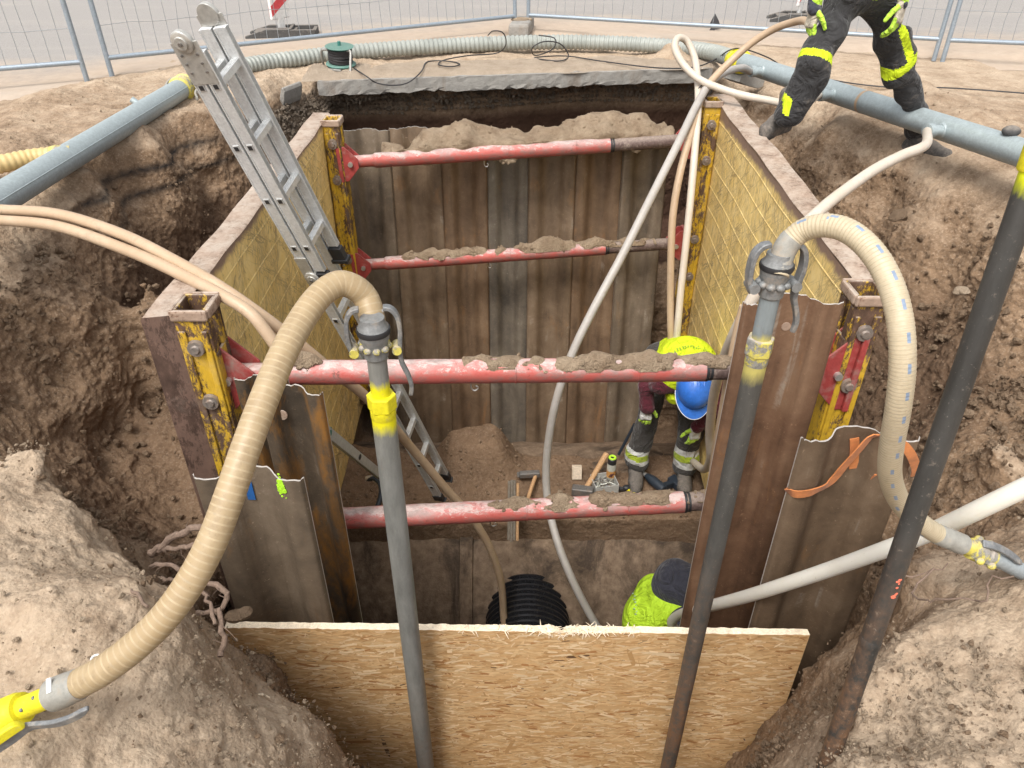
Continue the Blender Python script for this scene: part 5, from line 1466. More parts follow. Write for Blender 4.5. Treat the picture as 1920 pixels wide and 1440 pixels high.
thin('smooth_hose', [STUB[2]] + Pd([(1735, 272, 3.75), (1690, 292, 3.55), (1640, 318, 3.4), (1588, 354, 3.25), (1545, 388, 3.12), (1500, 432, 3.0), (1455, 490, 2.95), (1420, 545, 2.98), (1385, 610, 3.1), (1355, 680, 3.4), (1338, 745, 3.75), (1331, 810, 4.1), (1332, 860, 4.35), (1320, 880, 4.8), (1300, 866, 5.3)]),
     .025, 'hose_pale', 'pale hose from the right header pipe passing behind the cream suction hose')
thin('smooth_hose', Pd([(1398, 575, 2.85), (1386, 620, 2.9), (1372, 690, 3.0), (1356, 780, 3.2), (1342, 860, 3.45), (1330, 940, 3.75), (1316, 1010, 4.1)]),
     .024, 'hose_tan', 'tan hose running down along the left edge of the tall rust brown sheet')
thin('smooth_hose', Pd([(2010, 875, 1.80), (1922, 914, 1.86), (1830, 958, 1.95), (1740, 1000, 2.1), (1660, 1030, 2.2), (1560, 1066, 2.4), (1470, 1096, 2.6), (1400, 1118, 2.85), (1340, 1134, 3.15), (1300, 1144, 3.5), (1272, 1154, 3.8), (1259, 1168, 3.95), (1272, 1186, 4.0), (1300, 1204, 4.0)]),
     .025, 'hose_white', 'white hose crossing the short brown sheet toward the hooded worker')
# ------------------------------------------------------------------ aluminium hinge ladder
def ladder():
    bot = P(824, 935, z=-2.40); touch = P(503, 392, z=.07); sdir = (touch - bot).normalized()
    s0 = bot; top = P(331, 74, d=(touch - bot).length * 0 + depth(bot + sdir * ((touch - bot).length * 1.275)))
    sdir = (top - bot).normalized(); Lt = (top - bot).length
    r = Vector((.040, .165, 0)); r.z = -(sdir.x * r.x + sdir.y * r.y) / sdir.z; wd = r.length; r.normalize()
    n = sdir.cross(r).normalized()          # ladder face normal
    if n.x < 0: n = -n
    T = thing('ladder', 'silver aluminium folding ladder leaning over the left yellow panel into the pit', 'ladder', bot)
    R = Matrix((n, sdir, r)).transposed()
    def at(sv, rv, nv): return bot + sdir * sv + r * rv + n * nv
    Lh = (P(548, 452, d=depth(bot + sdir * Lt * .60)) - bot).dot(sdir)
    st, th = .057, .022
    for rv in (0, wd):
        # long lower section stile and folded upper pair
        for nv, s0_, s1_ in ((0, .04, Lh + .02), (0, Lh + .02, Lt - .05), (.068, Lh - .02, Lt - .05)):
            mb = MB(); mb.box(at((s0_ + s1_) / 2, rv, nv), (st, s1_ - s0_, th), R)
            # flanges of the extruded profile
            for e in (-1, 1): mb.box(at((s0_ + s1_) / 2, rv, nv + e * (st / 2 - .004)), (.008, s1_ - s0_ - .002, th + .006), R)
            part('stile', mb, M['alu'], T, bevel=.0015)
    ns = 5
    rows = [(k, 0) for k in np.arange(.18, Lh - .1, .285)] + [(k, nv) for k in np.linspace(Lh + .13, Lt - .19, 4) for nv in (0, .068)]
    for sv, nv in rows:
        mb = MB(); mb.box(at(sv, wd / 2, nv), (.034, .030, wd + .002), R)
        for e in (-1, 0, 1): mb.box(at(sv, wd / 2, nv + e * .011) + n * 0 + sdir * .0155, (.004, .003, wd - .02), R)
        rg_ = part('rung', mb, M['alu_rung'], T, bevel=.002)
        for rv, sg in ((0, -1), (wd, 1)):
            mb = MB(); mb.box(at(sv, rv + sg * (th / 2 + .0015), nv), (.030, .030, .004), R); part('rung_end', mb, M['alu_rung'], rg_, bevel=.003)
            mb = MB(); mb.box(at(sv, rv + sg * (th / 2 + .004), nv), (.019, .019, .002), R); part('rung_hollow', mb, M['black'], rg_)
    # hinges at the head and at the fold
    for sv, nv, rad in ((Lt - .005, .034, .044), (Lh - .06, .012, .040)):
        for rv, sg in ((0, -1), (wd, 1)):
            mb = MB(); c = at(sv, rv + sg * .016, nv); ax = r * sg
            mb.tube([c - ax * .012, c + ax * .008, c + ax * .012], [rad, rad, rad - .006], 30); mb.tube([c + ax * .011, c + ax * .018], [rad * .62, rad * .58], 26)
            if sv > Lh: mb.box(at(sv - .085, rv + sg * .014, nv), (.118, .17, .006), R)
            else: mb.box(at(sv + .03, rv + sg * .014, nv - .012), (.066, .20, .006), R)
            hg = part('hinge', mb, M['hinge'], T, bevel=.0015)
            mb = MB(); mb.cyl(c + ax * .017, c + ax * .024, .008, n=12); part('rivet', mb, M['steel'], hg)
            for k in range(6):
                mb = MB(); q = at(sv - .05 - .035 * (k // 2), rv + sg * .018, nv - .035 + .07 * (k % 2)); mb.cyl(q, q + ax * .004, .005, n=8); part('rivet', mb, M['steel'], hg)
    # plastic feet: at the end of the folded upper part and on the pit bottom
    for sv, nv in ((Lh - .07, .068), (.02, 0)):
        for rv in (0, wd):
            mb = MB(); q = at(sv, rv, nv)
            mb.box(q, (st + .012, .075, th + .016), R); mb.box(q - sdir * .045, (st + .034, .022, th + .030), R)
            part('foot', mb, M['black'], T, bevel=.004)
ladder()

# ------------------------------------------------------------------ site fence
def fence(A, B, label, height=2.0, posts=(True, True), lean=0.0, nx=None):
    A, B = Vector(A), Vector(B); d = (B - A); L = d.length; d.normalize(); nn = Vector((-d.y, d.x, 0)).normalized()
    t = thing('wire_fence', label, 'fence', A.lerp(B, .5), 'wire site fences')
    up = (Vector((0, 0, 1)) + nn * lean).normalized(); r_ = .021
    for q in (A, B):
        mb = MB(); mb.tube([q - up * .02, q + up * .5, q + up * height], r_, 14); part('post', mb, M['fence'], t)
    for hz in (.17, height - .02):
        mb = MB(); mb.tube([A + up * hz, B + up * hz], r_ * .95, 12); part('rail', mb, M['fence'], t)
    mb = MB(); rg = random.Random(int(L * 100)); nw = int(L / .105)
    for k in range(1, nw):
        q = A + d * (L * k / nw); w0, w1 = rg.gauss(0, .006), rg.gauss(0, .010)
        mb.tube([q + up * .17, q + up * .35 + d * w0 + nn * .006, q + up * .6 + d * w1, q + up * .9 + d * w0, q + up * (height - .02)], .0024, 5, caps=False)
    for hz in (.42, .67, .95, 1.2, 1.45, 1.7):
        pts = [A.lerp(B, f) + up * (hz + rg.gauss(0, .006)) for f in np.linspace(0, 1, 18)]
        mb.tube(pts, .0024, 5, caps=False)
    part('wire_mesh', mb, M['wire'], t)
    return t
gz_ = -.13
f1 = P(165, 157, z=gz_); f1a = f1 + Vector((-2.6, -1.25, 0))
fence(f1a, f1, 'wire fence panel at the far left, ending at the gap', lean=-.03)
f2 = P(212, 149, z=gz_); f3 = P(966, 62, z=gz_)
fence(f2, f3, 'wire fence panel behind the ladder and the red and white beacon', lean=.03)
f4 = P(990, 60, z=gz_); f5 = P(1500, 75, z=gz_); f6 = P(1768, 112, z=gz_)
fence(f4, f6 + Vector((-.06, .05, 0)), 'wire fence panel in the middle behind the concrete slab and the worker', lean=.02)
fence(f6, f6 + Vector((3.1, -.75, 0)), 'wire fence panel at the far right beyond the worker', lean=.02)
def foot(loc, rz, label):
    mb = MB(); R = Matrix.Rotation(rz, 3, 'Z')
    mb.box(Vector(loc) + Vector((0, 0, .06)), (.62, .22, .14), R)
    t = thing('concrete_block', label, 'block', loc); part('block', mb, M['concrete'], t, bevel=.03)
    mb = MB(); mb.ball(Vector(loc) + Vector((-.02, -.03, .135)), (.10, .05, .025)); mb.ball(Vector(loc) + Vector((.06, .02, .13)), (.06, .04, .02)); part('dirt', mb, M['clod_dry'], t)
foot(f3.lerp(f4, .5) + Vector((0, 0, 0)), 1.45, 'pale concrete fence foot where two fence panels meet at the far rim')
# dark scrap hooked on the fence
q = P(1338, 48, d=8.3); mb = MB()
mb.prism([(0, .12), (.05, .05), (.09, -.03), (.02, -.04), (-.02, -.14), (-.07, -.10), (-.02, -.02), (-.05, .0)], q, Vector((1, 0, 0)), Vector((0, 0, 1)), Vector((0, .012, 0)))
solo('cloth_scrap', mb, M['scrap'], 'small dark torn scrap caught on the middle fence rail', 'scrap')

# ------------------------------------------------------------------ red and white warning beacons on rubber feet
def beacon(q, rz, label, board_rz, s=1.0):
    t = thing('warning_beacon', label, 'beacon', q, 'red and white warning beacons'); R = Matrix.Rotation(rz, 3, 'Z')
    def W_(x, y, z): return q + R @ (Vector((x, y, z)) * s)
    mb = MB()
    prof = [(-.40, 0), (-.40, .05), (-.15, .12), (.13, .12), (.13, 0)]
    for sy_, y_ in ((-.20, .05), (.15, .05)):
        mb.prism(prof, W_(0, sy_, 0), R @ Vector((s, 0, 0)), Vector((0, 0, s)), R @ Vector((0, y_ * s, 0)))
    mb.box(W_(-.05, 0, .045), (.5 * s, .30 * s, .09 * s), R); mb.box(W_(-.02, -.12, .11), (.28 * s, .06 * s, .03 * s), R); mb.box(W_(-.02, .13, .11), (.28 * s, .06 * s, .03 * s), R)
    for (x, y, dx, dy) in ((.14, 0, .04, .4), (.42, 0, .05, .36), (.28, -.18, .32, .05), (.28, .18, .32, .05)): mb.box(W_(x, y, .07 - .10 * max(0, x - .14)), (dx * s, dy * s, .11 * s), R)
    part('foot', mb, M['rubber'], t, bevel=.008)
    Rb = Matrix.Rotation(board_rz, 3, 'Z'); c = W_(.02, 0, .13)
    mb = MB(); mb.box(c + Vector((0, 0, .57)), (.25, .035, 1.0), Rb); mb.box(c + Vector((0, 0, .03)), (.09, .035, .12), Rb); bd = part('board', mb, M['white'], t, bevel=.01)
    for k in range(5):
        mb = MB(); z0 = .10 + .20 * k
        for sg in (-1, 1):
            mb.prism([(-.12, z0), (.12, z0 + .14), (.12, z0 + .24), (-.12, z0 + .10)], c + Rb @ Vector((0, sg * .0185 - .0008, .0)), Rb @ Vector((1, 0, 0)), Vector((0, 0, 1)), Rb @ Vector((0, .0016, 0)))
        part('red_stripe', mb, M['red'], bd)
beacon(P(528, 70, z=-.12), .12, 'red and white beacon on a grey rubber foot, left of the reel behind the fence', 1.02, .86)
beacon(P(1492, 40, z=-.12), -.15, 'red and white beacon on a brown dusty foot behind the standing worker', 1.0, .8)

# ------------------------------------------------------------------ cable reel and cables
def reel():
    q = P(640, 128, z=-.095); t = thing('cable_reel', 'green cable reel with black cable standing on the slab', 'cable reel', q)
    ax = Vector((.05, -.10, 1)).normalized()
    mb = MB(); mb.tube([q + ax * .03, q + ax * .04, q + ax * .05], [.125, .132, .12], 30); mb.tube([q + ax * .175, q + ax * .184, q + ax * .190], [.115, .124, .08], 30); part('flange', mb, M['reel'], t)
    mb = MB(); rr = []; pp = []
    for k in range(40): pp.append(q + ax * (.05 + .125 * k / 39)); rr.append(.085 + .007 * math.sin(k * 2.6) + .012 * math.sin(k * .5) ** 2)
    mb.tube(pp, rr, 26)
    rg = random.Random(2)
    for k in range(26):
        z0 = rg.uniform(.06, .165); tl = rg.uniform(-.10, .10); R_ = .094 + rg.uniform(0, .008)
        x = ax.orthogonal().normalized(); y = ax.cross(x)
        mb.tube([q + ax * (z0 + tl * .16 * math.sin(a)) + (x * math.cos(a) + y * math.sin(a)) * R_ for a in np.linspace(0, 2 * math.pi, 30)], .0055, 6, caps=False)
    part('wound_cable', mb, M['cable'], t)
    mb = MB(); mb.cyl(q + ax * .188, q + ax * .225, .014, n=14); part('knob', mb, M['reel'], t)
    mb = MB(); v = P(600, 92, z=.14) - q; L_ = P(602, 122, z=-.07); a_ = P(657, 97, d=depth(q) - .16); b_ = P(657, 134, z=-.085)
    a0 = P(603, 95, d=depth(q) - .1); b0 = P(606, 124, z=-.085)
    mb.tube(catmull([P(640, 133, z=-.085), P(620, 130, z=-.085), b0 + Vector((.01, 0, 0)), b0.lerp(a0, .5), a0, a0.lerp(a_, .15) + Vector((0, 0, .01)), a_.lerp(a0, .12) + Vector((0, 0, .006)), a_, a_.lerp(b_, .5), b_], .012), .011, 10)
    part('frame', mb, M['frame'], t)
reel()
def cable(pts, label, r=.0055):
    mb = MB(); mb.tube(catmull(pts, .03), r, 7); return solo('cable', mb, M['cable'], label, 'cable', 'black cables')
g = lambda a, b, z=-.068: P(a, b, z=z)
cable([g(664, 128), g(690, 145, -.07), P(705, 155, Y=6.55), P(735, 160, Y=6.55), P(765, 155, Y=6.58), g(790, 134), g(798, 118), g(815, 114), g(850, 116), g(862, 121), g(845, 125), g(822, 121), g(835, 112), g(880, 104), g(930, 100), g(948, 85, .02), g(944, 62, .15), g(925, 58, .15), g(915, 66, .05)],
      'thin black cable trailing from the reel over the slab edge and coiling on the sand')
cable([g(1010, 66, .08), g(1040, 72, .06), g(1036, 92, .0), g(1004, 104), g(998, 90, .03), g(1020, 78, .08), g(1050, 82, .04), g(1066, 104), g(1052, 114), g(1020, 112), g(1003, 108), g(1060, 105), g(1130, 115), g(1230, 127), g(1300, 126), g(1340, 112, -.03), g(1368, 94, .10), g(1395, 92, .10), g(1440, 108, .02), g(1480, 130, -.08), g(1560, 150, -.1), g(1660, 163, -.1), g(1780, 165, -.1), g(1960, 178, -.1), g(2100, 190, -.1)],
      'black cable coiled behind the slab and running off to the right past the worker')

# ------------------------------------------------------------------ old concrete pipe and new black pipe at the bottom
cy_, cz_, cr_ = 4.33, -3.42, .98
mb = MB(); pts = [Vector((x, cy_, cz_)) for x in np.linspace(-1.9, 2.0, 60)]
mb.tube(pts, [cr_ + .006 * math.sin(x.x * 9) + .005 * math.sin(x.x * 23) for x in pts], 90)
q = P(866, 1000, Y=3.45).x; mb.tube([(q - .05, cy_, cz_), (q - .045, cy_, cz_), (q + .045, cy_, cz_), (q + .05, cy_, cz_)], [cr_, cr_ + .022, cr_ + .022, cr_], 80)
solo('concrete_pipe', mb, M['concrete_pipe'], 'old brown grey concrete sewer pipe lying across the pit bottom under the soil ledge', 'sewer pipe')
c = P(990, 1160, Y=3.28); cB = Vector((c.x, 3.55, -3.05)); rad = .285
mb = MB(); pp, rr = [], []
y0, y1 = 3.66, 2.1; n_ = int((y0 - y1) / .0105)
for k in range(n_ + 1):
    y = y0 - (y0 - y1) * k / n_; pp.append((cB.x, y, cB.z - .05 * (3.6 - y))); rr.append(rad + (.010 if k % 4 in (1, 2) else -.010))
mb.tube(pp, rr, 48)
T = thing('corrugated_pipe', 'black corrugated plastic pipe leaving the old concrete pipe toward the viewer', 'plastic pipe', (cB.x, 2.9, -3.45)); part('tube', mb, M['corr'], T)

# ------------------------------------------------------------------ tools on the ledge
LZ = -2.40
def on(a, b, dz=0): return P(a, b, z=LZ + dz)
# hammer
T = thing('hammer', 'hammer with a grey steel head and pale wooden handle on the ledge', 'hammer', on(1000, 905))
mb = MB(); mb.tube(catmull([on(1004, 893, .06), on(998, 910, .06), on(990, 935, .05), on(986, 950, .05)], .02), [.014, .014, .014, .014][0], 10); part('handle', mb, M['wood'], T)
mb = MB(); a, b = on(974, 890, .07), on(1012, 888, .07); mb.bar(a, b, .045, .04); mb.bar(a - (b - a) * .12, a, .052, .018); part('head', mb, M['steel'], T, bevel=.006)
# long sledge handle
T = thing('sledge_hammer', 'sledge hammer leaning with its long wooden handle up beside the spray can', 'sledge hammer', on(1098, 920))
mb = MB(); a, b = on(1096, 920, .04), P(1137, 852, d=depth(on(1137, 880)) - .05); mb.tube([a, a.lerp(b, .5), b], [.019, .020, .024], 12); part('handle', mb, M['wood'], T)
mb = MB(); mb.bar(a + Vector((-.09, .01, 0)), a + Vector((.06, -.02, .0)), .065, .065); part('head', mb, M['steel'], T, bevel=.008)
# wood block
mb = MB(); q = on(1081, 892, .0); mb.box(q + Vector((0, .0, .035)), (.072, .05, .10), Matrix.Rotation(-.35, 3, 'X')); solo('wood_block', mb, M['wood_pale'], 'small pale squared wood offcut standing on the ledge', 'wood block', bevel=.003)
# spray can
T = thing('spray_can', 'marker spray can with a bright lime ring standing on the ledge', 'spray can', on(1144, 903))
q = on(1144, 903); r_ = .033
mb = MB(); mb.tube([q, q + Vector((0, 0, .004)), q + Vector((0, 0, .165)), q + Vector((0, 0, .18))], [r_ * .94, r_, r_, r_ * .8], 22); cn = part('can', mb, M['can'], T)
mb = MB(); mb.tube([q + Vector((0, 0, .06)), q + Vector((0, 0, .12))], [r_ + .0006] * 2, 22, caps=False); part('orange_band', mb, M['can_orange'], cn)
mb = MB()
for k in range(3):
    a = -1.9 + .26 * k; mb.box(q + Vector((math.cos(a) * (r_ + .001), math.sin(a) * (r_ + .001), .09)), (.004, .006, .035), Matrix.Rotation(a + math.pi / 2, 3, 'Z') @ Matrix.Rotation(.5, 3, 'Y'))
part('printed_mark', mb, M['maroon'], cn)
mb = MB(); mb.tube([q + Vector((0, 0, .178)), q + Vector((0, 0, .18)), q + Vector((0, 0, .222)), q + Vector((0, 0, .226))], [r_ * .6, r_ * .96, r_ * .96, r_ * .8], 22); part('cap', mb, M['black'], T)
mb = MB(); mb.tube([q + Vector((.021 * math.cos(a), .021 * math.sin(a), .230)) for a in np.linspace(0, 2 * math.pi, 24)], .008, 8, caps=False); part('lime_ring', mb, M['lime'], T)
# plastic box with fixings
T = thing('fixings_box', 'clear plastic box full of screws beside the sledge handle', 'box', on(1132, 918))
q = on(1132, 915); mb = MB(); R = Matrix.Rotation(.2, 3, 'Z')
for c_, s_ in (((0, 0, .004), (.17, .15, .008)), ((-.085, 0, .04), (.004, .15, .08)), ((.085, 0, .04), (.004, .15, .08)), ((0, .075, .04), (.17, .004, .08)), ((0, -.075, .04), (.17, .004, .08))): mb.box(q + R @ Vector(c_), s_, R)
part('tray', mb, M['clear'], T)
mb = MB(); rg = random.Random(5)
for k in range(70):
    c_ = q + R @ Vector((rg.uniform(-.07, .07), rg.uniform(-.06, .06), rg.uniform(.015, .06))); v = Vector((rg.gauss(0, 1), rg.gauss(0, 1), rg.gauss(0, .4))).normalized() * .025; mb.cyl(c_ - v, c_ + v, .0035, n=6, mi=k % 3)
sc = part('screws', mb, [M['steel'], M['steel_bar'], M['can']], T); sc['kind'] = 'stuff'
# steel rods driven in at the ledge front
for k, (a, b0, b1, m_) in enumerate(((955, 902, 1012, 'steel_bar'), (960, 900, 1016, 'steel_bar'), (965, 901, 1012, 'steel_bar'), (971, 906, 1013, 'wood'))):
    p0, p1 = P(a, b0, d=4.98 + .01 * k), P(a - 1, b1, d=5.02 + .01 * k); mb = MB(); mb.tube([p1, p0], .0105, 8)
    solo('steel_rod' if m_ != 'wood' else 'wooden_rod', mb, M[m_], ['thin steel rod, leftmost of the upright bundle by the hammer', 'thin steel rod, second from left in the upright bundle by the hammer', 'thin steel rod, third from left in the upright bundle by the hammer', 'brownish rod, rightmost of the upright bundle by the hammer'][k], 'rod', 'upright rods by the hammer')
# cordless drill
T = thing('cordless_drill', 'dark cordless drill lying between the bent worker\'s boots', 'drill', on(1228, 905))
a, b = on(1213, 892, .06), on(1240, 914, .06); d_ = (a - b).normalized()
mb = MB(); mb.tube([b - d_ * .03, b, b + d_ * .10, b + d_ * .13, b + d_ * .16], [.03, .036, .036, .028, .02], 16); sd_ = d_.cross(Vector((0, 0, 1))); mb.bar(b, b + sd_ * .14 + Vector((0, 0, -.02)), .04, .05); mb.bar(b + sd_ * .14 + d_ * .05 + Vector((0, 0, -.02)), b + sd_ * .14 - d_ * .06 + Vector((0, 0, -.02)), .07, .06); part('body', mb, M['dark_tool'], T, bevel=.006)
mb = MB(); mb.tube([b + d_ * .16, b + d_ * .20, b + d_ * .21, b + d_ * .27], [.018, .016, .006, .004], 12); part('chuck', mb, M['pin'], T)
# second small dark tool
T = thing('pliers', 'dark pliers with a yellow grip just above the lower near brace', 'pliers', on(1172, 918))
q = on(1172, 917, .02); mb = MB(); mb.tube(catmull([q + Vector((-.08, .01, 0)), q, q + Vector((.08, -.01, .01))], .02), .016, 8); mb.ball(q + Vector((.01, 0, .015)), (.03, .025, .018)); part('jaw', mb, M['black'], T)
mb = MB(); mb.tube(catmull([q, q + Vector((.05, -.05, .02)), q + Vector((.06, -.10, .02))], .02), .010, 8); part('grip', mb, M['yellow'], T)
# spirit level leaning at left
T = thing('spirit_level', 'long light spirit level leaning down from the left panel to the ledge', 'spirit level', on(716, 895))
a, b = P(604, 803, d=3.7), P(722, 898, d=4.75); mb = MB(); mb.bar(a, b, .028, .055); part('body', mb, M['level'], T, bevel=.003)
dl = (b - a).normalized(); sl = dl.cross(Vector((0, 0, 1))).normalized(); ul = sl.cross(dl)
for f, m_ in ((.07, 'reel'), (.5, 'black')):
    mb = MB(); q = a.lerp(b, f); mb.cyl(q - sl * .016, q + sl * .016, .017, n=16); mb.cyl(q + ul * .026, q + ul * .0295, .016, n=16); part('vial', mb, M[m_], T)
# curved dark hook tool
T = thing('pick', 'curved dark pick with a bright tip standing at the left of the ledge', 'pick', on(706, 930))
mb = MB(); mb.tube(catmull([P(690, 898, d=5.0), P(704, 898, d=4.95), P(714, 910, d=4.9), P(714, 930, d=4.85), P(706, 955, d=4.8)], .02), .017, 10); part('blade', mb, M['dark_tool'], T)
mb = MB(); mb.tube(catmull([P(688, 897, d=5.0), P(697, 896, d=4.98), P(706, 901, d=4.95)], .02), .0175, 8); part('tip', mb, M['pin'], T)
# dark bar leaning at the wall left of the bent worker, and a coil of grey hose at right
mb = MB(); mb.tube([P(1160, 852, d=5.7), P(1190, 795, d=5.55)], .012, 8); solo('crowbar', mb, M['dark_tool'], 'thin dark bar leaning beside the bent worker\'s knee', 'bar')
mb = MB(); mb.tube(catmull(px_path([(1296, 862, 5.6), (1312, 858, 5.5), (1326, 866, 5.4), (1334, 880, 5.3), (1338, 900, 5.2)]), .02), .022, 10); solo('hose_piece', mb, M['hose_pale'], 'short curved pale hose end beside the bent worker\'s right boot', 'hose')

# ------------------------------------------------------------------ orange sling over the short right sheet
xa, xb, za = SRR
def on_sheet(a, b, dy=-.006):
    q = P(a, b, Y=1.86); yv = fy_rr(q.x - xa) + dy; return P(a, b, Y=yv)
T = thing('lifting_strap', 'orange lifting strap slung over the short brown sheet at lower right', 'strap', on_sheet(1600, 850))
loop = [on_sheet(1648, 818, -.02), on_sheet(1632, 820, -.03), on_sheet(1612, 842, -.035), on_sheet(1585, 872, -.03), on_sheet(1556, 905, -.02), on_sheet(1525, 922, -.014), on_sheet(1495, 927, -.012), on_sheet(1478, 920, -.004), on_sheet(1480, 908, .03)]
pl = catmull(loop, .012); mb = MB()
sides = []
for i, q in enumerate(pl):
    f = i / len(pl); tg = (pl[min(i + 1, len(pl) - 1)] - pl[max(i - 1, 0)]).normalized()
    v = tg.cross(Vector((0, -1, 0))).normalized() * (.017 if .03 < f < .95 else .012)
    v = v + Vector((0, -.010 * (1 - f), 0)); sides.append(v)
mb.ribbon(pl, sides, .004); part('band', mb, M['strap'], T)
for pts in ([(1648, 818, -.02), (1662, 820, -.025), (1690, 832, -.03), (1708, 852, -.035), (1718, 880, -.03), (1716, 892, -.02)], [(1602, 822, -.003), (1602, 850, -.004), (1600, 878, -.004)], [(1648, 890, -.006), (1634, 905, -.006), (1622, 918, -.006)]):
    pl = catmull([on_sheet(*p) for p in pts], .012); mb = MB(); sides = []
    for i, q in enumerate(pl):
        tg = (pl[min(i + 1, len(pl) - 1)] - pl[max(i - 1, 0)]).normalized(); sides.append(tg.cross(Vector((0, -1, 0))).normalized() * .015)
    mb.ribbon(pl, sides, .004); part('band', mb, M['strap'], T)

# ------------------------------------------------------------------ roots in the banks
def root(pts, r0, r1, label):
    r0 *= .68; r1 *= .55
    pl = catmull(pts, .02); rg = random.Random(len(pl)); n_ = len(pl)
    pl = [p + Vector((rg.gauss(0, .003), rg.gauss(0, .003), rg.gauss(0, .003))) for p in pl]
    mb = MB(); mb.tube(pl, [(r0 + (r1 - r0) * i / n_) * rg.uniform(.88, 1.14) for i in range(n_)], 9)
    for k in range(2, n_ - 1, 3):
        v = Vector((rg.gauss(0, 1), rg.gauss(0, 1), rg.gauss(-.3, .7))).normalized() * rg.uniform(.02, .07); q = pl[k]
        mb.tube([q, q + v * .5 + Vector((rg.gauss(0, .006), 0, -.004)), q + v + Vector((0, 0, -.012))], [r0 * .22, r0 * .14, r0 * .05], 5)
    return solo('root', mb, M['root'], label, 'root', 'tree roots in the banks')
root(px_path([(285, 1040, 2.5), (300, 1025, 2.42), (330, 1005, 2.36), (360, 992, 2.32), (395, 985, 2.3)]), .016, .020, 'thick forked root at left, highest of the roots under the hose')
root(px_path([(296, 1032, 2.45), (330, 1028, 2.36), (365, 1022, 2.32), (400, 1018, 2.3)]), .012, .014, 'second root down at left, ending at the hose')
root(px_path([(282, 1062, 2.40), (310, 1058, 2.34), (345, 1068, 2.28), (372, 1085, 2.24)]), .010, .011, 'thin flat root lying below the two forked roots')
root(px_path([(300, 1085, 2.36), (340, 1090, 2.28), (372, 1102, 2.22), (392, 1130, 2.16), (402, 1170, 2.12)]), .009, .010, 'root curving down the slope behind the hose')
root(px_path([(380, 1088, 2.2), (408, 1098, 2.2), (424, 1118, 2.2), (418, 1140, 2.2), (395, 1148, 2.2), (370, 1146, 2.2)]), .012, .013, 'looped root beside the short grey sheet')
root(px_path([(408, 1146, 2.16), (414, 1175, 2.14), (420, 1200, 2.14), (414, 1235, 2.14)]), .011, .016, 'root hanging down beside the chipboard corner')
root(px_path([(234, 1092, 2.02), (250, 1110, 1.98), (268, 1130, 1.95), (280, 1143, 1.94)]), .011, .006, 'dark stub of root poking out of the left mound')
root(px_path([(1694, 1079, 1.9), (1720, 1080, 1.9), (1750, 1070, 1.9), (1780, 1055, 1.88)]), .004, .003, 'thin root twig right of the black riser pipe')
root(px_path([(1748, 1070, 1.9), (1724, 1092, 1.88), (1714, 1116, 1.84), (1730, 1125, 1.80), (1770, 1126, 1.74), (1820, 1124, 1.7), (1848, 1127, 1.66), (1850, 1100, 1.68), (1870, 1086, 1.66), (1900, 1082, 1.64)]), .004, .0035, 'long wiry root trailing across the right mound')
# small washer on the left mound
q = P(179, 1234, z=-.25); mb = MB(); mb.tube([q + Vector((.009 * math.cos(a), .009 * math.sin(a), 0)) for a in np.linspace(0, 2 * math.pi, 16)], .003, 6, caps=False); solo('washer', mb, M['white'], 'small white ring lying on the left mound above the hose', 'washer')
# stray pale twigs on the slope
for k, (a, b, c_, e) in enumerate(((478, 1303, 506, 1308), (434, 1234, 466, 1246))):
    p0, p1 = P(a, b, z=-.78 if k == 0 else -1.0), P(c_, e, z=-.80 if k == 0 else -1.02); mb = MB(); mb.tube([p0, p0.lerp(p1, .5) + Vector((0, 0, .01)), p1], [.002, .004, .002], 6); solo('wood_chip', mb, M['splinter'], ['pale wood chip lying on the slope left of the chipboard', 'thin pale straw at the chipboard corner'][k], 'wood chip', 'wood chips')
# big clods and stones that can be told apart
def stone(a, b, d_, s_, label, mat='clod', k=0):
    vs, fs = PROTO[k % 3]; q = P(a, b, d=d_); mb = MB(); R_ = np.array(Matrix.Rotation(k * 1.3, 3, 'Z'))
    mb.add([tuple(np.array(q) + (v @ R_.T) * np.array(s_)) for v in vs], [tuple(f) for f in fs], 0, True)
    o = solo('stone', mb, M[mat], label, 'stone', 'stones and clods'); m_ = o.modifiers.new('s', 'SUBSURF'); m_.levels = m_.render_levels = 2
    tx = bpy.data.textures.get('clods'); dm_ = o.modifiers.new('d', 'DISPLACE'); dm_.texture = tx; dm_.strength = .02; dm_.texture_coords = 'LOCAL'
stone(445, 1150, 2.35, (.05, .05, .04), 'rounded grey clod wedged at the left corner of the chipboard', 'clod', 0)
stone(1800, 545, 3.4, (.05, .035, .03), 'pale angular stone stuck in the right bank beside the black pipe', 'clod_dry', 1)
stone(1688, 405, 4.3, (.06, .05, .05), 'brown clod on the right bank behind the cream hose', 'clod', 2)
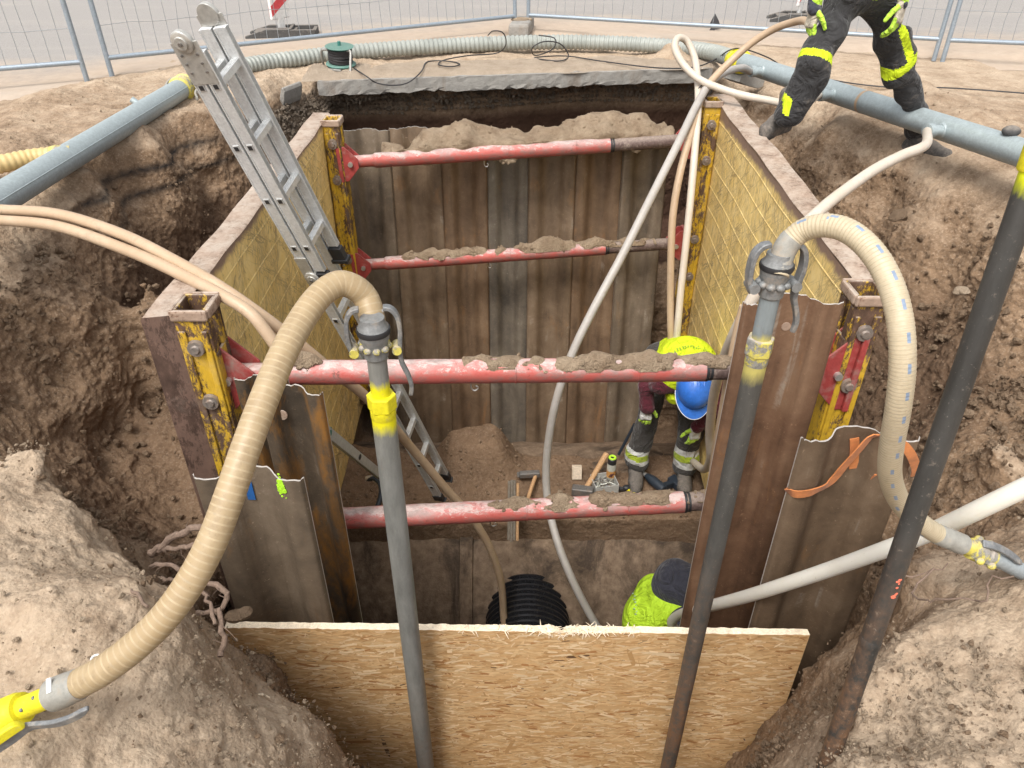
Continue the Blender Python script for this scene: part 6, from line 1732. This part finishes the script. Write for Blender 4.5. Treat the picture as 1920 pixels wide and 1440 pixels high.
# ------------------------------------------------------------------ people
def hand_prims(w, d, n, tside, curl=(.35, .5, .4), L=.19, glove=.0015, spread=.02):
    """wrist w, direction d to the fingers, palm normal n (fingers close toward n), tside = thumb side"""
    w, d, n, t = Vector(w), Vector(d).normalized(), Vector(n).normalized(), Vector(tside).normalized()
    t = (t - d * t.dot(d)).normalized(); n2 = d.cross(t)
    n = n2 if n2.dot(n) > 0 else -n2
    s = L / .19; pr = []
    k_ = .010 * s
    for off in (-.028, -.010, .010, .026):
        pr.append((w + t * off * .6 * s, w + d * .088 * s + t * off * s, .016 * s + glove, .0135 * s + glove, .012, 0))
    lens = {0: (.040, .026, .021), 1: (.045, .030, .023), 2: (.042, .028, .022), 3: (.033, .021, .019)}
    for f, off in enumerate((.031, .0105, -.0105, -.031)):
        q = w + d * (.090 - .004 * abs(f - 1)) * s + t * off * s; ang = 0; dirv = (d + t * spread * (1.5 - f)).normalized()
        for j, ln in enumerate(lens[f]):
            ang += curl[j] * (1 + .12 * f); v = dirv * math.cos(ang) + n * math.sin(ang)
            e = q + v * ln * s; r0 = (.0100 - .0009 * j - (.0012 if f == 3 else 0)) * s + glove
            pr.append((q, e, r0, r0 - .0008, .004, 1)); q = e
    q = w + d * .022 * s + t * .026 * s; v = (d * .62 + t * .70 + n * .30).normalized()
    pr.append((w + d * .012 * s, q, .016 * s, .014 * s + glove, .010, 0))
    for j, ln in enumerate((.042, .032, .026)):
        e = q + v * ln * s; r0 = (.0125 - .0013 * j) * s + glove; pr.append((q, e, r0, r0 - .001, .006, 1)); q = e
        v = (v + d * .28 + n * .10 - t * .16).normalized()
    return pr
def glove_obj(T, w, d, n, t, curl, forearm_dir, mats, L=.19, band=True):
    pr = hand_prims(w, d, n, t, curl, L)
    fd = Vector(forearm_dir).normalized()
    pr.append((Vector(w) + fd * .055, Vector(w), .036, .030, .012, 2))
    o = sdf_mesh('glove', pr, .0048, mats, T, .0006, .03, 3)
    return o
def boot_prims(heel, toe, up, label=0, s=1.0):
    heel, toe, up = Vector(heel), Vector(toe), Vector(up)
    f = (toe - heel).normalized(); 
    return [(heel + up * .045, heel + f * .16 * s + up * .045, .044, .046, .02, label), (heel + f * .14 * s + up * .042, heel + f * .225 * s + up * .036, .049, .043, .02, label),
            (heel + f * .03 * s + up * .06, heel + f * .035 * s + up * .20, .050, .056, .03, label), (heel + f * .06 * s + up * .075, heel + f * .13 * s + up * .065, .050, .046, .03, label),
            (heel + f * -.005 + up * .012, heel + f * .235 * s + up * .012, .036, .036, .006, label + 100)]
def person_head(T, c, fwd, up, skinm, hair=True, helmet=None, eyes=True):
    c, f, u = Vector(c), Vector(fwd).normalized(), Vector(up).normalized(); s = f.cross(u).normalized(); u = s.cross(f)
    pr = [(c - f * .015 + u * .02, c + f * .015 + u * .02, .083, .080, .03, 0), (c + f * .03 - u * .05, c + f * .045 - u * .085, .055, .040, .03, 0),
          (c + f * .088 - u * .0, c + f * .104 - u * .030, .010, .016, .012, 0), (c - s * .03 + f * .082 + u * .022, c + s * .03 + f * .082 + u * .022, .012, .012, .012, 0),
          (c - s * .082 - u * .01, c - s * .084 + u * .02, .014, .018, .008, 0), (c + s * .082 - u * .01, c + s * .084 + u * .02, .014, .018, .008, 0),
          (c - s * .02 + f * .086 - u * .058, c + s * .02 + f * .086 - u * .058, .009, .009, .006, 0), (c - f * .02 - u * .06, c - f * .03 - u * .16, .052, .056, .03, 0)]
    h = sdf_mesh('head', pr, .006, [skinm], T)
    if eyes:
        for sg in (-1, 1):
            mb = MB(); mb.ball(c + f * .078 + s * sg * .031 + u * .004, (.012, .012, .009)); part('eye', mb, M['eye'], h)
    if hair:
        hp = [(c - f * .03 + u * .035, c + f * .01 + u * .045, .088, .082, .03, 0), (c - f * .06 - u * .01, c - f * .06 + u * .03, .058, .06, .03, 0)]
        sdf_mesh('hair', hp, .008, [M['hair']], T, .003, .02)
    return h
def helmet_obj(T, c, fwd, up, mat):
    c, f, u = Vector(c), Vector(fwd).normalized(), Vector(up).normalized(); s = f.cross(u).normalized(); u = s.cross(f)
    R = Matrix((s, f, u)).transposed()
    mb = MB(); n = 36; rows = []
    vs, fs = [], []
    lev = [(0, 1.0), (.02, 1.0), (.05, .97), (.08, .88), (.105, .72), (.122, .5), (.132, .25)]
    for z, k in lev:
        for i in range(n):
            a = 2 * math.pi * i / n; rx, ry = .112 * k, .138 * k
            rib = 1 + .025 * max(0, math.cos(a * 2)) ** 8 * (z > .03) * 0
            vs.append(c + R @ Vector((rx * math.cos(a) * rib, ry * math.sin(a) - .005, z)))
    vs.append(c + R @ Vector((0, -.005, .136)))
    for j in range(len(lev) - 1):
        for i in range(n): fs.append((j * n + i, j * n + (i + 1) % n, (j + 1) * n + (i + 1) % n, (j + 1) * n + i))
    e = len(vs) - 1; j = len(lev) - 1
    for i in range(n): fs.append((j * n + i, j * n + (i + 1) % n, e))
    mb.add(vs, fs, 0, True)
    for x in (-.035, 0, .035): mb.tube([c + R @ Vector((x, .115 - abs(x) * .4, .070)), c + R @ Vector((x, .06, .115 - abs(x) * .25)), c + R @ Vector((x, -.02, .134 - abs(x) * .3)), c + R @ Vector((x, -.08, .110 - abs(x) * .25))], [.006, .010, .010, .006], 8)
    H_ = part('helmet', mb, mat, T, sharp=60)
    mb = MB(); vs, fs = [], []
    m_ = 25
    for k in range(m_):
        a = math.pi * (.04 + .92 * k / (m_ - 1)); ext = .062 * math.sin(a) ** 1.2 + .004
        for t_, zz_ in ((0, .008), (1, -.010)):
            for top in (0, 1):
                vs.append(c + R @ Vector(((.110 + ext * t_ * .55) * math.cos(a), (.134 + ext * t_) * math.sin(a) - .005, zz_ + .005 * top)))
    for k in range(m_ - 1):
        a = 4 * k; b = a + 4
        for q in ((1, 3, 7, 5), (0, 4, 6, 2), (2, 6, 7, 3), (0, 1, 5, 4)): fs.append(tuple(a + i for i in q))
    mb.add(vs, fs, 0, True); part('brim', mb, mat, H_, sharp=50)
    mb = MB(); mb.tube([c + R @ Vector(((.110 + (.062 * math.sin(a) ** 1.2 + .004) * .55) * math.cos(a), (.134 + .062 * math.sin(a) ** 1.2 + .004) * math.sin(a) - .005, -.008)) for a in np.linspace(.12, math.pi - .12, 26)], .0035, 6)
    part('brim_edge', mb, M['white'], H_)
    return H_

# ---- A: worker standing over the right panel
def worker_standing():
    f1h, f1t = P(1472, 240, z=.02), P(1408, 268, z=.02)
    heel2, toe2 = Vector((2.60, 4.92, -.20)), Vector((2.76, 4.70, -.20))
    hipc = P(1618, -2, Y=4.60)
    h1 = hipc + Vector((-.105, .0, -.02)); h2 = hipc + Vector((.105, .02, -.02))
    k1 = P(1530, 122, Y=4.42); k2 = P(1684, 122, Y=4.72)
    a1 = P(1476, 212, Y=4.46); a2 = heel2 + Vector((.02, -.02, .16))
    T = thing('person', 'standing worker in black trousers with lime knee bands, one boot on the yellow panel', 'person', (hipc.x, hipc.y, 0))
    up = Vector((0, 0, 1)); chest = hipc + Vector((0, .02, .36)); neck = hipc + Vector((0, -.02, .55))
    sh1, sh2 = neck + Vector((-.19, 0, -.05)), neck + Vector((.19, 0, -.05))
    w1, w2 = P(1529, 12, Y=4.50), P(1692, 4, Y=4.52)
    e1, e2 = (sh1 + w1) / 2 + Vector((-.07, .06, 0)), (sh2 + w2) / 2 + Vector((.07, .06, 0))
    fold = lambda a, b, f: a.lerp(b, f)
    pr = [(h1, k1, .098, .078, .05, 0), (h2, k2, .098, .078, .05, 0), (k1, a1, .076, .066, .03, 0), (k2, a2, .076, .068, .03, 0),
          (k1 + Vector((0, -.02, .02)), k1 + Vector((0, -.02, -.05)), .074, .072, .03, 0), (k2 + Vector((0, -.02, .02)), k2 + Vector((0, -.02, -.05)), .074, .072, .03, 0),
          (a1.lerp(k1, .22), a1, .074, .080, .025, 0), (a2.lerp(k2, .22), a2, .076, .082, .025, 0),
          (h1 + Vector((.02, 0, .05)), h2 + Vector((-.02, 0, .05)), .118, .118, .06, 0), (hipc + Vector((0, 0, .10)), chest, .135, .150, .06, 2), (chest + Vector((-.07, 0, .03)), chest + Vector((.07, 0, .03)), .13, .13, .06, 2),
          (sh1, sh2, .068, .068, .06, 2), (chest, neck, .12, .06, .05, 2), (sh1, e1, .058, .048, .03, 3), (e1, w1, .048, .036, .03, 3), (sh2, e2, .058, .048, .03, 3), (e2, w2, .048, .036, .03, 3), (neck, neck + Vector((0, -.02, .10)), .058, .055, .03, 4),
          # side leg pocket
          (h2.lerp(k2, .45) + Vector((.075, -.02, 0)), h2.lerp(k2, .75) + Vector((.070, -.02, 0)), .045, .045, .02, 0)]
    def lab(C, LB):
        LB = LB.copy()
        def bandp(a, b, f0, f1, side=None):
            a, b = np.array(a), np.array(b); ab = b - a; t = ((C - a) @ ab) / (ab @ ab); dist = np.linalg.norm(C - a - np.clip(t, 0, 1)[:, None] * ab, axis=1)
            return (t > f0) & (t < f1) & (dist < .15) & (LB == 0)
        m = bandp(h1, k1, .885, 1.01) | bandp(h2, k2, .885, 1.01)
        ha, ka = np.array(h2), np.array(k2); tt = ((C - ha) @ (ka - ha)) / ((ka - ha) @ (ka - ha)); ox = C[:, 0] - (ha[0] + tt * (ka[0] - ha[0])); oy = C[:, 1] - (ha[1] + tt * (ka[1] - ha[1]))
        pk = bandp(h2, k2, .40, .90) & (ox > .030) & (ox < .068) & (oy < .03)
        an = bandp(k1, a1, .66, .98) & (C[:, 0] < np.array(a1)[0] - .015) & (C[:, 0] > np.array(a1)[0] - .05) & (C[:, 1] < np.array(a1)[1])
        LB[m | pk | an] = 1
        return LB
    sdf_mesh("body", pr, .0085, [M["trouser"], M['hivis_yellow'], M['hivis'], M['navy'], M['skin']], T, .011, .075, 5, lab)
    for he, to, u_ in ((f1h, f1t, up), (heel2, toe2, up)):
        sdf_mesh('boot', boot_prims(he, to, u_, 0, 1.12), .010, [M['boot']], T, .002, .04, 4, lambda C, LB: LB * 0)
    glm = [M['glove_palm'], M['glove'], M['glove']]
    glove_obj(T, w1, Vector((-.10, -.12, -1)), Vector((.9, .1, 0)), Vector((.25, -1, 0)), (.30, .45, .4), Vector((.0, .02, 1)), glm, .20)
    glove_obj(T, w2, Vector((-.10, -.25, -1)), Vector((-.9, .1, 0)), Vector((-.75, -.7, .35)), (.30, .40, .35), Vector((.02, .02, 1)), glm, .20)
    hc = neck + Vector((0, -.06, .20)); person_head(T, hc, (0, -1, -.25), (0, -.2, 1), M['skin'], False); helmet_obj(T, hc + Vector((0, 0, .035)), (0, -1, -.2), (0, -.2, 1), M['helmet_white'])
worker_standing()

# ---- B: worker bent double at the right end of the ledge
def worker_bent():
    F1, F2 = P(1192, 900, z=-2.40), P(1282, 908, z=-2.40)
    T = thing('person', 'bent over worker with a blue helmet and bright yellow vest on the ledge', 'person', (F1 + F2) / 2)
    a1, a2 = F1 + Vector((.0, .05, .16)), F2 + Vector((.0, .05, .16))
    k1, k2 = P(1212, 800, Y=F1.y + .06), P(1296, 805, Y=F2.y + .06)
    hipc = P(1268, 690, Y=4.50); hipc.z = -1.50; hipc = Vector(((F1.x + F2.x) / 2 + .03, 4.42, -1.50))
    h1, h2 = hipc + Vector((-.10, 0, 0)), hipc + Vector((.10, 0, 0))
    mid = P(1286, 682, Y=4.18); shc = P(1294, 712, Y=3.98)
    sh1, sh2 = shc + Vector((-.165, .02, -.03)), shc + Vector((.175, .02, -.03))
    w1, w2 = P(1212, 762, Y=4.04), P(1306, 800, Y=3.98)
    e1, e2 = P(1212, 724, Y=4.08), P(1348, 760, Y=3.96)
    head = P(1304, 728, Y=3.84)
    pr = [(h1, k1, .095, .080, .05, 0), (h2, k2, .095, .080, .05, 0), (k1, a1, .080, .074, .03, 0), (k2, a2, .080, .076, .03, 0), (a1 + Vector((0, 0, .07)), a1 + Vector((0, 0, -.02)), .082, .086, .02, 0), (a2 + Vector((0, 0, .07)), a2 + Vector((0, 0, -.02)), .082, .086, .02, 0),
          (h1 + Vector((.02, 0, .02)), h2 + Vector((-.02, 0, .02)), .115, .115, .06, 0), (hipc, mid, .13, .145, .06, 3), (mid + Vector((-.07, 0, 0)), mid + Vector((.07, 0, 0)), .11, .11, .06, 3), (mid, shc, .13, .11, .06, 3), (sh1, sh2, .075, .075, .05, 3),
          (sh1, e1, .062, .055, .03, 3), (e1, w1, .055, .046, .03, 3), (sh2, e2, .062, .055, .03, 3), (e2, w2, .055, .046, .03, 3), (shc, head + Vector((0, .06, 0)), .06, .055, .03, 4)]
    def lab(C, LB):
        LB = LB.copy()
        for k, a, bands in ((k1, a1, ((.62, .72, 2), (.72, .88, 1), (.88, .98, 2))), (k2, a2, ((.48, .64, 2), (.64, .80, 1), (.80, 1.0, 2)))):
            a_, b_ = np.array(k), np.array(a); ab = b_ - a_; t = ((C - a_) @ ab) / (ab @ ab); dist = np.linalg.norm(C - a_ - np.clip(t, 0, 1)[:, None] * ab, axis=1)
            for f0, f1, m_ in bands: LB[(t > f0) & (t < f1) & (dist < .13) & (LB == 0)] = m_
        return LB
    sdf_mesh('body', pr, .0115, [M['trouser_grey'], M['hivis_dark'], M['reflect'], M['maroon'], M['skin']], T, .007, .08, 6, lab)
    # vest over the back, hanging open at the front
    vp = [(hipc + Vector((0, -.02, .05)), mid + Vector((0, 0, .02)), .135, .155, .06, 0), (mid + Vector((-.085, 0, .015)), mid + Vector((.085, 0, .015)), .12, .12, .06, 0), (mid + Vector((0, 0, .02)), shc + Vector((0, .0, .03)), .145, .12, .06, 0), (sh1 + Vector((.03, .02, .03)), sh2 + Vector((-.03, .02, .03)), .085, .085, .05, 0)]
    v = sdf_mesh('vest', vp, .0115, [M['hivis_yellow']], T, .004, .1, 7)
    fp = [(P(1256, 722, Y=4.02), P(1262, 742, Y=4.0), .035, .050, .03, 0), (P(1262, 742, Y=4.0), P(1280, 748, Y=3.98), .04, .03, .03, 0)]
    sdf_mesh('vest_flap', fp, .009, [M['hivis_yellow']], v, .004, .06, 8)
    # lettering on the back (too small to read): rows of marks across the shoulders
    mb = MB(); rg = random.Random(6)
    q0, q1 = P(1242, 652, Y=4.10), P(1322, 650, Y=4.10)
    base = mid + Vector((0, -.02, .15))
    for k in range(13):
        f = k / 12; x = base.x - .105 + .20 * f
        y = mid.y - .075; zc = -9
        # surface height of the vest by marching down on its distance field
        for z in np.arange(mid.z + .32, mid.z, -.003):
            D, _ = sdf_prims(vp, np.array([[x, y, z]]))
            if D[0] < .003: zc = z; break
        if zc < -5: continue
        for r_ in range(3):
            if rg.random() < .25: continue
            mb.box((x + rg.uniform(-.003, .003), y + (r_ - 1) * .010, zc + .0015 + (r_ - 1) * .001), (.007 if r_ == 1 else .010, .004, .0025))
    part('back_print', mb, M['print'], v)
    for he in (F1, F2):
        sdf_mesh('boot', boot_prims(he + Vector((0, .07, -.005)), he + Vector((-.03, -.17, -.005)), Vector((0, 0, 1))), .010, [M['boot']], T, .003, .04, 4, lambda C, LB: LB * 0)
    glm = [M['reflect'], M['glove'], M['glove']]
    glove_obj(T, w1, Vector((.02, -.15, -1)), Vector((.1, 1, 0)), Vector((1, .0, 0)), (.35, .35, .3), w1 * 0 + (e1 - w1), glm, .19)
    glove_obj(T, w2, Vector((-.05, -.05, -1)), Vector((-.3, 1, 0)), Vector((-1, -.2, 0)), (.25, .30, .3), (e2 - w2), glm, .19)
    f_ = Vector((.0, -.62, -.80)); u_ = Vector((0, -.80, .60))
    person_head(T, head + Vector((0, .05, -.03)), f_, u_, M['skin'], True)
    helmet_obj(T, head + Vector((0, .035, -.025)), f_, u_, M['helmet'])
worker_bent()

# ---- C: hooded worker low in the pit behind the chipboard
def worker_hooded():
    head = P(1272, 1096, d=4.35); T = thing('person', 'worker with a navy hood and lime vest crouching low behind the chipboard', 'person', (head.x - .1, head.y, -3.48))
    neck = P(1248, 1130, d=4.42); hipc = Vector((neck.x - .18, neck.y - .10, -2.95))
    sh1 = P(1226, 1104, d=4.55); sh2 = P(1280, 1166, d=4.25)
    mid = P(1226, 1156, d=4.5)
    e2 = P(1288, 1190, d=4.2); w2 = P(1268, 1192, d=4.0); e1 = sh1 + Vector((-.05, .02, -.30)); w1 = e1 + Vector((.15, -.05, -.18))
    h1, h2 = hipc + Vector((-.03, .10, 0)), hipc + Vector((.03, -.10, 0)); k1, k2 = h1 + Vector((.36, .06, -.08)), h2 + Vector((.36, -.06, -.08)); a1, a2 = k1 + Vector((-.16, 0, -.36)), k2 + Vector((-.16, 0, -.36))
    pr = [(h1, k1, .095, .08, .05, 0), (h2, k2, .095, .08, .05, 0), (k1, a1, .078, .07, .03, 0), (k2, a2, .078, .07, .03, 0), (h1, h2, .12, .12, .05, 0), (hipc, mid, .14, .15, .06, 1), (mid, (sh1 + sh2) / 2, .15, .12, .06, 1), (sh1, sh2, .082, .082, .06, 1),
          (sh1, e1, .062, .055, .03, 1), (e1, w1, .052, .042, .03, 1), (sh2, e2, .066, .058, .03, 1), (e2, w2, .056, .045, .03, 1), ((sh1 + sh2) / 2, head, .075, .07, .05, 1)]
    sdf_mesh('body', pr, .0115, [M['trouser_grey'], M['navy']], T, .006, .08, 9)
    vp = [(hipc + Vector((0, 0, .05)), mid, .155, .168, .06, 0), (mid, (sh1 + sh2) / 2, .168, .135, .06, 0), (sh1.lerp(sh2, .06), sh1.lerp(sh2, .90), .100, .088, .06, 0)]
    v = sdf_mesh('vest', vp, .010, [M['hivis']], T, .005, .08, 10)
    # hood and head inside it
    fw = (P(1300, 1100, d=4.2) - P(1225, 1070, d=4.4)).normalized()
    person_head(T, head + fw * .02 + Vector((0, 0, -.02)), fw, (0, 0, 1), M['skin'], True)
    hp = [(head + Vector((-.01, 0, .03)), head + fw * .02 + Vector((0, 0, .03)), .132, .126, .04, 0), (head + Vector((-.02, 0, -.02)), neck + Vector((.045, -.02, -.01)), .125, .105, .05, 0), (head + fw * .05 + Vector((0, 0, -.06)), neck + Vector((.11, -.07, -.04)), .105, .09, .05, 0)]
    sdf_mesh('hood', hp, .009, [M['navy']], T, .005, .07, 11)
    # print along the spine of the vest
    mb = MB(); rg = random.Random(12)
    view = Vector((0, 0, CAM_Z))
    for k in range(10):
        f = k / 9; t0 = P(1184 + 9 * f, 1102 + 50 * f, d=3.9); dv = (t0 - view).normalized(); hit = None
        for s_ in np.arange(0, .9, .004):
            q = t0 + dv * s_; D, _ = sdf_prims(vp, np.array([tuple(q)]))
            if D[0] < .004: hit = q; break
        if hit is None: continue
        for r_ in range(2):
            if rg.random() < .2: continue
            mb.box(hit + Vector((rg.uniform(-.006, .006) + .012 * r_, 0, rg.uniform(-.004, .004))), (.009, .007, .012), Matrix.Rotation(.5, 3, 'X'))
    if mb.v: part('back_print', mb, M['print_grey'], v)
    for a_ in (a1, a2): sdf_mesh('boot', boot_prims(a_ + Vector((-.04, 0, -.13)), a_ + Vector((.2, -.02, -.13)), Vector((0, 0, 1))), .011, [M['boot']], T, .002, .04, 4, lambda C, LB: LB * 0)
    glm = [M['glove_palm'], M['glove'], M['glove']]
    glove_obj(T, w2, (w2 - e2).normalized() + Vector((-.5, -.2, -.4)), Vector((0, .3, 1)), Vector((.2, -1, 0)), (.5, .6, .5), e2 - w2, glm)
    glove_obj(T, w1, Vector((.8, -.1, -.5)), Vector((0, 0, -1)), Vector((0, -1, 0)), (.5, .6, .5), e1 - w1, glm)
worker_hooded()
# ------------------------------------------------------------------ sky, sun, camera
SUN_EL, SUN_AZ = math.radians(58), math.radians(205)   # azimuth clockwise from +Y
wd_ = bpy.data.worlds.new('World'); SC.world = wd_; wd_.use_nodes = True
nt_ = wd_.node_tree; nt_.nodes.clear()
sky = nt_.nodes.new('ShaderNodeTexSky'); sky.sky_type = 'NISHITA'; sky.sun_disc = False
sky.sun_elevation = SUN_EL; sky.sun_rotation = SUN_AZ; sky.air_density = 1.0; sky.dust_density = 4.0; sky.ozone_density = 1.0; sky.altitude = 0
hs = nt_.nodes.new('ShaderNodeHueSaturation'); hs.inputs['Saturation'].default_value = .12
bg = nt_.nodes.new('ShaderNodeBackground'); bg.inputs['Strength'].default_value = .15
ow = nt_.nodes.new('ShaderNodeOutputWorld')
nt_.links.new(sky.outputs[0], hs.inputs['Color']); nt_.links.new(hs.outputs[0], bg.inputs['Color']); nt_.links.new(bg.outputs[0], ow.inputs['Surface'])
sl_ = bpy.data.lights.new('sun', 'SUN'); sl_.energy = 1.5; sl_.angle = math.radians(20); sl_.color = (1.0, .955, .88)
so = bpy.data.objects.new('sun', sl_); COL.objects.link(so)
dv = Vector((math.sin(SUN_AZ) * math.cos(SUN_EL), math.cos(SUN_AZ) * math.cos(SUN_EL), math.sin(SUN_EL)))
so.rotation_euler = dv.to_track_quat('Z', 'Y').to_euler()
cam_d = bpy.data.cameras.new('camera'); cam = bpy.data.objects.new('camera', cam_d); COL.objects.link(cam)
cam.location = (0, 0, CAM_Z); cam.rotation_euler = (math.radians(90) - PITCH, 0, 0)
cam_d.sensor_width = 36; cam_d.lens = F / 1920 * 36; cam_d.clip_start = .02; cam_d.clip_end = 2000
SC.camera = cam
SC.view_settings.view_transform = 'Standard'; SC.view_settings.look = 'None'; SC.view_settings.gamma = 1; SC.view_settings.exposure = .70
SC.cycles.max_bounces = 7; SC.cycles.diffuse_bounces = 4; SC.cycles.glossy_bounces = 3; SC.cycles.use_denoising = True
